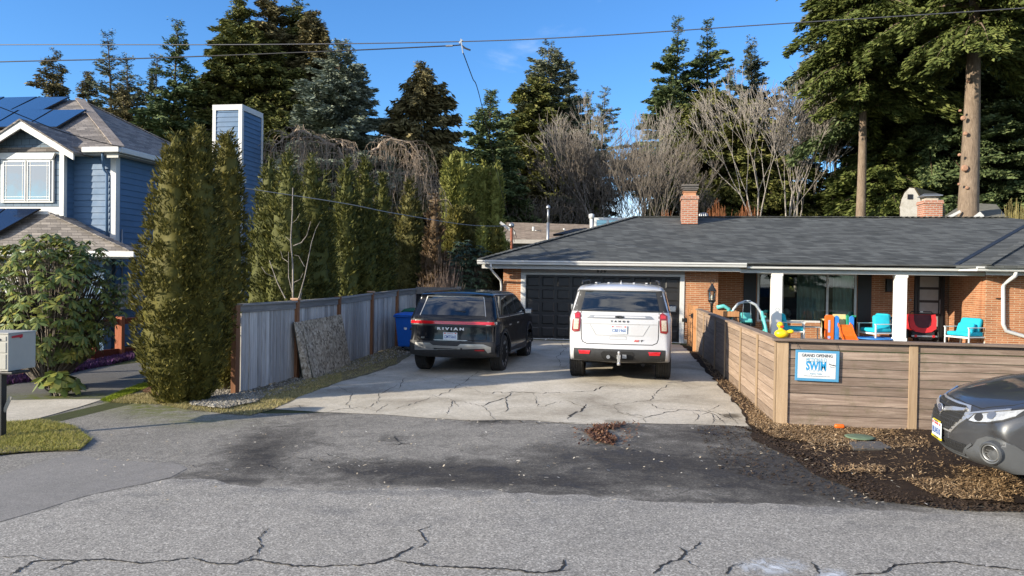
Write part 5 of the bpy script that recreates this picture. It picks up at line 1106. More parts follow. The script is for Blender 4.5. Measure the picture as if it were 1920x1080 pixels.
for sg in (1, -1):
    m = lambda P: [(sg*a, b) for a, b in P][::sg]
    v = 'left' if sg > 0 else 'right'
    # lamps and scoop wrap the rounded corner: laid on along its diagonal
    q = 'fl' if sg > 0 else 'fr'
    HLo = [(-0.250, 0.655), (-0.220, 0.705), (-0.110, 0.735), (0.050, 0.775), (0.220, 0.815), (0.350, 0.845), (0.370, 0.825), (0.310, 0.770), (0.220, 0.715), (0.070, 0.665), (-0.110, 0.640)]
    hl = c3.patch('headlight', q, HLo, M_clad, .004, res=.03)
    c3.patch('lamp_lens', q, [(-0.150, 0.655), (-0.100, 0.715), (0.050, 0.755), (0.210, 0.795), (0.320, 0.825), (0.280, 0.765), (0.200, 0.722), (0.060, 0.678), (-0.080, 0.655)], M_lens, .010, res=.03, parent=hl)
    c3.patch('lamp_reflector', q, [(-0.195, 0.672), (-0.170, 0.700), (-0.115, 0.715), (-0.160, 0.665)], M_chrome, .010, res=.03, parent=hl)
    c3.patch('lamp_bowl', q, [(-.05+.048*math.cos(k*.524), .70+.035*math.sin(k*.524)) for k in range(12)], M_clad, .013, res=.03, parent=hl); c3.patch('lamp_bowl', q, [(.075+.05*math.cos(k*.524), .735+.033*math.sin(k*.524)) for k in range(12)], M_satin, .013, res=.03, parent=hl)
    c3.patch('lamp_brow', q, [(-0.220, 0.705), (-0.110, 0.735), (0.050, 0.775), (0.220, 0.815), (0.220, 0.803), (0.050, 0.762), (-0.100, 0.723), (-0.210, 0.692)], M_chrome, .014, res=.03, parent=hl)
    sco = c3.patch('bumper_cladding', q, [(-0.180, 0.365), (-0.080, 0.430), (-0.030, 0.510), (0.060, 0.555), (0.200, 0.560), (0.300, 0.520), (0.390, 0.430), (0.420, 0.330), (0.360, 0.275), (0.060, 0.265), (-0.160, 0.275)], M_gclad, .014, res=.025, skirt=.02)
    h, nr_ = c3.hit(q, .15, .43); ns = [c3.hit(q, .15+da, .43+dz)[1] for da in (-.06, 0, .06) for dz in (-.06, 0, .06)]; ax = sum(ns, Vector()).normalized(); Mq = ax.to_track_quat('Z', 'Y').to_matrix()
    def disc(nm, pr, mt_, par=None, n=28):
        m_ = MB(); m_.lathe([(a_*.86, b_) for a_, b_ in pr], (0, 0, 0), n); m_.v = [tuple(Mq @ Vector(v_)+h) for v_ in m_.v]; return m_.build(nm, mt_, par or c3.e, True)
    fo_ = disc('fog_lamp', [(.118, -.05), (.118, .012), (.108, .026), (.094, .022), (.088, -.02)], M_gclad); fo_.data.set_sharp_from_angle(angle=R(30)); disc('fog_ring', [(.090, -.02), (.090, .012), (.083, .018), (.076, .012), (.074, -.02)], M_satin, fo_); disc('fog_bowl', [(.077, -.03), (.077, -.004), (.02, -.002)], M_under, fo_)
    m_ = MB(); 
    for k in (-1, 0, 1): m_.cbox((0, .022*k, .006), .10-.02*abs(k), .005, .012)
    # fins lie level across the bowl
    lv = Vector((0, 0, 1)).cross(ax).normalized(); uv_ = ax.cross(lv); Mf = Matrix((lv, uv_, ax)).transposed(); m_.v = [tuple(Mf @ Vector(v_)+h) for v_ in m_.v]; m_.build('fog_fins', M_satin, fo_)
    for x in (1.0, 3.87): c3.wheel(x, sg*.785, .345, .225, .225, 5)
    for cx in (1.0, 3.87):
        o_ = arc(cx, .34, .47, .28, 14); i_ = arc(cx, .34, .428, .27, 14); c3.patch('arch_trim', v, [[o_[k], o_[k+1], i_[k+1], i_[k]] for k in range(14)], M_gclad, .012)
    c3.patch('sill_trim', v, [(1.42, .26), (3.45, .26), (3.45, .40), (1.42, .40)], M_gclad, .010, res=.15)
    c3.mirror(3.05, sg*1.0, 1.10, M_pgrey, .2, .14)
    c3.lines('shut_line', v, [[(3.30, 1.0), (3.30, .42)], [(2.25, 1.0), (2.25, .42)]], .008)
    c3.lines('shut_line', 'top', [[(4.66, sg*.30), (4.60, sg*.52), (4.40, sg*.70), (3.9, sg*.78)]], .008)
    c3.patch('side_window', v, [(.6, 1.02), (3.1, 1.06), (2.6, 1.46), (.9, 1.52)], M_tint, .006, res=.1)
c3.lines('shut_line', 'top', [[(4.66, -.30), (4.68, 0), (4.66, .30)]], .008)
c3.patch('intake', 'front', [(.50, .43), (-.50, .43), (-.44, .335), (.44, .335)], M_under, .006)
c3.patch('intake_mesh', 'front', [[(.46, .37+k*.025), (-.46, .37+k*.025), (-.46, .376+k*.025), (.46, .376+k*.025)] for k in range(3)]+[[(y-.004, .34), (y+.004, .34), (y+.004, .425), (y-.004, .425)] for y in [-.42+.06*j for j in range(15)]], M_clad, .012, res=.2)
c3.lines('bumper_edge', 'front', [[(.56, .45), (.42, .325), (-.42, .325), (-.56, .45)]], .022, M_gclad, .012)
c3.patch('lip', 'front', [(.60, .30), (-.60, .30), (-.60, .25), (.60, .25)], M_gclad, .012)
c3.plate('front', .0, .475, 'BLR4510', frame=flat('dealer_yellow', (.62, .50, .03), .5, var=0), dx=.03)
c3.patch('windscreen', 'top', [(3.45, .62), (3.45, -.62), (2.75, -.56), (2.75, .56)], M_tint, .006, res=.12)
m_ = MB(); m_.box(.5, 4.4, -.66, .66, .24, .5); m_.build('underbody', M_under, c3.e)
# ================================================================== FENCES
def woodmat(name, a, b, c, axis=2, sc_=1.0, knots=0, rough=.85, moss=0):
    """grain stretched along one axis; every board has its own tone"""
    t = NT(name); gg = t.t.nodes.new('ShaderNodeNewGeometry'); oi = t.t.nodes.new('ShaderNodeObjectInfo'); RI = t.math('FRACT', t.math('ADD', gg.outputs['Random Per Island'], t.math('MULTIPLY', oi.outputs['Random'], 7.3))); s = [9, 9, 9]; s[axis] = .5; co = t.coord('Object', tuple(x*sc_ for x in s)); co1 = t.coord()
    off = t.t.nodes.new('ShaderNodeVectorMath'); off.operation = 'ADD'; t.l(co, off.inputs[0])
    cx = t.t.nodes.new('ShaderNodeCombineXYZ'); 
    for i in range(3): t.l(t.math('MULTIPLY', RI, 37.0), cx.inputs[i])
    t.l(cx.outputs[0], off.inputs[1])
    k = t.noise(off.outputs[0], 2.2, 7, .72, 1.1)
    col = t.ramp(k, [(.25, a), (.5, b), (.75, c)])
    col = t.mix(.75, col, t.ramp(RI, [(0, .62), (.5, .95), (1, 1.3)]), 'MULTIPLY')
    if knots:
        vo = t.t.nodes.new('ShaderNodeTexVoronoi'); t.l(off.outputs[0], vo.inputs['Vector']); vo.inputs['Scale'].default_value = .35; 
        kn = t.ramp(t.math('ADD', vo.outputs['Distance'], t.math('MULTIPLY', t.noise(co1, 20, 2), .12)), [(.05, .25), (.10, 1.25), (.2, 1.0)]); col = t.mix(knots, col, kn, 'MULTIPLY')
    if moss: col = t.mix(t.ramp(t.noise(co1, 3.5, 7, .75), [(.52, 0), (.68, moss)]), col, (.075, .085, .03))
    t.out(col, rough, 0, .2); t.bump(k, .5, .008); return t.m
M_oldp = woodmat('grey_weathered_planks', (.19, .175, .165), (.42, .395, .37), (.62, .59, .56), 2, 1, .5)
M_oldr = woodmat('grey_weathered_rail', (.12, .115, .11), (.22, .21, .20), (.33, .31, .29), 1)
M_bpost = woodmat('brown_post', (.13, .06, .03), (.22, .105, .055), (.30, .15, .085), 2)
def fthing(name, label, cat, loc): return thing(name, label, cat, loc)
p0 = G(446, 738); p1 = Vector((-6.72, 22.3, 0)); fo = Vector((p0.x, p0.y, p0.z)); HF = 1.62
lf = fthing('plank_fence', 'grey weathered vertical plank fence with brown posts along the driveway', 'fence', fo)
fx = lambda y: p0.x+(p1.x-p0.x)*(y-p0.y)/(p1.y-p0.y)
rr = random.Random(3); pm = MB(fo)
# post stations from the photograph: pixel columns 440, 553, 632, 694, 741
ys_ = []
for px in (443, 553, 632, 694, 741, 777):
    d = ray(px, 640); t_ = (p0.x*(p1.y-p0.y)-(p1.x-p0.x)*p0.y)/(d.x*(p1.y-p0.y)-(p1.x-p0.x)*d.y); ys_.append((CAMP+d*t_).y)
y = p0.y+.06
while y < ys_[-1]:
    w_ = rr.uniform(.125, .148); x = fx(y); zb = gz(x, y)+rr.uniform(.01, .04); b = rr.uniform(-.006, .006)
    pm.hexa([(x+b, y, zb), (x+.018+b, y, zb), (x+.018+b, y+w_, zb), (x+b, y+w_, zb), (x+b*.5, y, gz(x, y)+HF-.05), (x+.018+b*.5, y, gz(x, y)+HF-.05), (x+.018+b*.5, y+w_, gz(x, y)+HF-.05), (x+b*.5, y+w_, gz(x, y)+HF-.05)]); y += w_+rr.uniform(.002, .008)
pm.build('planks', M_oldp, lf)
for i in range(len(ys_)-1):
    a, b = ys_[i]+.06, ys_[i+1]-.06; A_ = Vector((fx(a)+.03, a, gz(fx(a), a)+HF-.10)); B_ = Vector((fx(b)+.03, b, gz(fx(b), b)+HF-.10))
    m_ = MB(fo); m_.bar(A_, B_, .03, .13); m_.bar(A_+Vector((-.01, 0, .085)), B_+Vector((-.01, 0, .085)), .13, .035); m_.bar(A_+Vector((-.05, 0, -.2)), B_+Vector((-.05, 0, -.2)), .04, .09); m_.build('rail', M_oldr, lf, bevel=.003)
for i, yy in enumerate(ys_[:-1]):
    x = fx(yy); z = gz(x, yy); m_ = MB(fo)
    if i == 0: m_.box(x-.05, x+.045, yy-.09, yy+.05, z-.1, z+HF-.02); m_.box(x-.06, x-.051, yy-.02, yy+.05, z-.1, z+HF-.05)
    else: m_.box(x-.06, x+.075, yy-.055, yy+.055, z-.1, z+HF+(.02 if i < 3 else .0))
    m_.build('post', M_bpost, lf, bevel=.005)
    if i in (1, 3): m_ = MB(fo); m_.box(x-.08, x+.095, yy-.075, yy+.075, z+HF+.02, z+HF+.055); m_.build('post_cap', flat('pale_cap', (.45, .28, .18), .8), lf, bevel=.005)
# back fence (dark) from the plank fence to the house
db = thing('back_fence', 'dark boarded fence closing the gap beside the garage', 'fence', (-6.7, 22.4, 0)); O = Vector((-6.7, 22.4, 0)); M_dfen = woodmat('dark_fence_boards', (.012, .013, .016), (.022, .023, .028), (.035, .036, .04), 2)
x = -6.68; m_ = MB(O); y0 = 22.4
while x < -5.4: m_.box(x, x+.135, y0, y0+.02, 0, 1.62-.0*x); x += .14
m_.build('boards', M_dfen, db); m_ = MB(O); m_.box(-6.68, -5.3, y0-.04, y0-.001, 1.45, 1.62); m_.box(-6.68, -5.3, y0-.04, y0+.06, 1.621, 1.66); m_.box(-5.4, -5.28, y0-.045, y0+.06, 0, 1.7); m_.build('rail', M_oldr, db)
m_ = MB(O); x = -6.5; rr = random.Random(9)
m_.build('spare', M_dfen, db) if False else None
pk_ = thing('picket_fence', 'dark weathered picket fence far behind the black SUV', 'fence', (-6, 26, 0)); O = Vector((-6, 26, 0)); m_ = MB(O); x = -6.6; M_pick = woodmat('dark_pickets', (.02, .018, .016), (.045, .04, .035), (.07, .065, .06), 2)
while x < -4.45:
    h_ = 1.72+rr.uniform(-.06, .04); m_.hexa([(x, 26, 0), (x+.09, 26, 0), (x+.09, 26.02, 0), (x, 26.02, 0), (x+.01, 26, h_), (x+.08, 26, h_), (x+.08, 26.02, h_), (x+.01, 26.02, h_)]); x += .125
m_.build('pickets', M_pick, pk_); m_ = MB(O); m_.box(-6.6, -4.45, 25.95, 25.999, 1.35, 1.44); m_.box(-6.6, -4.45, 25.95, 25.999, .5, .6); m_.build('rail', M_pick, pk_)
gr = random.Random(4); m_ = MB(O)
for k in range(26):
    q = Vector((-6.6+k*.085, 25.9, 1.42+.05*math.sin(k*1.3))); m_.lathe([(.004, -.03), (.018, -.01), (.018, .01), (.004, .025)], q, 6)
m_.tube([(-6.6+k*.085, 25.9, 1.45+.05*math.sin(k*1.3)) for k in range(26)], .005, 4); lights_ = m_.build('light_string', flat('bulb_white', (.6, .6, .55), .3, var=0), None); tag(lights_, 'string of small unlit bulbs hung along the dark picket fence', 'string lights'); lights_.location = O
# ---- slatted fence round the porch yard
M_slat = woodmat('brown_slats', (.12, .085, .065), (.24, .18, .145), (.40, .32, .26), 0, 1, .9, moss=.35)
M_slaty = woodmat('brown_slats_side', (.17, .12, .085), (.28, .205, .15), (.39, .30, .23), 1, 1, .6)
M_spost = woodmat('tan_post', (.24, .165, .10), (.35, .25, .16), (.44, .33, .22), 2)
M_cedar = woodmat('fresh_cedar', (.32, .15, .06), (.44, .22, .10), (.55, .30, .15), 2)
c0 = G(1452, 800); fz = thing('slat_fence', 'brown horizontal slat fence with flat top rail around the front yard', 'fence', (c0.x, c0.y, 0)); O = Vector((c0.x, c0.y, 0)); FH = 1.20
CX, CY = c0.x+.02, c0.y+.02
# front run along X
y0 = CY+.02
def run_front(xa, xb):
    hs = [(.02, .16), (.168, .145), (.32, .14), (.468, .115), (.59, .11), (.708, .11), (.826, .11), (.944, .105)]
    for i, (z, h) in enumerate(hs):
        m_ = MB(O); dz = rr.uniform(-.003, .003); m_.hexa([(xa, y0, z+dz), (xb, y0, z), (xb, y0+.025, z), (xa, y0+.025, z+dz), (xa, y0, z+h+dz), (xb, y0, z+h), (xb, y0+.025, z+h), (xa, y0+.025, z+h+dz)]); m_.build('slat', M_slat, fz, bevel=.003)
    m_ = MB(O); m_.box(xa, xb, y0, y0+.025, 1.068, 1.17); m_.build('slat', M_slat, fz, bevel=.003)
px_ = [CX+.0, G(1708, 810).x, G(1708, 810).x+1.85, G(1708, 810).x+3.7, G(1708, 810).x+5.5]
for i in range(4): run_front(px_[i]+.03, px_[i+1]-.0)
for i, x in enumerate(px_):
    m_ = MB(O); m_.box(x-.0 if i == 0 else x-.055, x+.15 if i == 0 else x+.055, y0-.025, y0-.002, -.0, 1.17); m_.build('post', M_spost, fz, bevel=.004)
m_ = MB(O); m_.box(CX-.06, px_[-1], y0-.075, y0+.085, 1.175, 1.21); m_.build('top_rail', M_slat, fz, bevel=.004)
# side run along Y, from the corner to the gate
yl = 21.6; sx = CX; M_s2 = M_slaty; ex = G(1307, 661)
fxs = lambda y: CX+(1.66-CX)*(y-CY)/(yl-CY)
stn = [CY+.0, G(1415, 766).y, G(1390, 737).y, G(1363, 710).y, G(1341, 692).y, G(1322, 672).y, yl]
for z, h in [(.02, .15), (.178, .145), (.331, .14), (.479, .125), (.612, .12), (.740, .115), (.863, .11), (.981, .09)]:
    for a, b in zip(stn[:-1], stn[1:]):
        m_ = MB(O); m_.hexa([(fxs(a), a, z), (fxs(a)+.025, a, z), (fxs(b)+.025, b, z), (fxs(b), b, z), (fxs(a), a, z+h), (fxs(a)+.025, a, z+h), (fxs(b)+.025, b, z+h), (fxs(b), b, z+h)]); m_.build('slat', M_s2, fz, bevel=.003)
m_ = MB(O); a, b = CY+.0, yl; m_.hexa([(fxs(a)-.002, a, 1.08), (fxs(a)+.025, a, 1.08), (fxs(b)+.025, b, 1.08), (fxs(b)-.002, b, 1.08), (fxs(a)-.002, a, 1.172), (fxs(a)+.025, a, 1.172), (fxs(b)+.025, b, 1.172), (fxs(b)-.002, b, 1.172)]); m_.build('slat', M_s2, fz, bevel=.003)
for y in stn[1:]: 
    m_ = MB(O); m_.box(fxs(y)-.025, fxs(y)-.003, y-.05, y+.05, 0, 1.17); m_.build('post', M_spost, fz, bevel=.003)
m_ = MB(O); m_.box(CX-.025, CX-.003, CY-.0, CY+.09, 0, 1.17); m_.build('post', M_spost, fz, bevel=.003)
m_ = MB(O); m_.hexa([(fxs(a)-.06, a+.06, 1.176), (fxs(a)+.10, a+.06, 1.176), (fxs(b)+.10, b, 1.176), (fxs(b)-.06, b, 1.176), (fxs(a)-.06, a+.06, 1.21), (fxs(a)+.10, a+.06, 1.21), (fxs(b)+.10, b, 1.21), (fxs(b)-.06, b, 1.21)]); m_.build('top_rail', M_slaty, fz, bevel=.004)
# gate, fresh cedar, opposite the house
gt = thing('garden_gate', 'narrow fresh cedar slat gate with black latch by the garage corner', 'gate', (1.62, 21.7, 0)); O2 = Vector((1.62, 21.7, 0))
for bb_ in ((1.56, 1.68, 21.66, 21.78, 0, 1.28), (1.52, 1.62, 23.6, 23.7, 0, 1.28)): m_ = MB(O2); m_.box(*bb_); m_.build('post', M_cedar, gt, bevel=.005)
for k in range(9): m_ = MB(O2); z = .06+k*.135; m_.hexa([(1.60, 21.8, z), (1.625, 21.8, z), (1.585, 23.58, z), (1.56, 23.58, z), (1.60, 21.8, z+.125), (1.625, 21.8, z+.125), (1.585, 23.58, z+.125), (1.56, 23.58, z+.125)]); m_.build('slat', woodmat('fresh_cedar_y', (.32, .15, .06), (.44, .22, .10), (.55, .30, .15), 1), gt, bevel=.003)
m_ = MB(O2); q = Vector((1.54, 21.8, 1.0)); m_.cbox(q, .03, .14, .05); m_.cbox(q+Vector((-.03, -.02, 0)), .03, .04, .12); m_.tube([q+Vector((-.03, 0, 0)), q+Vector((-.10, .03, .01))], .012, 6); m_.cbox(q+Vector((0, -.08, .0)), .03, .03, .14); m_.build('latch', M_black, gt)
# ---- sign
sgn = PY(1532, 686, y0-.03); sg_ = thing('banner_sign', 'white framed blue edged sign announcing a swim school opening, tied to the slat fence', 'sign', tuple(sgn)); O3 = sgn
a = PY(1490.5, 713, y0-.035); b = PY(1574, 658, y0-.035); hw_, hh_ = (b.x-a.x)/2, (b.z-a.z)/2
sg_.rotation_euler = (0, R(.6), 0)
M_sblue = flat('sign_blue', (.075, .27, .46), .45, var=.03); M_swhite = flat('sign_white', (.60, .61, .62), .5, var=.02); M_scyan = flat('sign_cyan', (.02, .27, .55), .5, var=0); M_sdk = flat('sign_ink', (.03, .035, .045), .5, var=0); M_slt = flat('sign_light', (.22, .42, .55), .5, var=0); M_sgr = flat('sign_faint', (.33, .38, .42), .5, var=0)
m_ = MB(); m_.box(-hw_, hw_, -.008, .008, -hh_, hh_); m_.build('board', M_sblue, sg_, bevel=.004)
m_ = MB(); m_.box(-hw_+.032, hw_-.045, -.0105, -.0082, -hh_+.038, hh_-.034); face = m_.build('sign_face', M_swhite, sg_)
T = lambda s_, size, mat_, x, z, w_, **k: text('lettering', s_, size, mat_, sg_, (x*hw_, -.0125, z*hh_), (R(90), R(k.pop('r', 0)), 0), .0008, width=w_*hw_*2, **k)
T('GRAND OPENING', .058, M_sdk, -.02, .66, .70, bold=.0006); T('MCDONALD', .088, M_slt, -.05, .36, .46); T('SWIM', .165, M_scyan, -.05, -.03, .46, bold=.005)
T('S  C  H  O  O  L', .028, M_slt, -.05, -.33, .45); T('Register Online', .030, M_slt, -.05, -.51, .28); T('www.mcdonaldswimschool.com', .024, M_sgr, -.02, -.66, .60); T('Mountlake', .026, M_sdk, .68, .10, .16, r=12); T('Terrace', .026, M_sgr, .67, -.04, .12, r=8)
m_ = MB(); m_.tube([(-hw_+.04, -.005, hh_-.01), (-hw_+.01, .02, hh_+.10)], .003, 5); m_.tube([(hw_-.03, -.005, hh_-.01), (hw_-.035, .02, hh_+.10)], .003, 5); m_.build('tie', M_cable, sg_)
# ---- boards leaning on the plank fence
t = NT('mottled_board'); co = t.coord(); vo = t.t.nodes.new('ShaderNodeTexVoronoi'); t.l(co, vo.inputs['Vector']); vo.inputs['Scale'].default_value = 22
sx_ = t.t.nodes.new('ShaderNodeSeparateColor'); t.l(vo.outputs['Color'], sx_.inputs[0]); k = t.math('ADD', t.math('MULTIPLY', t.noise(co, 7, 8, .75, 1), .75), t.math('MULTIPLY', sx_.outputs[0], .25))
t.out(t.ramp(k, [(.33, (.11, .085, .06)), (.5, (.36, .295, .215)), (.66, (.56, .48, .37))]), .95, 0, .2); t.bump(k, .8, .02); M_board = t.m
M_bedge = flat('board_edge', (.04, .045, .035), .9)
def leaner(tl_, bl_, tr_, br_, nm, lab, th=.03):
    # bottom corners stand on the ground, top corners rest against the fence
    B0, B1 = G(*bl_), G(*br_)
    def top(px, py, B):
        best = None
        for k in range(60):
            x = p0.x+.08+.006*k; q = PX(px, py, x)
            if best is None or abs((q-B).y) < abs((best-B).y): best = q
        return best
    def onx(px, py): d = ray(px, py); t_ = ((p0.x+.10)*(p1.y-p0.y)-(p1.x-p0.x)*p0.y)/(d.x*(p1.y-p0.y)-(p1.x-p0.x)*d.y); return CAMP+d*t_
    T0, T1 = onx(*tl_), onx(*tr_); e = thing(nm, lab, 'board', tuple(B0)); m_ = MB(B0); n = (B1-B0).cross(T0-B0).normalized(); n = n if n.x > 0 else -n
    m_.slab([B0, B1, T1, T0], -n*th); m_.build('board', M_board, e, bevel=.004)
    m_ = MB(B0); a_, b_ = B1+n*.003, T1+n*.003; m_.slab([B0-n*th*.2+(B0-B1).normalized()*.012, B0+(B0-B1).normalized()*.001-n*th*.2, T0+(B0-B1).normalized()*.001-n*th*.2, T0-n*th*.2+(B0-B1).normalized()*.012], -n*th*.5); m_.build('edge_strip', M_bedge, e); return e
leaner((551, 604), (569, 712), (566, 603), (586, 710), 'leaning_strip', 'narrow mottled board offcut leaning on the plank fence')
leaner((566, 602), (588, 710), (641, 589), (658, 683), 'leaning_board', 'large square mottled board leaning on the plank fence')
# ---- waste carts
def cart(c, mat_, lab, rz=0, logo=True, h=1.02, w=.60, d=.66, grp=None, nm='waste_cart'):
    e = thing(nm, lab, 'bin', tuple(c), rz, grp); m_ = MB(); a = w*.39; A_ = d*.36; b = w/2; B_ = d/2
    m_.hexa([(-a, -A_, .08), (a, -A_, .08), (a, A_, .08), (-a, A_, .08), (-b, -B_, h-.08), (b, -B_, h-.08), (b, B_, h-.08), (-b, B_, h-.08)]); m_.build('tub', mat_, e, bevel=.03)
    m_ = MB(); m_.box(-b-.03, b+.03, -B_-.03, B_+.03, h-.10, h-.055); m_.build('rim', mat_, e, bevel=.01)
    m_ = MB(); m_.hexa([(-b-.02, -B_-.05, h-.05), (b+.02, -B_-.05, h-.05), (b+.02, B_+.02, h-.05), (-b-.02, B_+.02, h-.05), (-b+.04, -B_, h), (b-.04, -B_, h), (b-.04, B_-.04, h+.02), (-b+.04, B_-.04, h+.02)]); m_.build('lid', mat_, e, bevel=.012)
    for s_ in (-1, 1): m_ = MB(); m_.lathe([(.03, -.02), (.11, -.03), (.125, -.02), (.125, .02), (.11, .03), (.03, .02)], (s_*(a+.02), A_-.02, .125), 18, 'x'); m_.build('wheel', M_tyre, e)
    if logo:
        m_ = MB(); y_ = -B_*.80-.035
        m_.lathe([(.045, 0), (.045, -.008)], (0, y_+.01, h*.60), 12, 'y'); m_.box(-.085, .085, y_-.004+.015, y_+.015, h*.545, h*.565); m_.build('emblem', M_letw, e)
    return e
M_binb = flat('blue_plastic', (.006, .11, .50), .45, var=.08); M_bing = flat('green_plastic', (.01, .11, .055), .45); M_bink = flat('dark_grey_plastic', (.03, .034, .04), .5)
q = PY(767, 640, 19.9); cart((q.x, 19.9, -.0), M_binb, 'bright blue wheeled recycling cart with white emblem', R(-3), h=.98)
q = PY(779, 640, 20.9); cart((q.x, 20.9, 0), M_bing, 'green wheeled cart, lid showing behind the blue one', R(2), False, h=1.06)
q = PY(786, 640, 18.6); cart((q.x, 18.7, 0), M_bink, 'small dark grey bin squeezed between the blue cart and black SUV', R(0), False, .72, .38, .4, nm='waste_bin')
# ---- mailbox
mp = G(2, 822); mbx = thing('mailbox', 'large beige locking mailbox with red flag on a black post', 'mailbox', tuple(mp), 0); Dm = (mp-CAMP).dot(_f)
zt, zb = PD(30, 629, Dm).z, PD(30, 696, Dm).z
M_mb = flat('beige_powdercoat', (.40, .385, .34), .45, var=.05); M_mbside = M_mb
# door faces the street (left towards camera); px 0..15 front edge, 15..67 the right side
f1 = PD(15.5, 697, Dm-.05); s1 = PD(67, 683, Dm+.45); ax = Vector((s1.x-f1.x, s1.y-f1.y, 0)); L_ = ax.length; ax.normalize(); ay = Vector((-ax.y, ax.x, 0))
o_ = Vector((f1.x, f1.y, 0)); W_ = .46
def Lc(u, v, z): return o_+ax*u+ay*v+Vector((0, 0, z))-0*ay
z0, z1 = zb+.0, zt+.02
b = MB(mp); b.hexa([Lc(0, 0, z0), Lc(L_, 0, z0), Lc(L_, W_, z0), Lc(0, W_, z0), Lc(0, 0, z1), Lc(L_, 0, z1), Lc(L_, W_, z1), Lc(0, W_, z1)]); b.build('box', M_mb, mbx, bevel=.008)
b = MB(mp); b.hexa([Lc(-.012, -.01, z1+.001), Lc(L_+.01, -.01, z1+.001), Lc(L_+.01, W_+.01, z1+.001), Lc(-.012, W_+.01, z1+.001), Lc(-.012, -.005, z1+.016), Lc(L_, -.005, z1+.016), Lc(L_, W_, z1+.016), Lc(-.012, W_, z1+.016)]); b.build('lid', M_mb, mbx, bevel=.004)
b = MB(mp)
for za, zb2 in ((z1-.09, z1-.03), (z0+(z1-z0)*.50, z1-.11), (z0+.03, z0+(z1-z0)*.46)): b.hexa([Lc(-.008, .03, za), Lc(-.001, .03, za), Lc(-.001, W_-.03, za), Lc(-.008, W_-.03, za), Lc(-.008, .03, zb2), Lc(-.001, .03, zb2), Lc(-.001, W_-.03, zb2), Lc(-.008, W_-.03, zb2)])
b.build('door', M_mb, mbx, bevel=.003)
b = MB(mp); b.hexa([Lc(-.016, .1, z1-.085), Lc(-.009, .1, z1-.085), Lc(-.009, W_-.1, z1-.085), Lc(-.016, W_-.1, z1-.085), Lc(-.016, .1, z1-.06), Lc(-.009, .1, z1-.06), Lc(-.009, W_-.1, z1-.06), Lc(-.016, W_-.1, z1-.06)]); b.build('handle', M_black, mbx)
b = MB(mp); v0 = -.012; P_ = [(.05, z1-.055), (.05, z1-.03), (.24, z1-.015), (.24, z1-.055), (.20, z1-.068), (.19, z1-.052)]; b.slab([Lc(u, v0, z) for u, z in P_], ay*.006); b.build('flag', flat('red_flag', (.45, .015, .03), .4, var=.05), mbx)
b = MB(mp); pc = mp+Vector((0, 0, 0)); b.cbox((pc.x, pc.y, (z0+mp.z)/2), .085, .085, z0-mp.z); b.cbox((pc.x+.05, pc.y+.1, z0-.02), .3, .3, .03); b.build('post', M_black, mbx, bevel=.006)
b = MB(mp); b.bar(pc+Vector((.04, 0, .35)), pc+Vector((.12, .02, .55)), .015, .04); b.build('stake', flat('weathered_stake', (.3, .28, .24), .8), mbx)
# ---- storm drain
q0, q1, q2, q3 = G(113, 730), G(163, 724), G(160, 731), G(118, 734)
dn = thing('storm_drain', 'rusty iron drain grate set in the side driveway', 'drain', tuple(q0)); b = MB(q0); b.slab([q+Vector((0, 0, .012)) for q in (q0, q1, q2, q3)], (0, 0, .004)); b.build('pit', M_under, dn)
b = MB(q0)
for k in range(10):
    t_ = (k+.2)/10; t2 = (k+.62)/10; b.slab([q0.lerp(q1, t_)+Vector((0, 0, .018)), q0.lerp(q1, t2)+Vector((0, 0, .018)), q3.lerp(q2, t2)+Vector((0, 0, .018)), q3.lerp(q2, t_)+Vector((0, 0, .018))], (0, 0, .01))
b.build('bars', flat('rusty_iron', (.10, .06, .045), .85, var=.3), dn)
# ---- red rail fence before the blue house
M_redw = woodmat('red_stained_wood', (.12, .028, .016), (.19, .048, .026), (.26, .075, .04), 0)
stn_ = [(-60, 690), (40, 668), (176, 670), (222, 663), (268, 655)]
rf = thing('rail_fence', 'red stained two rail wooden fence in front of the blue house', 'fence', tuple(G(176, 690))); O4 = G(176, 690)
RA, RB = G(-70, 722), G(266, 660)
def onf(px, py): 
    d = ray(px, py); nrm = Vector((-(RB-RA).y, (RB-RA).x, 0)); t_ = (RA-CAMP).dot(nrm)/d.dot(nrm); return CAMP+d*t_
for (a, b, w_) in (((-70, 630), (268, 599), .15), ((-70, 690), (268, 655), .17)):
    m_ = MB(O4); m_.bar(onf(a[0], a[1]), onf(b[0], b[1]), .045, w_); m_.build('rail', M_redw, rf, bevel=.004)
for px, top_ in ((40, 609), (176, 603), (222, 594)):
    q = onf(px, top_); g_ = Vector((q.x, q.y, gz(q.x, q.y))); m_ = MB(O4); w_ = .19 if px == 222 else .12; m_.cbox(((q.x), q.y+.06, (q.z+g_.z)/2), w_, .12, q.z-g_.z); m_.build('post', woodmat('red_brown_post', (.20, .06, .03), (.30, .10, .05), (.38, .15, .08), 2) if px == 222 else M_redw, rf, bevel=.005)
m_ = MB(O4); q = onf(225, 611); m_.cbox(q+Vector((0, -.03, 0)), .1, .01, .03); m_.build('bracket', M_letw, rf)
q0, q1 = G(0, 700), G(140, 672); wd = thing('garage_door', 'white panelled garage door of the blue house glimpsed through the rhododendron', 'garage door', (-19, 18.05, 0)); O5 = Vector((-19, 18.05, 0)); m_ = MB(O5); m_.box(-22, -15.2, 18.03, 18.09, -.2, 2.2); m_.build('slab', M_white, wd)
m_ = MB(O5)
for i in range(8):
    for j in range(4): x = -21.9+i*.84; z = -.12+j*.57; m_.box(x, x+.72, 18.015, 18.029, z, z+.47)
m_.build('panels', M_white, wd, bevel=.01)
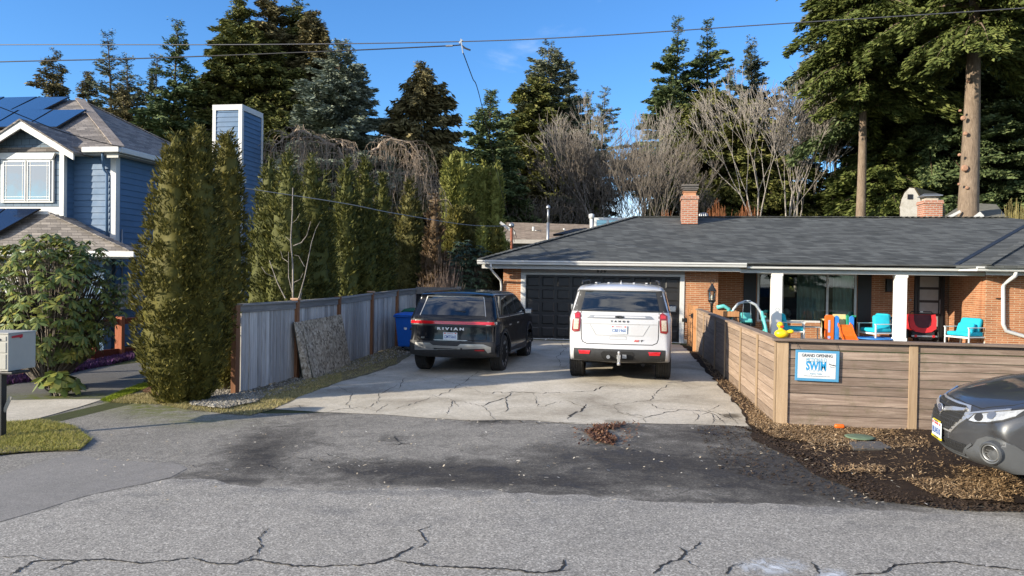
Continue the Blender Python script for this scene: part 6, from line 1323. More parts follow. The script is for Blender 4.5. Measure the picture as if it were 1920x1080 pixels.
# ================================================================== PLANTS
def cards_mesh(name, C, A, S, L, Wd, mat, parent, bend=0.0):
    """pointed leaf faces: centre C, axis A, side S"""
    L = np.broadcast_to(np.asarray(L), (len(C),))[:, None]; Wd = np.broadcast_to(np.asarray(Wd), (len(C),))[:, None]
    V = np.stack([C-A*L/2, C+S*Wd/2-A*L*.08, C+A*L/2, C-S*Wd/2-A*L*.08], 1).reshape(-1, 3)
    return npmesh(name, V, np.arange(4*len(C)).reshape(-1, 4), mat, parent)
def segs_mesh(name, P0, P1, R0, R1, mat, parent, sides=3):
    P0 = np.asarray(P0, float); P1 = np.asarray(P1, float); R0 = np.asarray(R0, float)[:, None]; R1 = np.asarray(R1, float)[:, None]
    d = unit(P1-P0); ref = np.where(np.abs(d[:, 2:3]) > .9, np.array([[1., 0, 0]]), np.array([[0, 0, 1.]])); a = unit(np.cross(d, ref)); b = np.cross(d, a); R_ = []
    for P, r in ((P0, R0), (P1, R1)):
        for k in range(sides): t = 2*np.pi*k/sides; R_.append(P+(a*math.cos(t)+b*math.sin(t))*r)
    V = np.stack(R_, 1).reshape(-1, 3); n = len(P0); base = np.arange(n)[:, None, None]*2*sides
    F = np.array([[k, (k+1) % sides, sides+(k+1) % sides, sides+k] for k in range(sides)])[None]+base
    return npmesh(name, V, F.reshape(-1, 4), mat, parent, smooth=sides > 4)
def barkmat(name, a, b, c, sz=1.0):
    t = NT(name); co = t.coord('Object', (6*sz, 6*sz, 1.2*sz)); co2 = t.coord(); k = t.noise(co, 2, 8, .75, .6)
    col = t.ramp(k, [(.3, a), (.5, b), (.7, c)]); col = t.mix(.5, col, t.ramp(t.noise(co2, .5, 4, .6), [(.35, .6), (.65, 1.2)]), 'MULTIPLY')
    t.out(col, .95, 0, .15); t.bump(k, 1.0, .06); return t.m
M_bark = barkmat('fir_bark', (.05, .038, .028), (.10, .078, .058), (.16, .13, .10)); M_barkl = barkmat('pale_trunk_bark', (.13, .095, .068), (.22, .165, .12), (.31, .24, .18)); M_barkr = barkmat('reddish_bark', (.06, .035, .025), (.12, .07, .05), (.18, .11, .08))
M_twig = barkmat('bare_twigs', (.13, .11, .09), (.21, .18, .15), (.30, .26, .22)); M_twigl = barkmat('pale_alder_bark', (.25, .22, .19), (.36, .32, .28), (.46, .42, .38)); M_twigd = barkmat('dark_twigs', (.045, .038, .03), (.085, .07, .055), (.13, .11, .09))
M_fir = leafmat('fir_needles', [(0, (0.028, 0.049, 0.022)), (.4, (0.072, 0.105, 0.040)), (.75, (0.138, 0.173, 0.068)), (1, (0.223, 0.243, 0.118))], .75, .25)
M_firg = leafmat('grey_fir_needles', [(0, (0.038, 0.052, 0.030)), (.4, (0.096, 0.115, 0.067)), (.75, (0.174, 0.182, 0.117)), (1, (0.295, 0.278, 0.200))], .75, .25)
M_ced = leafmat('cedar_sprays', [(0, (0.048, 0.056, 0.015)), (.4, (0.105, 0.116, 0.030)), (.75, (0.177, 0.176, 0.050)), (1, (0.270, 0.220, 0.081))], .75, .2)
M_cedb = leafmat('brown_cedar_sprays', [(0, (0.050, 0.045, 0.020)), (.4, (0.110, 0.096, 0.040)), (.75, (0.185, 0.154, 0.069)), (1, (0.286, 0.227, 0.116))], .75, .2)
M_bspr = leafmat('blue_spruce_needles', [(0, (0.065, 0.083, 0.061)), (.4, (0.144, 0.173, 0.127)), (.75, (0.230, 0.256, 0.189)), (1, (0.331, 0.344, 0.265))], .75, .25)
M_dark = flat('dark_interior2', (.02, .02, .02), .9) if False else M_dark
M_bright = leafmat('bright_fir_needles', [(0, (0.031, 0.044, 0.010)), (.4, (0.075, 0.098, 0.022)), (.75, (0.131, 0.150, 0.037)), (1, (0.200, 0.200, 0.062))], .75, .25)
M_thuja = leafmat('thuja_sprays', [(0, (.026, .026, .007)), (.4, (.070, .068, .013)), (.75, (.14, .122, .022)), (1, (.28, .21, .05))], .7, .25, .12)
M_thuja2 = leafmat('deep_green_thuja_sprays', [(0, (.022, .026, .008)), (.4, (.058, .066, .015)), (.75, (.115, .115, .024)), (1, (.22, .18, .045))], .7, .25, .12)  # darker, greener foliage colour of the row behind the plank fence
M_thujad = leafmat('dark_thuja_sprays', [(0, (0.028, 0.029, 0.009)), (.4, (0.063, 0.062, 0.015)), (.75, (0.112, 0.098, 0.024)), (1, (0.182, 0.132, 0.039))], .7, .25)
M_thujal = leafmat('light_thuja_sprays', [(0, (.07, .08, .018)), (.4, (.14, .15, .03)), (.75, (.21, .21, .05)), (1, (.30, .27, .09))], .7, .25)
M_thujar = leafmat('browned_thuja_sprays', [(0, (.03, .02, .01)), (.4, (.065, .04, .02)), (.8, (.12, .075, .035)), (1, (.10, .10, .03))], .7, .25)
STY = {  # shape exponent, droop, rise, spray width, hang, card length, density, irregularity, start of crown
 'fir':    dict(ex=.85, rise=.15, droop=.30, wid=.30, hang=.06, cl=.34, dens=1.0, irr=.35, t0=.12, mat='M_fir', whorl=1.1),
 'sparse': dict(ex=.9, rise=.25, droop=.35, wid=.20, hang=.10, cl=.30, dens=.45, irr=.55, t0=.12, mat='M_firg', whorl=.9),
 'cedar':  dict(ex=.75, rise=.25, droop=.75, wid=.30, hang=.30, cl=.38, dens=1.15, irr=.25, t0=.05, mat='M_ced', whorl=1.3),
 'spruce': dict(ex=.80, rise=.10, droop=.25, wid=.32, hang=.12, cl=.30, dens=1.6, irr=.22, t0=.03, mat='M_bspr', whorl=1.5),
 'weep':   dict(ex=.80, rise=.35, droop=.75, wid=.24, hang=.50, cl=.42, dens=1.3, irr=.2, t0=.03, mat='M_cedb', whorl=1.2),
 'big':    dict(ex=.55, rise=.10, droop=.55, wid=.30, hang=.35, cl=.34, dens=1.5, irr=.5, t0=.4, mat='M_bright', whorl=1.0)}
def conifer(name, label, x, y, h, r, style='fir', seed=1, trunk_r=None, bark=None, group='tall conifers behind the houses', nb=None, **ov):
    s = dict(STY[style]); s.update(ov); g = np.random.default_rng(seed); mat = globals()[s['mat']] if isinstance(s['mat'], str) else s['mat']
    e = thing(name, label, 'tree', (x, y, 0), 0, group); tr = trunk_r or h*.014; t0 = s['t0']
    wob = lambda z: (.012*h*math.sin(z/h*5+seed), .012*h*math.cos(z/h*4+seed*2))
    zs = np.linspace(-.3, h*.985, 14); m_ = MB(); m_.tube([(wob(z)[0]*max(0, z/h), wob(z)[1]*max(0, z/h), z) for z in zs], [max(.02, tr*(1-max(0, z)/h*.93)) for z in zs], 10); trk = m_.build('trunk', bark or M_bark, e, True)
    r = r*(1.12 if style != 'big' else 1.0); nb = nb or int((1-t0)*h*14.0*s['whorl']); t = t0+(1-t0)*(g.random(nb)**.92); az = g.random(nb)*2*np.pi; u = (t-t0)/(1-t0)
    env = (1-u)**s['ex']*np.minimum(1, .62+u*2.2) if style != 'big' else (1-u)**s['ex']*np.minimum(1, .5+u*1.6)
    lump = 1+s['irr']*(np.sin(az*2+t*h*.9+seed)*.5+np.sin(az*3-t*h*.55+seed*1.7)*.5)
    ln = np.maximum(.45, r*env*(1-s['irr']*.6+g.random(nb)*s['irr']*1.1)*lump); z0 = t*h
    tip = 1-u; rise = s['rise']+.55*u**2; droop = s['droop']*(1-.6*u)
    # limbs
    K = 4; P0 = []; P1 = []; R0 = []; R1 = []
    d = np.column_stack([np.cos(az), np.sin(az), np.zeros(nb)]); pr = np.column_stack([-d[:, 1], d[:, 0], np.zeros(nb)]); bx = np.column_stack([[wob(z)[0]*z/h for z in z0], [wob(z)[1]*z/h for z in z0], z0])
    def pt(i, q): return bx[i]+d[i]*(q*ln[i])[:, None]+np.column_stack([np.zeros(len(i)), np.zeros(len(i)), (rise[i]*q-droop[i]*q*q)*ln[i]])
    ii = np.arange(nb)
    for k in range(K):
        a = pt(ii, np.full(nb, k/K)); b = pt(ii, np.full(nb, (k+1)/K)); P0.append(a); P1.append(b); rr_ = np.minimum(.09, .012+ln*.014); R0.append(rr_*(1-k/K)+.006); R1.append(rr_*(1-(k+1)/K)+.006)
    lm_ = segs_mesh('limbs', np.concatenate(P0), np.concatenate(P1), np.concatenate(R0), np.concatenate(R1), bark or M_bark, e, 3); lm_['kind'] = 'stuff'
    # sprays
    cnt = np.maximum(3, (ln*9*s['dens']*(1+.25*ln)).astype(int)); i = np.repeat(ii, cnt); n = len(i); q = .12+.88*g.random(n)**.75
    lat = (g.random(n)*2-1)*s['wid']*(1.05-q*.75)*ln[i]; c = pt(i, q)+pr[i]*lat[:, None]; c[:, 2] -= np.abs(lat)*.35+g.random(n)*s['hang']*(.3+ln[i]*.25)
    k = 8; c = np.repeat(c, k, 0)+(g.random((n*k, 3))-.5)*np.array([.42, .42, .30])*s['cl']*2.6; i = np.repeat(i, k); latk = np.repeat(lat, k)
    A = d[i]*(.55+.5*g.random((n*k, 1)))+pr[i]*(np.sign(latk)[:, None]*(.2+.8*g.random((n*k, 1))))+np.column_stack([np.zeros(n*k), np.zeros(n*k), -(.1+s['hang']*2.0*g.random(n*k))+.25*(u[i])])
    A = unit(A+(g.random((n*k, 3))-.5)*.7); S = unit(np.cross(A, unit(g.random((n*k, 3))-.5+np.array([0, 0, .25])))); cl = s['cl']*(.5+g.random(n*k)*.8)*np.minimum(1.15, .55+ln[i]*.3)
    cards_mesh('crown', c, A, S, cl*.9, cl*.30, mat, e)
    return e
def tpx(name, label, px, ytop, wpx, D, style='fir', seed=1, yref=240, **k):
    # wpx is the crown width the photo shows at row yref
    p = PD(px, 500, D); h = PD(px, ytop, D).z; s = dict(STY[style]); s.update(k); r = wpx/2/FPX*D
    if style != 'big':
        u = max(0, (PD(px, yref, D).z/h-s['t0'])/(1-s['t0'])); r = min(r/max(.34, (1-u)**s['ex']), h*.34)
    return conifer(name, label, p.x, p.y, h, r, style, seed, **k)
tpx('cedar_tree', 'small ragged brown cedar rising left of the blue house peak', 96, 100, 95, 60, 'cedar', 3, mat='M_cedb', irr=.5, dens=.7, ex=.9)
tpx('cedar_tree', 'short dark cedar just right of the blue house peak', 158, 138, 60, 62, 'cedar', 4, mat='M_cedb', dens=.8, ex=.8)
tpx('fir_tree', 'thin see-through grey fir with wispy top above the blue roof', 200, 64, 100, 58, 'sparse', 5, dens=.5)
tpx('fir_tree', 'lower wispy grey fir right of the thin see-through one', 243, 112, 80, 57, 'sparse', 6, dens=.6)
tpx('cedar_tree', 'brown green cedar filling the gap above the grey hip roof', 225, 170, 130, 54, 'cedar', 61, mat='M_cedb', dens=.8)
tpx('fir_tree', 'dark green fir with stepped branches left of the huge cedar', 330, 38, 110, 54, 'fir', 7, irr=.5, dens=.85, whorl=.7, ex=.7)
tpx('fir_tree', 'pale tipped fir tucked behind the stepped dark fir', 288, 106, 80, 57, 'sparse', 8, dens=.8)
for px, yt, w, sd, lb in ((440, 4, 130, 9, 'left spire of the huge many topped cedar'), (492, -2, 150, 10, 'middle spire of the huge many topped cedar'), (553, 3, 130, 11, 'right spire of the huge many topped cedar'), (590, 28, 110, 12, 'lowest outer spire of the huge many topped cedar')):
    tpx('cedar_tree', lb, px, yt, w, 58+sd % 3, 'cedar', sd, dens=1.0, ex=.55, mat='M_ced' if sd % 2 else 'M_cedb', irr=.3)
tpx('cedar_tree', 'broad lower skirt of the huge cedar, closest above the sided chimney', 470, 60, 250, 57, 'cedar', 13, dens=1.0, ex=.5)
tpx('spruce_tree', 'dense blue grey spruce in front of the huge cedar', 632, 82, 180, 44, 'spruce', 14, ex=.7)
tpx('spruce_tree', 'brown green spruce with hanging branch curtains right of the blue spruce', 786, 126, 165, 46, 'weep', 15, ex=.75)
tpx('fir_tree', 'small dark pointed fir between the hanging spruce and broad cedar', 911, 174, 92, 52, 'spruce', 16, mat='M_fir', dens=.9)
tpx('fir_tree', 'tall olive fir with pointed grey top left of the bare trees', 1021, 82, 130, 62, 'fir', 17, mat='M_firg', dens=1.0, ex=.7)
tpx('cedar_tree', 'olive cedar standing before the pointed grey topped fir', 1003, 150, 110, 60, 'cedar', 18, ex=.6)
tpx('fir_tree', 'slim fir close right of the olive cedar', 1067, 118, 55, 72, 'fir', 19, mat='M_firg', dens=.9, t0=.35, ex=.7)
tpx('fir_tree', 'tiny dark fir tip beside the slim fir', 1099, 176, 30, 80, 'fir', 20, dens=.8, t0=.5, yref=230)
tpx('fir_tree', 'tiny fir with two tips left of the grey bare crown', 1126, 168, 38, 78, 'sparse', 21, dens=.8, t0=.5, yref=230)
tpx('fir_tree', 'left of the two tallest dark firs above the brick chimney', 1257, 42, 110, 62, 'fir', 22, irr=.5, whorl=.8, dens=.9, t0=.42)
tpx('fir_tree', 'right of the two tallest dark firs above the brick chimney', 1315, 40, 105, 63, 'fir', 23, irr=.5, whorl=.8, dens=.9, t0=.42)
tpx('fir_tree', 'lone ragged fir with blunt top right of the tallest pair', 1403, 76, 85, 66, 'fir', 24, irr=.5, mat='M_firg', dens=.9)
tpx('fir_tree', 'narrow sparse fir left of the blunt topped fir', 1366, 118, 44, 68, 'sparse', 25, dens=.8)
tpx('cedar_tree', 'olive cedar below the tallest firs, nearer the chimney', 1320, 175, 110, 58, 'cedar', 26, ex=.5)
tpx('cedar_tree', 'olive cedar behind the red twig shrubs', 1392, 195, 120, 57, 'cedar', 27, ex=.5)
tpx('fir_tree', 'dark bushy fir filling under the left tallest fir', 1240, 165, 85, 60, 'fir', 28, ex=.5, dens=1.0, t0=.5)
tpx('fir_tree', 'low hemlock reaching toward the pale alder stems', 1475, 160, 90, 64, 'sparse', 29, dens=.8)
tpx('fir_tree', 'low green conifer between alder stems and the thin bare trunk', 1545, 235, 100, 56, 'fir', 30, ex=.5, dens=.8, mat='M_bright')
BT = 'tall pruned conifers on the right'
A1 = tpx('big_conifer', 'largest pale straight trunk with sawn branch scars, crown high above', 1812, -330, 400, 39, 'big', 31, trunk_r=.62, bark=M_barkl, t0=.55, group=BT, nb=230)
A2 = tpx('big_conifer', 'slim pale bare trunk left of the largest, dark crown on top', 1609, -240, 310, 46, 'big', 32, trunk_r=.36, bark=M_barkl, t0=.47, group=BT, nb=200)
tpx('big_conifer', 'dark reddish trunk in shade between the two pale trunks', 1735, -260, 420, 50, 'big', 33, trunk_r=.58, bark=M_barkr, t0=.34, group=BT, nb=330, mat='M_fir')
tpx('big_conifer', 'dense dark conifer hiding the sky at the right edge', 1880, -60, 210, 47, 'fir', 34, group=BT, ex=.45, dens=1.3, nb=420)
tpx('big_conifer', 'dark conifer filling behind the reddish trunk', 1765, 0, 240, 57, 'fir', 35, group=BT, ex=.45, dens=1.0, nb=420)
tpx('big_conifer', 'sunlit yellow green low conifer right of the slim pale trunk', 1655, 200, 200, 50, 'cedar', 36, group=BT, mat='M_bright', ex=.45, dens=1.1)
tpx('big_conifer', 'bushy green conifer crown overhanging left of the slim pale trunk', 1560, -160, 190, 52, 'big', 37, group=BT, t0=.45, nb=170, trunk_r=.15, mat='M_firg')
# sawn knots on the largest trunk
def knot(px, py, s_, par, D, x0):
    p = PD(px, py, D-.415); m_ = MB(par.location); m_.lathe([(s_*1.4, .08), (s_*1.15, .0), (s_*.9, -.02), (.01, -.022)], p, 12, 'y'); m_.build('sawn_knot', flat('fresh_cut', (.34, .19, .12), .8, var=.2), par)
for px, py, s_ in ((1817, 151, .07), (1801, 207, .05), (1807, 221, .09), (1811, 250, .08), (1800, 290, .06), (1810, 315, .13), (1799, 345, .05), (1814, 352, .06)): knot(px, py, s_, A1, 39, 0)
# ---------------------------------------------------------------- bare trees
def bare(name, label, x, y, h, spread, mat, seed, stems=1, depth=6, tw=.011, cat='tree', group=None, trunk_r=None, up=.6, first=.28, minr=.012):
    g = random.Random(seed); e = thing(name, label, cat, (x, y, 0), 0, group); P0 = []; P1 = []; R0 = []; R1 = []; cut = [0]
    T0 = []; 
    def grow(p, d, L, r, k, out):
        q = p; n = 3
        for i in range(n):
            d = (d+Vector((g.uniform(-1, 1), g.uniform(-1, 1), g.uniform(-.5, .8)*up))*.13).normalized(); q2 = q+d*L/n; r2 = max(minr, r*(1-.30/n))
            out.append((q, q2, r, r2)); q = q2; r = r2
            if k > 0 and i > 0 and g.random() < .26: side(q, d, L*.62, r*.5, k-1)
        if k > 0:
            for j in range(g.choice((2, 2, 3))): side(q, d, L*g.uniform(.60, .86), r*.62, k-1)
    segs = []
    def side(q, d, L, r, k):
        a = Vector((g.uniform(-1, 1), g.uniform(-1, 1), g.uniform(-.2, .9)*up)).normalized(); dd = (d*.9+a*spread).normalized(); dd.z = max(dd.z, .05); grow(q, dd.normalized(), L, max(minr, r), k, segs)
    tseg = []
    for s_ in range(stems):
        a = 6.283*s_/stems+g.random(); r0 = trunk_r or h*.011; d = Vector((math.cos(a)*.22*(stems > 1), math.sin(a)*.22*(stems > 1), 1)).normalized()
        p = Vector((math.cos(a)*.3*(stems > 1), math.sin(a)*.3*(stems > 1), -.1)); q = p
        for i in range(5):
            d = (d+Vector((g.uniform(-.06, .06), g.uniform(-.06, .06), .03))).normalized(); q2 = q+d*h*first/5; tseg.append((q, q2, r0*(1-i*.07), r0*(1-(i+1)*.07))); q = q2
        for j in range(3): side(q, d, h*.215, r0*.45, depth)
        grow(q, d, h*.215, r0*.55, depth, segs)
    f = lambda S, nm, sd: segs_mesh(nm, [tuple(a[0]) for a in S], [tuple(a[1]) for a in S], [a[2] for a in S], [a[3] for a in S], mat, e, sd)
    f(tseg, 'trunk', 8); f(segs[:60000], 'branches', 3); return e
def bpx(name, label, px, ytop, D, spread, mat, seed, **k):
    p = PD(px, 500, D); h = PD(px, ytop, D).z; return bare(name, label, p.x, p.y, h, spread, mat, seed, **k)
bpx('bare_tree', 'grey leafless tree with fine rounded crown left of the tallest firs', 1163, 178, 54, .36, M_twigl, 1, stems=2, depth=5, minr=.009)
bpx('bare_tree', 'tan leafless tree with upswept branches behind the brick chimney', 1246, 238, 50, .34, M_twig, 2, stems=3, depth=5, minr=.012, first=.2)
bpx('bare_tree', 'brown leafless thicket tree under the slim fir', 1082, 215, 56, .42, M_twig, 3, stems=3, depth=5, minr=.013, first=.2)
bpx('bare_tree', 'pale stemmed alder, left one of the white group', 1452, 185, 50, .30, M_twigl, 4, stems=2, depth=5, minr=.012, first=.36)
bpx('bare_tree', 'pale stemmed alder, right one of the white group', 1500, 195, 53, .30, M_twigl, 5, stems=2, depth=5, minr=.012, first=.36)
bpx('bare_tree', 'thin leaning bare saplings over the tan roof', 1050, 300, 54, .7, M_twig, 6, stems=3, depth=4, minr=.012, first=.2)
bpx('bare_tree', 'dark leafless tree before the white horizon clouds', 1195, 290, 64, .5, M_twigd, 7, stems=2, depth=5, minr=.014)
bpx('bare_tree', 'faint bare tree at the far right edge', 1905, 250, 70, .45, M_twig, 8, depth=5, minr=.014)
bpx('bare_tree', 'small bare grey tree right of the pale thujas', 962, 325, 52, .6, M_twig, 9, stems=2, depth=4, minr=.012, first=.2)
bpx('bare_tree', 'slender bare stems between the two pale trunk conifers', 1590, 250, 60, .35, M_twig, 10, stems=3, depth=4, minr=.013, first=.5)
def shrub(name, label, p, r, h, mat, seed, n=260, cat='shrub', L=.5, minr=.006, group=None, up=1.0):
    g = np.random.default_rng(seed); e = thing(name, label, cat, tuple(p), 0, group); az = g.random(n)*6.283; sp_ = g.random(n)**.6; K = 5; P = [np.zeros((n, 3))+np.column_stack([np.cos(az), np.sin(az), np.zeros(n)])*(sp_*r*.3)[:, None]]
    hh = h*(.55+.45*g.random(n))*(1-.35*sp_**2)
    for k in range(1, K+1): q = k/K; P.append(np.column_stack([np.cos(az)*sp_*r*(.3+.7*q**.8), np.sin(az)*sp_*r*(.3+.7*q**.8), hh*q**up])+(g.random((n, 3))-.5)*.08*r)
    rr_ = [minr*(2.2-1.6*k/K) for k in range(K+1)]; segs_mesh('stems', np.concatenate(P[:-1]), np.concatenate(P[1:]), np.concatenate([np.full(n, rr_[k]) for k in range(K)]), np.concatenate([np.full(n, rr_[k+1]) for k in range(K)]), mat, e, 3); return e
M_redtw = barkmat('red_twigs', (.20, .07, .03), (.30, .12, .055), (.38, .19, .09)); M_yeltw = barkmat('yellow_twigs', (.30, .24, .08), (.42, .35, .14), (.5, .44, .2)); M_brtw = barkmat('brown_twigs', (.14, .10, .08), (.22, .165, .14), (.3, .24, .2))
for px, yt, w, sd, lb in ((1345, 370, 70, 1, 'orange red twig shrub right of the front chimney'), (1400, 374, 70, 2, 'orange red twig shrub under the olive cedars'), (1245, 388, 60, 3, 'low red twig shrub left of the front chimney')):
    p = PD(px, 500, 42); shrub('red_twig_shrub', lb, (p.x, p.y, 0), w/2/FPX*42*1.25, PD(px, yt, 42).z, M_redtw, sd, 900, minr=.014, group='red twig shrubs behind the ridge')
p = PD(1905, 500, 36); shrub('yellow_twig_shrub', 'yellow green twiggy shrub at the right end of the ridge', (p.x, p.y, 0), 1.3, PD(1905, 365, 36).z, M_yeltw, 7, 700, minr=.012)
p = G(828, 655); p = PD(828, 640, 24.5); shrub('bare_shrub', 'leafless brown shrub behind the black SUV', (p.x, p.y, 0), .85, 3.0, M_brtw, 8, 420, minr=.006)
# understory: a far dark band nobody could count
g = np.random.default_rng(77); n = 9000; pxs = g.choice([960, 1010, 1060, 1110, 1310, 1330, 1370, 1420, 1480, 1530, 1580, 1640, 1700, 1760, 1850, 1900, 620, 700, 780], n)+g.normal(0, 22, n); Dn = 66+g.random(n)*8; C = np.array([tuple(PD(a, 500, b)) for a, b in zip(pxs, Dn)]); C[:, 2] = g.random(n)**1.4*(6.0+2.5*np.sin(pxs*.03))
k = 5; C = np.repeat(C, k, 0)+g.normal(0, .4, (n*k, 3)); A = unit(g.normal(0, 1, C.shape)); S = unit(np.cross(A, g.normal(0, 1, C.shape)))
tag(cards_mesh('far_undergrowth', C, A, S, .6, .3, M_fir, None), 'dark mass of undergrowth at the feet of the far trees', 'undergrowth', None, 'stuff')
# ---------------------------------------------------------------- thuja columns
def thuja(label, x, y, h, r, seed, mat, dens=1.0, card=.085, prof=None, group='clipped thuja columns', lean=(0, 0), name='thuja', zb=None, fz=1.0):
    g = np.random.default_rng(seed); zb = gz(x, y) if zb is None else zb; r = max(r*.5, r-card*.75); e = thing(name, label, 'hedge plant', (x, y, zb), 0, group)
    pf = prof or [(0, .55), (.06, .80), (.18, 1.0), (.40, .98), (.62, .78), (.80, .50), (.92, .24), (1.0, .03)]; tt = np.array([a for a, b in pf]); rv = np.array([b for a, b in pf])
    ph = g.random(8)*6.28
    def rad(t, az): return r*np.interp(t, tt, rv)*(1+.07*np.sin(az*3+ph[0]+t*3)+.06*np.sin(az*5+ph[1]-t*9)+.05*np.sin(t*23+ph[2]+az*2)*fz)
    def pos(t, az, k=1.0): q = rad(t, az)*k; return np.column_stack([q*np.cos(az)+lean[0]*t, q*np.sin(az)+lean[1]*t, t*h])
    m_ = MB(); m_.tube([(0, 0, -.1), (0, 0, h*.5), (lean[0]*.8, lean[1]*.8, h*.85)], [.07, .05, .02], 6); m_.build('trunk', M_bark, e)
    # inner mass of foliage
    nz_, na = 36, 22; T = np.linspace(0, 1, nz_); AZ = np.linspace(0, 6.2832, na, endpoint=False); tg, ag = np.meshgrid(T, AZ, indexing='ij'); V = pos(tg.ravel(), ag.ravel(), .66+.22*g.random(nz_*na)); F = [(i*na+j, i*na+(j+1) % na, (i+1)*na+(j+1) % na, (i+1)*na+j) for i in range(nz_-1) for j in range(na)]
    npmesh('inner_foliage', V, F, mat, e)
    area = 2*math.pi*r*h*.78; nc = int(area*105*dens*(.085/card)**1.2); t = g.random(nc)**1.05; az = g.random(nc)*6.2832; keep = g.random(nc) < np.interp(t, tt, rv)*.9+.12; t, az = t[keep], az[keep]; nc = len(t)
    c = pos(t, az, .74+g.random(nc)**.8*.34); o = np.column_stack([np.cos(az), np.sin(az), np.zeros(nc)]); k = 13; c = np.repeat(c, k, 0); o = np.repeat(o, k, 0); n = nc*k
    fan = np.repeat(unit(np.column_stack([-np.sin(az), np.cos(az), np.zeros(nc)])+(g.random((nc, 3))-.5)*1.3), k, 0); a = (g.random((n, 1))-.5)*2.0
    A = unit(np.array([0, 0, .75])+o*.65+fan*a+(g.random((n, 3))-.5)*.5); ln = card*(.6+g.random(n)*.8); c = c+A*(ln*(.3+g.random(n)*1.1))[:, None]+(g.random((n, 3))-.5)*card*1.1
    S = unit(np.cross(A, o+(g.random((n, 3))-.5)*1.6)); cards_mesh('foliage', c, A, S, ln*1.2, ln*.36, mat, e); return e
def thpx(label, px, ytop, wpx, D, seed, mat, **k):
    p = PD(px, 520, D); zb = gz(p.x, p.y); h = PD(px, ytop, D).z-zb; return thuja(label, p.x, p.y, h, wpx/2/FPX*D, seed, mat, zb=zb, **k)
bigp = [(0, .30), (.03, .46), (.10, .68), (.22, .92), (.40, .96), (.60, .82), (.80, .58), (.92, .32), (.97, .16), (1.0, .03)]
GB = 'big thuja clump at the fence end'
thpx('large olive thuja bulging over the side driveway, leftmost of the near clump', 330, 250, 152, 12.6, 1, M_thuja, prof=bigp, group=GB, card=.062)
thpx('largest olive thuja of the near clump, in its middle', 368, 240, 140, 12.75, 2, M_thuja, prof=bigp, group=GB, card=.062)
thpx('steep sided thuja of the near clump, next to the plank fence end', 424, 247, 80, 14.1, 3, M_thuja, prof=[(0, .2), (.15, .5), (.3, .85), (.5, 1), (.8, .8), (.93, .5), (1, .04)], group=GB, card=.062)
G2 = 'thuja row behind the plank fence'
for px, yt, w, D, sd, lb in ((503, 300, 92, 17.5, 11, 'narrow thuja at the left of the row behind the plank fence'), (537, 286, 96, 17.0, 12, 'tallest pointed thuja behind the bare sapling'), (583, 291, 92, 18.6, 13, 'wide thuja right of the bare sapling'), (606, 322, 52, 19.4, 14, 'short rounded shoulder thuja right of the wide one'),
    (648, 300, 72, 20.9, 15, 'pointed thuja left of the pair crossed by the service cable'), (683, 299, 70, 21.6, 16, 'pointed thuja right of the pair crossed by the service cable'), (714, 328, 56, 22.4, 17, 'shorter thuja right of the crossed pair'), (767, 340, 76, 25.6, 18, 'dark round topped thuja standing alone above the fence')):
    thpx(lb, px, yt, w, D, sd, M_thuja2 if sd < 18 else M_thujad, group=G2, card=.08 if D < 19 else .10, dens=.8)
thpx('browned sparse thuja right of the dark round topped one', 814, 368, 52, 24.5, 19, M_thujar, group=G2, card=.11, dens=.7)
G3 = 'pale thuja columns further back'; colp = [(0, .8), (.2, .95), (.5, 1), (.85, .9), (.95, .6), (1, .1)]
for px, yt, w, D, sd, lb in ((843, 289, 40, 33, 21, 'pale tall thuja column, first from the left'), (863, 285, 40, 33, 22, 'pale tall thuja column, topmost of them'), (887, 304, 30, 33.5, 23, 'slim pale thuja column right of the topmost one'), (905, 305, 28, 34, 24, 'slimmest pale thuja column in the middle of the right trio'), (927, 306, 32, 34, 25, 'pale thuja column, last on the right')):
    thpx(lb, px, yt, w, D, sd, M_thujal, group=G3, card=.13, dens=.9, prof=colp, fz=2)
for px, yt, w, D, sd, lb in ((853, 387, 42, 27.5, 26, 'short olive thuja before the pale columns'), (877, 389, 40, 28, 27, 'short dark thuja before the pale columns')):
    thpx(lb, px, yt, w, D, sd, M_thuja if sd == 26 else M_thujad, group='short thujas before the pale columns', card=.11, prof=colp)
for px, yt, w, D, sd, lb in ((905, 424, 28, 26.5, 28, 'small golden thuja left of the service mast, first of three'), (926, 424, 30, 26.7, 29, 'small golden thuja left of the service mast, widest of three'), (944, 438, 22, 27, 30, 'small golden thuja touching the service mast')):
    thpx(lb, px, yt, w, D, sd, M_thujal if sd != 29 else M_thuja, group='small golden thujas by the garage', card=.10, prof=colp)
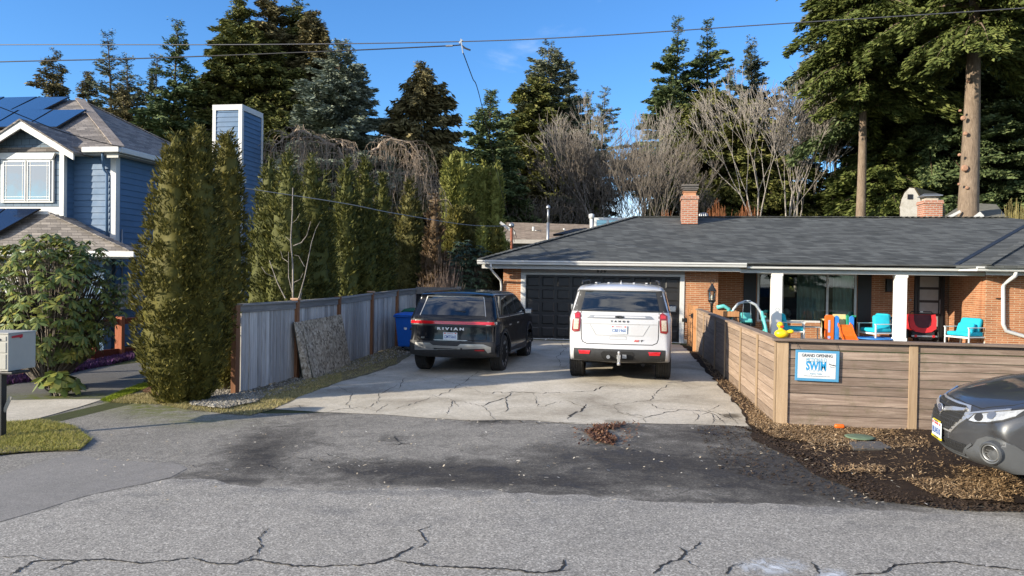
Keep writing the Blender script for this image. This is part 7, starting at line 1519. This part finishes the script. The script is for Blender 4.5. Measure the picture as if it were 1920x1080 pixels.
# dark understory shrubs near the picket fence: broad leaved
def leafy(name, label, p, rx, ry, h, n, leaf, mat, seed, whorl=8, cat='shrub', z0=.15, droop=.5, br=True, cw=.30, bark=None, full=0):
    g = np.random.default_rng(seed); e = thing(name, label, cat, tuple(p)); az = g.random(n)*6.283; el = np.arccos(1-g.random(n)*1.35); k = .72+.32*g.random(n)
    if full: el = np.arccos(1-2*g.random(n)*.93)
    k = .62+.42*g.random(n)**.6 if full else k
    lump = 1+.16*np.sin(az*3+seed)+.12*np.sin(az*5+el*4)
    c = np.column_stack([np.cos(az)*np.sin(el)*rx*k*lump, np.sin(az)*np.sin(el)*ry*k*lump, z0+(np.cos(el)*.5+.5)*(h-z0)*(.9+.12*g.random(n))*np.minimum(1.08, .92+.1*lump)])
    o = unit(c-np.array([0, 0, h*.4])); up = unit(o+np.array([0, 0, .8])); W_ = whorl; cc = np.repeat(c, W_, 0); uu = np.repeat(up, W_, 0); a = np.tile(np.arange(W_)*6.283/W_, n)+np.repeat(g.random(n)*6, W_)
    t1 = unit(np.cross(uu, np.array([.3, .1, 1.])+np.zeros_like(uu))); t2 = np.cross(uu, t1); dr = t1*np.cos(a)[:, None]+t2*np.sin(a)[:, None]; A = unit(dr+uu*(.35-g.random((n*W_, 1))*.5)+np.array([0, 0, -droop])*(.5+g.random((n*W_, 1)))); L = leaf*(.7+.5*g.random(n*W_)); C = cc+A*L[:, None]*.55; S = unit(np.cross(A, uu+(g.random((n*W_, 3))-.5)*.6))
    # leaf of four corners with a broad middle
    Wd = (L*cw)[:, None]; Lc_ = L[:, None]; V = np.stack([C-A*Lc_/2, C-A*Lc_*.12+S*Wd/2, C+A*Lc_*.22+S*Wd*.42, C+A*Lc_/2, C+A*Lc_*.22-S*Wd*.42, C-A*Lc_*.12-S*Wd/2], 1).reshape(-1, 3)
    npmesh('leaves', V, np.arange(6*len(C)).reshape(-1, 6), mat, e)
    if br:
        P0 = []; P1 = []; R0 = []; R1 = []; q = np.zeros((n, 3))+np.column_stack([np.cos(az), np.sin(az), np.zeros(n)])*.12; K = 5; prev = q
        for j in range(1, K+1):
            f = j/K; cur = q*(1-f)+c*f; cur[:, 2] = c[:, 2]*f**.8; cur += (g.random((n, 3))-.5)*.05*(j < K); P0.append(prev); P1.append(cur); R0.append(np.full(n, .022*(1-(j-1)/K)+.004)); R1.append(np.full(n, .022*(1-j/K)+.004)); prev = cur
        segs_mesh('branches', np.concatenate(P0), np.concatenate(P1), np.concatenate(R0), np.concatenate(R1), bark or M_twig, e, 3)
    return e
M_rhodo = leafmat('rhododendron_leaves', [(0, (0.056, 0.092, 0.027)), (.4, (0.128, 0.173, 0.042)), (.75, (0.255, 0.254, 0.053)), (1, (0.561, 0.425, 0.090))], .42, .45, .15)
rp = PD(92, 690, 14.3); leafy('rhododendron', 'large rhododendron with drooping olive leaves in front of the blue house', (rp.x, rp.y, gz(rp.x, rp.y)), 1.30, 1.0, PD(100, 432, 14.3).z+.12, 900, .155, M_rhodo, 5, droop=.7, full=1, z0=.42)
rp = PD(112, 690, 13.4); leafy('small_evergreen_plant', 'low big leaved plant among the purple heather', (rp.x, rp.y, gz(rp.x, rp.y)), .35, .3, .42, 22, .20, M_rhodo, 7, 6, 'plant', .08, cw=.6)
M_laur = leafmat('laurel_leaves', [(0, (.015, .03, .018)), (.5, (.04, .065, .035)), (1, (.10, .13, .07))], .5, .4)
rp = PD(872, 600, 25.5); leafy('laurel_shrub', 'dark broad leaved laurel above the picket fence', (rp.x, rp.y, 0), 1.0, .8, PD(872, 455, 25.5).z, 420, .20, M_laur, 8)
rp = PD(985, 500, 55); leafy('round_bush', 'brownish round evergreen above the tan roof', (rp.x, rp.y, 0), 2.2, 1.8, PD(985, 335, 55).z, 900, .35, M_cedb, 9, br=False)
rp = PD(1010, 500, 57); leafy('round_bush', 'dark round evergreen mass behind the vent pipe', (rp.x, rp.y, 0), 2.6, 1.6, PD(1000, 375, 57).z, 1000, .35, M_fir, 10, br=False)
# ---------------------------------------------------------------- weeping birch and the bare sapling (limbs follow the photo, twigs grown)
def weeping(name, label, limbs, D, mat, seed, base_px, drop=(.8, 2.6)):
    g = random.Random(seed); b = PD(base_px, 520, D); e = thing(name, label, 'tree', (b.x, b.y, 0)); O = Vector((b.x, b.y, 0)); S = []; T = []
    for li, (pts, r0) in enumerate(limbs):
        P = [PD(x, y, D+g.uniform(-.8, .8) if 0 < i else D) for i, (x, y) in enumerate(pts)]; Q = []
        for i in range(len(P)-1):
            for k in range(4): Q.append(P[i].lerp(P[i+1], k/4)+Vector((g.uniform(-.05, .05), g.uniform(-.1, .1), g.uniform(-.05, .05))))
        Q.append(P[-1]); n = len(Q)
        for i in range(n-1): (T if li == 0 else S).append((Q[i]-O, Q[i+1]-O, r0*(1-.8*i/n), r0*(1-.8*(i+1)/n)))
        for i in range(3, n):
            for _ in range(g.choice((2, 3, 3))):
                L = g.uniform(*drop); q = Q[i].copy(); a = g.uniform(0, 6.28); o_ = Vector((math.cos(a), math.sin(a), 0)); m_ = 7; rr_ = .010
                for k in range(m_):
                    f = k/m_; d = (o_*(.8*(1-f)**2)+Vector((g.uniform(-.15, .15), g.uniform(-.15, .15), .35*(1-f)-1.0*min(1, f*2.2)))).normalized(); q2 = q+d*L/m_; S.append((q-O, q2-O, rr_*(1-f*.6), rr_*(1-(f+.14)*.6))); q = q2
                    if g.random() < .3:
                        q3 = q2; 
                        for _k in range(3): q4 = q3+Vector((g.uniform(-.12, .12), g.uniform(-.12, .12), -.25)); S.append((q3-O, q4-O, .008, .006)); q3 = q4
    f = lambda S_, nm, sd: segs_mesh(nm, [tuple(a[0]) for a in S_], [tuple(a[1]) for a in S_], [a[2] for a in S_], [a[3] for a in S_], mat, e, sd)
    f(T, 'trunk', 8); f(S, 'branches', 3); return e
M_birch = barkmat('birch_twigs', (.24, .18, .13), (.36, .28, .21), (.48, .40, .31))
weeping('weeping_birch', 'leafless weeping birch arching over the thuja row', [([(662, 560), (660, 420), (650, 300), (628, 272)], .16), ([(628, 272), (608, 268), (588, 254), (560, 245), (530, 258), (508, 285)], .10), ([(628, 272), (636, 264), (648, 285), (655, 330)], .06), ([(612, 268), (575, 268), (560, 300), (556, 360)], .05), ([(590, 256), (560, 262), (540, 300)], .04)], 29, M_birch, 1, 662)
weeping('weeping_birch', 'second arching weeping birch left of the hanging spruce', [([(690, 560), (688, 420), (683, 305), (700, 285)], .12), ([(700, 285), (718, 268), (735, 261), (760, 275), (775, 300), (790, 330)], .07), ([(735, 262), (770, 268), (795, 300), (805, 330), (812, 370)], .04), ([(700, 330), (730, 325), (775, 330), (800, 350), (815, 380)], .035)], 30, M_birch, 2, 690, (.5, 2.2))
def pxlimbs(name, label, cat, limbs, D, mat, base, rootz=0):
    b = PD(*base, D); e = thing(name, label, cat, (b.x, b.y, rootz)); O = Vector((b.x, b.y, rootz)); g = random.Random(4); S = []
    for pts, r0 in limbs:
        P = [PD(x, y, D+g.uniform(-.15, .15)) for x, y in pts]
        for i in range(len(P)-1): S.append((P[i]-O, P[i+1]-O, r0*(1-.7*i/len(P)), r0*(1-.7*(i+1)/len(P))))
    segs_mesh('branches', [tuple(a[0]) for a in S], [tuple(a[1]) for a in S], [a[2] for a in S], [a[3] for a in S], mat, e, 5); return e
pxlimbs('bare_sapling', 'pale leafless sapling in front of the thuja row', 'tree', [([(549, 660), (549, 552), (549, 500), (545, 450), (548, 400), (549, 352)], .022), ([(550, 461), (565, 455), (575, 442), (583, 415)], .012), ([(549, 552), (541, 520), (541, 472)], .010), ([(560, 560), (571, 520), (584, 455)], .014), ([(571, 500), (560, 480), (552, 478)], .007), ([(535, 560), (520, 530), (505, 488)], .012), ([(546, 420), (556, 412), (562, 400)], .006), ([(541, 492), (530, 484), (526, 470)], .006), ([(549, 600), (560, 570), (566, 548)], .012), ([(584, 455), (592, 430), (600, 415)], .006), ([(515, 520), (498, 512), (490, 500)], .006), ([(545, 452), (536, 444)], .005), ([(550, 530), (563, 524), (568, 512)], .006)], 15.9, M_twigl, (549, 640), -.15)

# trees on the far side of the street, behind the camera: windows and paintwork mirror them
for i, (x, y, h, w) in enumerate(((-26, -52, 11, 3.2), (-14, -47, 9, 3), (-2, -50, 13, 3.6), (9, -46, 10, 3.4), (20, -49, 14, 4), (33, -47, 11, 3.6), (46, -50, 13, 4))):
    conifer('street_conifer', ('first', 'second', 'third', 'fourth', 'fifth', 'sixth', 'last')[i]+' conifer from the west across the street, seen only in reflections', x, y, h, w, 'fir', 200+i, group='conifers across the street', nb=120, dens=.6, cl=.6)
# ================================================================== PORCH AND YARD THINGS
M_aqua = flat('turquoise_cushion', (.01, .42, .56), .85, var=.08); M_teal = flat('teal_plastic', (.12, .50, .47), .45, var=.05); M_navy = flat('navy_cloth', (.02, .05, .14), .9); M_wf = flat('white_frame', (.66, .66, .64), .45, var=.04); M_gf = flat('grey_frame', (.30, .31, .32), .5, var=.05)
M_or = flat('orange_plastic', (.72, .13, .012), .42, var=.05); M_bl = flat('blue_plastic_toy', (.03, .20, .60), .42, var=.05); M_be = flat('beige_plastic_toy', (.60, .52, .26), .45, var=.05); M_gr = flat('green_plastic_toy', (.03, .36, .20), .45, var=.05); M_yel = flat('yellow_vinyl', (.82, .55, .01), .35, var=.04); M_rbe = flat('red_beak', (.6, .04, .01), .4, var=0)
M_redf = flat('red_fabric', (.50, .015, .02), .75, var=.08); M_mesh = flat('dark_mesh', (.07, .012, .018), .8, var=.2); M_blk = flat('black_fabric', (.012, .012, .013), .85)
FZ = .15
def pillow(name, c, sx, sy, sz, mat, parent, M=None, seed=0):
    m_ = MB(); m_.cbox(c, sx, sy, sz, M); o = m_.build(name, mat, parent); b = o.modifiers.new('b', 'BEVEL'); b.width = min(sx, sy, sz)*.42; b.segments = 4; o.data.shade_smooth(); return o
def rot(ax, a): return Matrix.Rotation(R(a), 3, ax)
def chair(name, label, x, y, z, rz, wide=.70, frame=None, cat='chair', cush=1, group='white framed porch chairs'):
    """faces local -y; back at +y"""
    e = thing(name, label, cat, (x, y, z), R(rz), group); w = wide/2; f = frame or M_wf; t = .035
    for sx in (-1, 1):
        m_ = MB(); m_.box(sx*w-t/2, sx*w+t/2, -.34, -.30, 0, .58); m_.build('leg', f, e, bevel=.004)
        m_ = MB(); m_.bar((sx*w, .26, 0), (sx*w, .40, .74), t, t, (0, 1, 0)); m_.build('leg', f, e, bevel=.004)
        m_ = MB(); m_.box(sx*w-.025, sx*w+.025, -.36, .36, .58, .605); m_.build('armrest', f, e, bevel=.004)
        m_ = MB(); m_.box(sx*w-t/2+.002, sx*w+t/2-.002, -.32, .30, .30, .335); m_.build('side_rail', f, e)
    m_ = MB(); m_.box(-w, w, -.34, -.30, .28, .33); m_.box(-w, w, .26, .30, .28, .33)
    for k in range(7): m_.box(-w+.03, w-.03, -.27+k*.08, -.225+k*.08, .30, .315)
    m_.build('seat_frame', f, e)
    m_ = MB(); m_.box(-w, w, .385, .415, .70, .74)
    for k in range(6): xx = -w+.08+k*(wide-.16)/5; m_.bar((xx, .29, .33), (xx, .395, .71), .02, .015, (0, 1, 0))
    m_.build('backrest', f, e)
    if cush: pillow('seat_cushion', (0, -.02, .40), wide-.06, .60, .13, M_aqua, e)
    return e, w
# chair A faces right
xA = PY(1486, 600, 24.75).x; e, w = chair('armchair', 'white armchair with turquoise cushions facing right, behind the duck', xA, 24.75, FZ, 82)
pillow('back_cushion', (0, .26, .62), .56, .16, .46, M_aqua, e, rot('X', -14))
xT = PY(1521, 610, 24.8).x; tb = thing('side_table', 'small pale grey metal side table between armchair and play panels', 'table', (xT, 24.8, FZ)); m_ = MB(); m_.box(-.26, .26, -.24, .24, .44, .465); m_.build('table_top', M_gf, tb, bevel=.004)
for sx in (-1, 1):
    for sy in (-1, 1): m_ = MB(); m_.box(sx*.245-.014, sx*.245+.014, sy*.225-.014, sy*.225+.014, 0, .44); m_.build('leg', M_wf, tb)
# play gym
xP = PY(1574, 610, 24.7).x; pg = thing('play_gym', 'toddler plastic play gym of orange, blue and cream panels with an orange slide', 'playset', (xP, 24.75, FZ))
def pnl(nm, x0, x1, y0, y1, h, mat, hole=None):
    m_ = MB(); a = []; n = 10
    if hole:
        cx, cz, r_ = hole; zc = cz
        out = [(x0, 0), (cx-r_, 0), (cx-r_, zc)]+[(cx-r_*math.cos(math.pi*k/n), zc+r_*math.sin(math.pi*k/n)) for k in range(1, n)]+[(cx+r_, zc), (cx+r_, 0), (x1, 0), (x1, h), (x0, h)]
    else: out = [(x0, 0), (x1, 0), (x1, h-.05), (x1-.05, h), (x0+.05, h), (x0, h-.05)]
    m_.slab([(u, y0, v) for u, v in out], (0, y1-y0, 0)); return m_.build(nm, mat, pg, bevel=.012)
pnl('cream_panel', -.13, .25, .22, .27, .86, M_be, (.03, .40, .15)); pnl('orange_panel', -.43, -.16, -.05, .02, .84, M_or); pnl('cream_edge', -.48, -.44, 0, .2, .7, M_be); pnl('blue_panel', -.14, .0, -.02, .05, .82, M_bl); pnl('green_panel', .24, .33, .14, .2, .86, M_gr); pnl('blue_panel', .30, .44, .0, .08, .82, M_bl); pnl('green_panel', .45, .50, .05, .3, .82, M_gr)
m_ = MB(); m_.box(-.33, -.27, -.065, -.051, .30, .68); m_.lathe([(.045, 0), (.045, .02), (.02, .03)], (-.3, -.07, .15), 12, 'y'); m_.build('panel_inset', flat('pale_blue_inset', (.25, .35, .62), .5), pg)
m_ = MB(); P_ = [(0, .52), (.10, .46), (.30, .2), (.55, .03), (.66, 0)]
for i in range(len(P_)-1):
    (ya, za), (yb, zb_) = P_[i], P_[i+1]; x0, x1 = -.02+.02*i, .30+.035*i
    m_.hexa([(x0, -ya, za), (x1, -ya, za), (x1+.035, -yb, zb_), (x0+.02, -yb, zb_), (x0, -ya, za+.03), (x1, -ya, za+.03), (x1+.035, -yb, zb_+.03), (x0+.02, -yb, zb_+.03)])
    for u0, u1 in ((x0-.03, x0-.02), (x1, x1+.035)): m_.hexa([(u0, -ya, za), (u0+.03, -ya, za), (u1+.035, -yb, zb_), (u1, -yb, zb_), (u0, -ya, za+.10), (u0+.03, -ya, za+.10), (u1+.035, -yb, zb_+.08), (u1, -yb, zb_+.08)])
m_.build('slide', M_or, pg, bevel=.006)
# chair B with blanket, trampoline
xB = PY(1645, 600, 24.9).x; e, w = chair('armchair', 'white armchair piled with turquoise cushions and a navy blanket beside the post', xB, 25.0, FZ, -68, .78)
pillow('back_cushion', (-.05, .22, .66), .58, .17, .50, M_aqua, e, rot('X', -18)); pillow('back_cushion', (.16, .05, .64), .50, .16, .44, M_aqua, e, rot('Z', 70) @ rot('X', -10))
m_ = MB(); n = 9; vs = []
for i in range(n):
    for j in range(7): u = i/(n-1); v = j/6; vs.append((.10+.32*u, .40+.12*math.sin(u*3)+.03*math.sin(v*9), .86-.76*v-.18*abs(u-.4)+.02*math.sin(u*14+v*5)))
m_.add(vs, [(i*7+j, (i+1)*7+j, (i+1)*7+j+1, i*7+j+1) for i in range(n-1) for j in range(6)]); bl = m_.build('blanket', M_navy, None, True); sd = bl.modifiers.new('s', 'SOLIDIFY'); sd.thickness = .03; bl.location = e.location; bl.rotation_euler = e.rotation_euler; tag(bl, 'navy blanket hanging over the back corner of the cushion piled armchair', 'blanket')
xT2 = PY(1642, 628, 24.35).x; tp_ = thing('trampoline', 'small round blue toddler trampoline on short dark legs', 'trampoline', (xT2, 24.45, FZ)); m_ = MB(); m_.lathe([(.0, .155), (.40, .155), (.50, .15), (.545, .17), (.545, .19), (.50, .20), (.42, .18), (0, .178)], (0, 0, 0), 28); m_.build('bed', M_bl, tp_, True)
for k in range(6): a = k*1.047+.3; m_ = MB(); m_.box(.47*math.cos(a)-.015, .47*math.cos(a)+.015, .3*math.sin(a)-.015, .3*math.sin(a)+.015, 0, .16); m_.build('leg', M_gf, tp_)
# red bike trailer / stroller
xS = PY(1727, 610, 24.7).x; st = thing('child_trailer', 'red and black two wheeled child bike trailer with mesh front in front of the door', 'stroller', (xS, 24.75, FZ))
m_ = MB(); Q = [(-.28, .45, .34), (.28, .45, .34), (.33, .12, .86), (-.33, .12, .86)]; f_ = [(-.30, -.22, .40), (.30, -.22, .40), (.36, -.05, .86), (-.36, -.05, .86)]
m_.hexa([(-.30, -.30, .20), (.30, -.30, .20), (.30, .30, .20), (-.30, .30, .20), (-.33, -.25, .42), (.33, -.25, .42), (.33, .34, .42), (-.33, .34, .42)]); m_.build('lower_body', M_blk, st, bevel=.03)
def frame_u(nm, outer, inner, y0, y1, mat):
    m_ = MB(); n = len(outer); a = [(x, y0+(z-.4)*y1, z) for x, z in outer]; b = [(x, y0+(z-.4)*y1, z) for x, z in inner]; c = [(x, y+.10, z) for x, y, z in a]
    m_.add(a+b+c, [(i, i+1, n+i+1, n+i) for i in range(n-1)]+[(i, i+1, 2*n+i+1, 2*n+i) for i in range(n-1)]); return m_.build(nm, mat, st)
out = [(-.37, .93), (-.39, .75), (-.36, .50), (-.22, .40), (0, .37), (.22, .40), (.36, .50), (.39, .75), (.37, .93)]; inn = [(-.24, .91), (-.25, .75), (-.22, .60), (-.14, .53), (0, .51), (.14, .53), (.22, .60), (.25, .75), (.24, .91)]
frame_u('red_cover', out, inn, -.28, .28, M_redf); m_ = MB(); m_.hexa([(-.37, .05, .42), (.37, .05, .42), (.37, .36, .42), (-.37, .36, .42), (-.36, -.08, .92), (.36, -.08, .92), (.34, .25, .90), (-.34, .25, .90)]); m_.build('hood', M_redf, st, bevel=.04)
m_ = MB(); m_.add([(x, -.245+(z-.4)*.28, z) for x, z in inn], [tuple(range(len(inn)))]); m_.build('mesh_window', M_mesh, st)
m_ = MB(); m_.tube([(-.33, -.03, .94), (-.28, -.05, 1.0), (.28, -.05, 1.0), (.33, -.03, .94)], .016, 8); m_.build('push_bar', M_blk, st, True); m_ = MB(); m_.box(-.04, .04, -.07, -.03, .985, 1.015); m_.build('bar_clip', M_wf, st)
m_ = MB(); m_.box(-.36, .36, -.36, -.32, .25, .30); m_.build('bumper_bar', M_metal, st, bevel=.01)
for sx in (-1, 1):
    m_ = MB(); m_.cbox((sx*.25, -.365, .28), .07, .015, .07); m_.build('reflector', M_redf, st)
    m_ = MB(); m_.lathe([(.20, -.018), (.235, -.02), (.25, 0), (.235, .02), (.20, .018)], (sx*.44, .0, .25), 28, 'x'); wl = m_.build('wheel', M_tyre, st)
    m_ = MB(); 
    for k in range(12): a = k*.5236; m_.bar((sx*.44, 0, .25), (sx*.44, .2*math.cos(a), .25+.2*math.sin(a)), .006, .006)
    m_.build('spokes', M_metal, wl)
# chair C
xC = PY(1806, 610, 24.35).x; e, w = chair('lounge_chair', 'wide white lounge chair with loose turquoise cushions by the brick wall', xC, 24.2, FZ, -62, .80)
pillow('back_cushion', (0, .20, .64), .66, .17, .46, M_aqua, e, rot('X', -22)); pillow('loose_cushion', (.12, -.12, .56), .46, .15, .36, M_aqua, e, rot('Z', 20) @ rot('X', -35))
# lantern post
pL = PY(1334, 600, 22.6); lp = thing('lamp_post', 'black lantern on a short post behind the slat fence', 'lamp', (pL.x, 22.6, 0)); h0 = PY(1334, 566, 22.6).z; h1 = PY(1334, 546, 22.6).z; h2 = PY(1334, 534, 22.6).z
m_ = MB(); m_.lathe([(.035, 0), (.035, h0-.12), (.05, h0-.10), (.035, h0-.06), (.09, h0)], (0, 0, 0), 10); m_.build('post', M_black, lp, True)
m_ = MB(); m_.lathe([(.09, h0), (.115, h0+.04), (.115, h0+.055), (.09, h0+.055)], (0, 0, 0), 6); m_.lathe([(.13, h1), (.125, h1+.02), (.06, h1+.13), (.03, h1+.2), (.01, h1+.22)], (0, 0, 0), 6)
for k in range(6): a = k*1.047; m_.bar((.10*math.cos(a), .10*math.sin(a), h0+.05), (.12*math.cos(a), .12*math.sin(a), h1+.005), .014, .014)
m_.tube([(.055*math.sin(t_), 0, h1+.27-.055*math.cos(t_)) for t_ in [k*.524 for k in range(13)]], .008, 6, False); m_.build('lantern', M_black, lp)
m_ = MB(); m_.lathe([(.085, h0+.056), (.105, h1-.002)], (0, 0, 0), 6); m_.build('lantern_glass', glassmat('lantern_glass', (.8, .8, .75), .12), lp); m_ = MB(); m_.lathe([(.02, h0+.05), (.035, h0+.12), (.03, h0+.17), (.01, h0+.2)], (0, 0, 0), 8); m_.build('bulb', M_letw, lp)
# cedar bench frame
x0 = PY(1340, 590, 22.9).x; x1 = PY(1386, 590, 22.9).x; zt = PY(1386, 584, 22.9).z; cf = thing('cedar_planter', 'fresh orange cedar planter frame inside the fence by the lantern', 'planter', (x0, 22.9, 0)); m_ = MB((x0, 22.9, 0)); m_.box(x0, x1, 22.88, 22.93, zt-.16, zt); m_.box(x0, x1, 23.5, 23.55, zt-.16, zt); m_.build('rail', M_cedar, cf, bevel=.005)
for xx in (x0, x1-.09): m_ = MB((x0, 22.9, 0)); m_.box(xx, xx+.09, 22.935, 23.02, 0, zt-.002); m_.build('leg', M_cedar, cf, bevel=.005)
m_ = MB((x0, 22.9, 0)); m_.bar((x1-.15, 22.9, zt-.17), (x1-.02, 22.9, zt-.5), .03, .04); m_.box(x0+.08, x1-.08, 23.0, 23.45, zt-.16, zt-.13); m_.build('shelf', M_dmetal, cf)
# toddler swing
xw = PY(1400, 600, 23.3).x; sw_ = thing('toddler_swing', 'teal and grey plastic toddler swing and climber behind the fence', 'swing', (xw, 23.3, 0)); zt = PY(1400, 566, 23.3).z; zl = PY(1400, 577, 23.3).z
m_ = MB(); m_.tube([(-.42, 0, zl-.18), (-.38, 0, zl-.05), (-.25, 0, zt-.06), (-.08, 0, zt), (.08, 0, zt), (.25, 0, zt-.08), (.40, 0, zl-.12), (.44, 0, zl-.3)], .04, 8); m_.box(-.09, .09, -.05, .05, zt, zt+.05); m_.build('arch', flat('light_grey_plastic', (.42, .45, .47), .45), sw_, True)
m_ = MB(); 
for sx, lean in ((-1, .15), (1, .22)):
    for yy in (-.25, .25): m_.tube([(sx*.42, 0, zl-.1), (sx*(.42+lean*.4), yy*.6, zl-.5), (sx*(.42+lean), yy, 0)], .045, 8)
m_.build('legs', M_teal, sw_, True); m_ = MB()
for k in range(4): z = .3+k*.22; m_.tube([(.5, -.2+.03*k, z), (.5, .2-.03*k, z)], .035, 6)
m_.build('rungs', M_teal, sw_); m_ = MB(); m_.tube([(-.1, 0, zt-.02), (-.14, 0, zt-.7)], .012, 5); m_.tube([(.1, 0, zt-.02), (.12, 0, zt-.7)], .012, 5); m_.build('rope', M_gf, sw_)
zs_ = PY(1403, 603, 23.3).z
pillow('swing_seat', (-.02, -.02, zs_), .34, .32, .10, M_teal, sw_); pillow('seat_back', (-.02, .14, zs_+.14), .34, .06, .24, M_teal, sw_); pillow('seat_bumper', (-.02, -.2, zs_+.04), .30, .07, .12, M_teal, sw_)
m_ = MB(); m_.tube([(-.85, .2, zl-.02+.0), (-.65, .2, zl+.03), (-.5, .2, zl-.05), (-.5, .2, zl-.3)], .06, 8); m_.build('handle_bar', M_teal, sw_, True)
# rubber duck on the corner post
ft = Vector((CX+.06, CY+.04, 1.212)); s_ = .95; dk = thing('rubber_duck', 'large yellow rubber duck with red beak on the fence corner', 'toy duck', tuple(ft), R(-8))
import itertools
def blob(parts, res=20):
    """one skin over a few ellipsoids"""
    mbd = bpy.data.metaballs.new('mb'); mbd.resolution = .012; mbd.threshold = .3
    for c, r_, sc3 in parts:
        el = mbd.elements.new(type='ELLIPSOID'); el.co = c; el.radius = r_; el.size_x, el.size_y, el.size_z = sc3
    o = bpy.data.objects.new('mb', mbd); COL.objects.link(o); dg = bpy.context.evaluated_depsgraph_get(); dg.update(); me = bpy.data.meshes.new_from_object(o.evaluated_get(dg)); bpy.data.objects.remove(o); return me
me = blob([((.0, 0, .085), .16, (.85, .62, .56)), ((-.02, 0, .205), .105, (.62, .60, .62)), ((.12, 0, .12), .09, (.7, .5, .45)), ((-.01, 0, .15), .08, (.5, .5, .6))]); me.shade_smooth()
zmn = min(v.co.z for v in me.vertices); 
for v in me.vertices: v.co.z -= zmn
o = bpy.data.objects.new('duck_body', me); COL.objects.link(o); me.materials.append(M_yel); o.parent = dk
zz = max(v.co.z for v in me.vertices); hz = zz-.055
hx = [v.co for v in me.vertices if v.co.z > zz-.09]; xmin = min(v.x for v in hx); xmax = max(v.x for v in hx); ymin = min(v.y for v in hx)
pillow('beak', ((xmin+xmax)/2+.02, ymin-.01, hz-.01), .055, .05, .028, M_rbe, dk)
for sx in (-1, 1): m_ = MB(); m_.lathe([(.011, 0), (.008, -.008), (.002, -.01)], ((xmin+xmax)/2+.02+sx*.028, ymin+.012, hz+.022), 10, 'y'); m_.build('eye', M_letb, dk)
# small things on the ground
q = G(1612, 828); t_ = MB(); t_.lathe([(.0, 0), (.17, .0), (.18, .012), (.15, .02), (0, .022)], (0, 0, 0), 20); gl = t_.build('valve_cover', flat('faded_green_plastic', (.11, .16, .10), .8, var=.25), None, True); gl.location = (q.x, q.y, .05); tag(gl, 'faded green round lid lying in the mulch below the fence', 'lid')
P_ = [G(1592, 836), G(1650, 835), G(1672, 847), G(1655, 849), G(1600, 848)]; m_ = MB(P_[0]); m_.slab([p+Vector((0, 0, .055)) for p in P_], (0, 0, -.05)); fs = m_.build('stepping_stone', flat('wet_slate', (.09, .085, .08), .7, var=.3, bump=.4), None, bevel=.01); fs.location = P_[0]; tag(fs, 'flat dark stepping stone half sunk in mulch', 'paving stone')
q = G(1574, 809); o_ = pillow('orange_toy', (0, 0, .04), .13, .06, .06, M_or, None); o_.location = (q.x, q.y, .03); tag(o_, 'little orange plastic toy dropped in the mulch by the fence', 'toy')
m_ = MB(); pts = [G(1022, 639), G(1030, 636), G(1040, 637), G(1048, 634), G(1056, 637), G(1070, 637), G(1085, 637.5), G(1100, 638)]; m_.tube([p+Vector((0, 0, .03)) for p in pts], .012, 6); cw_ = m_.build('cord', flat('white_cord', (.6, .6, .58), .5), None, True); tag(cw_, 'white cord lying along the foot of the garage door', 'cord')
# ---- overhead wires
def wire(name, label, pts, r, sub=10, sag=0, **k):
    m_ = MB(); Q = []
    n = len(pts)
    for i in range(n-1):
        a = pts[max(i-1, 0)]; b, c = pts[i], pts[i+1]; d = pts[min(i+2, n-1)]
        for j in range(sub):
            t_ = j/sub; Q.append(.5*((2*b)+(c-a)*t_+(2*a-5*b+4*c-d)*t_*t_+(3*b-a-3*c+d)*t_**3))
    Q.append(pts[-1]); m_.tube(Q, r, 6); o = m_.build(name, k.get('mat', M_cable), None, True); return tag(o, label, 'cable', k.get('group'))
M_alu = flat('aluminium_wire', (.10, .10, .11), .5, .4, var=0)
W1_ = [PY(x, y, 14) for x, y in ((-400, 88), (0, 84), (480, 83.5), (864, 78), (1120, 67), (1440, 46), (1920, 15), (2400, -22))]
wire('power_line', 'upper thin wire spanning the whole sky', W1_, .0095, mat=M_alu)
W2_ = [PY(x, y, 14) for x, y in ((-400, 128), (0, 116), (280, 109), (620, 96), (838, 86))]+[PY(862, 84, 14), PY(872, 90, 14)]
wire('power_line', 'lower cable ending at the clamp in mid sky', W2_, .0115)
h_ = PY(864, 78, 14); ms_ = thing('wire_clamp', 'metal clamp and splice hanging where the two overhead wires meet', 'clamp', tuple(h_)); m_ = MB(h_); m_.bar(h_+Vector((0, 0, .05)), PY(868, 100, 14), .025, .02); m_.bar(h_+Vector((-.03, 0, -.03)), h_+Vector((.03, 0, .03)), .03, .03); m_.build('hanger', M_metal, ms_)
m_ = MB(h_); m_.tube([PY(869, 89, 14), PY(876, 92, 14), PY(882, 94, 14)], .016, 6); m_.build('wire_tail', M_cable, ms_); m_ = MB(h_); m_.tube([PY(836, 86.3, 13.99), PY(849, 85.7, 13.99)], .020, 8); m_.build('splice', M_metal, ms_)
mast = PY(959, 424, 27.5); a = PY(868, 98, 14); b = PY(900, 184, 17.2); c = a.lerp(mast, .62)+Vector((0, 0, -.35))
wire('service_drop', 'service cable falling from the mid sky clamp toward the garage roof mast', [a, a.lerp(b, .5), b, a.lerp(mast, .62), mast], .010)
wire('service_drop', 'pale cable crossing the thuja row down to the garage roof mast', [PY(625, 378, 19), PY(740, 401, 21.5), PY(880, 421, 25.6), mast], .014, mat=flat('grey_wire', (.22, .23, .25), .5, var=0)) if False else None
wire('service_drop', 'pale cable crossing the thuja row down to the garage roof mast', [PY(300, 330, 13.2), PY(625, 378, 15.0), PY(740, 400, 16.5), PY(880, 422, 22), mast], .009, mat=flat('grey_wire', (.20, .21, .22), .5, var=0))
wire('service_drop', 'black cable dropping to the eave corner of the blue house', [PY(-300, 90, 12), PY(0, 201, 15.5), PY(120, 248, 17.2), PY(228, 276, 18.35)], .012)
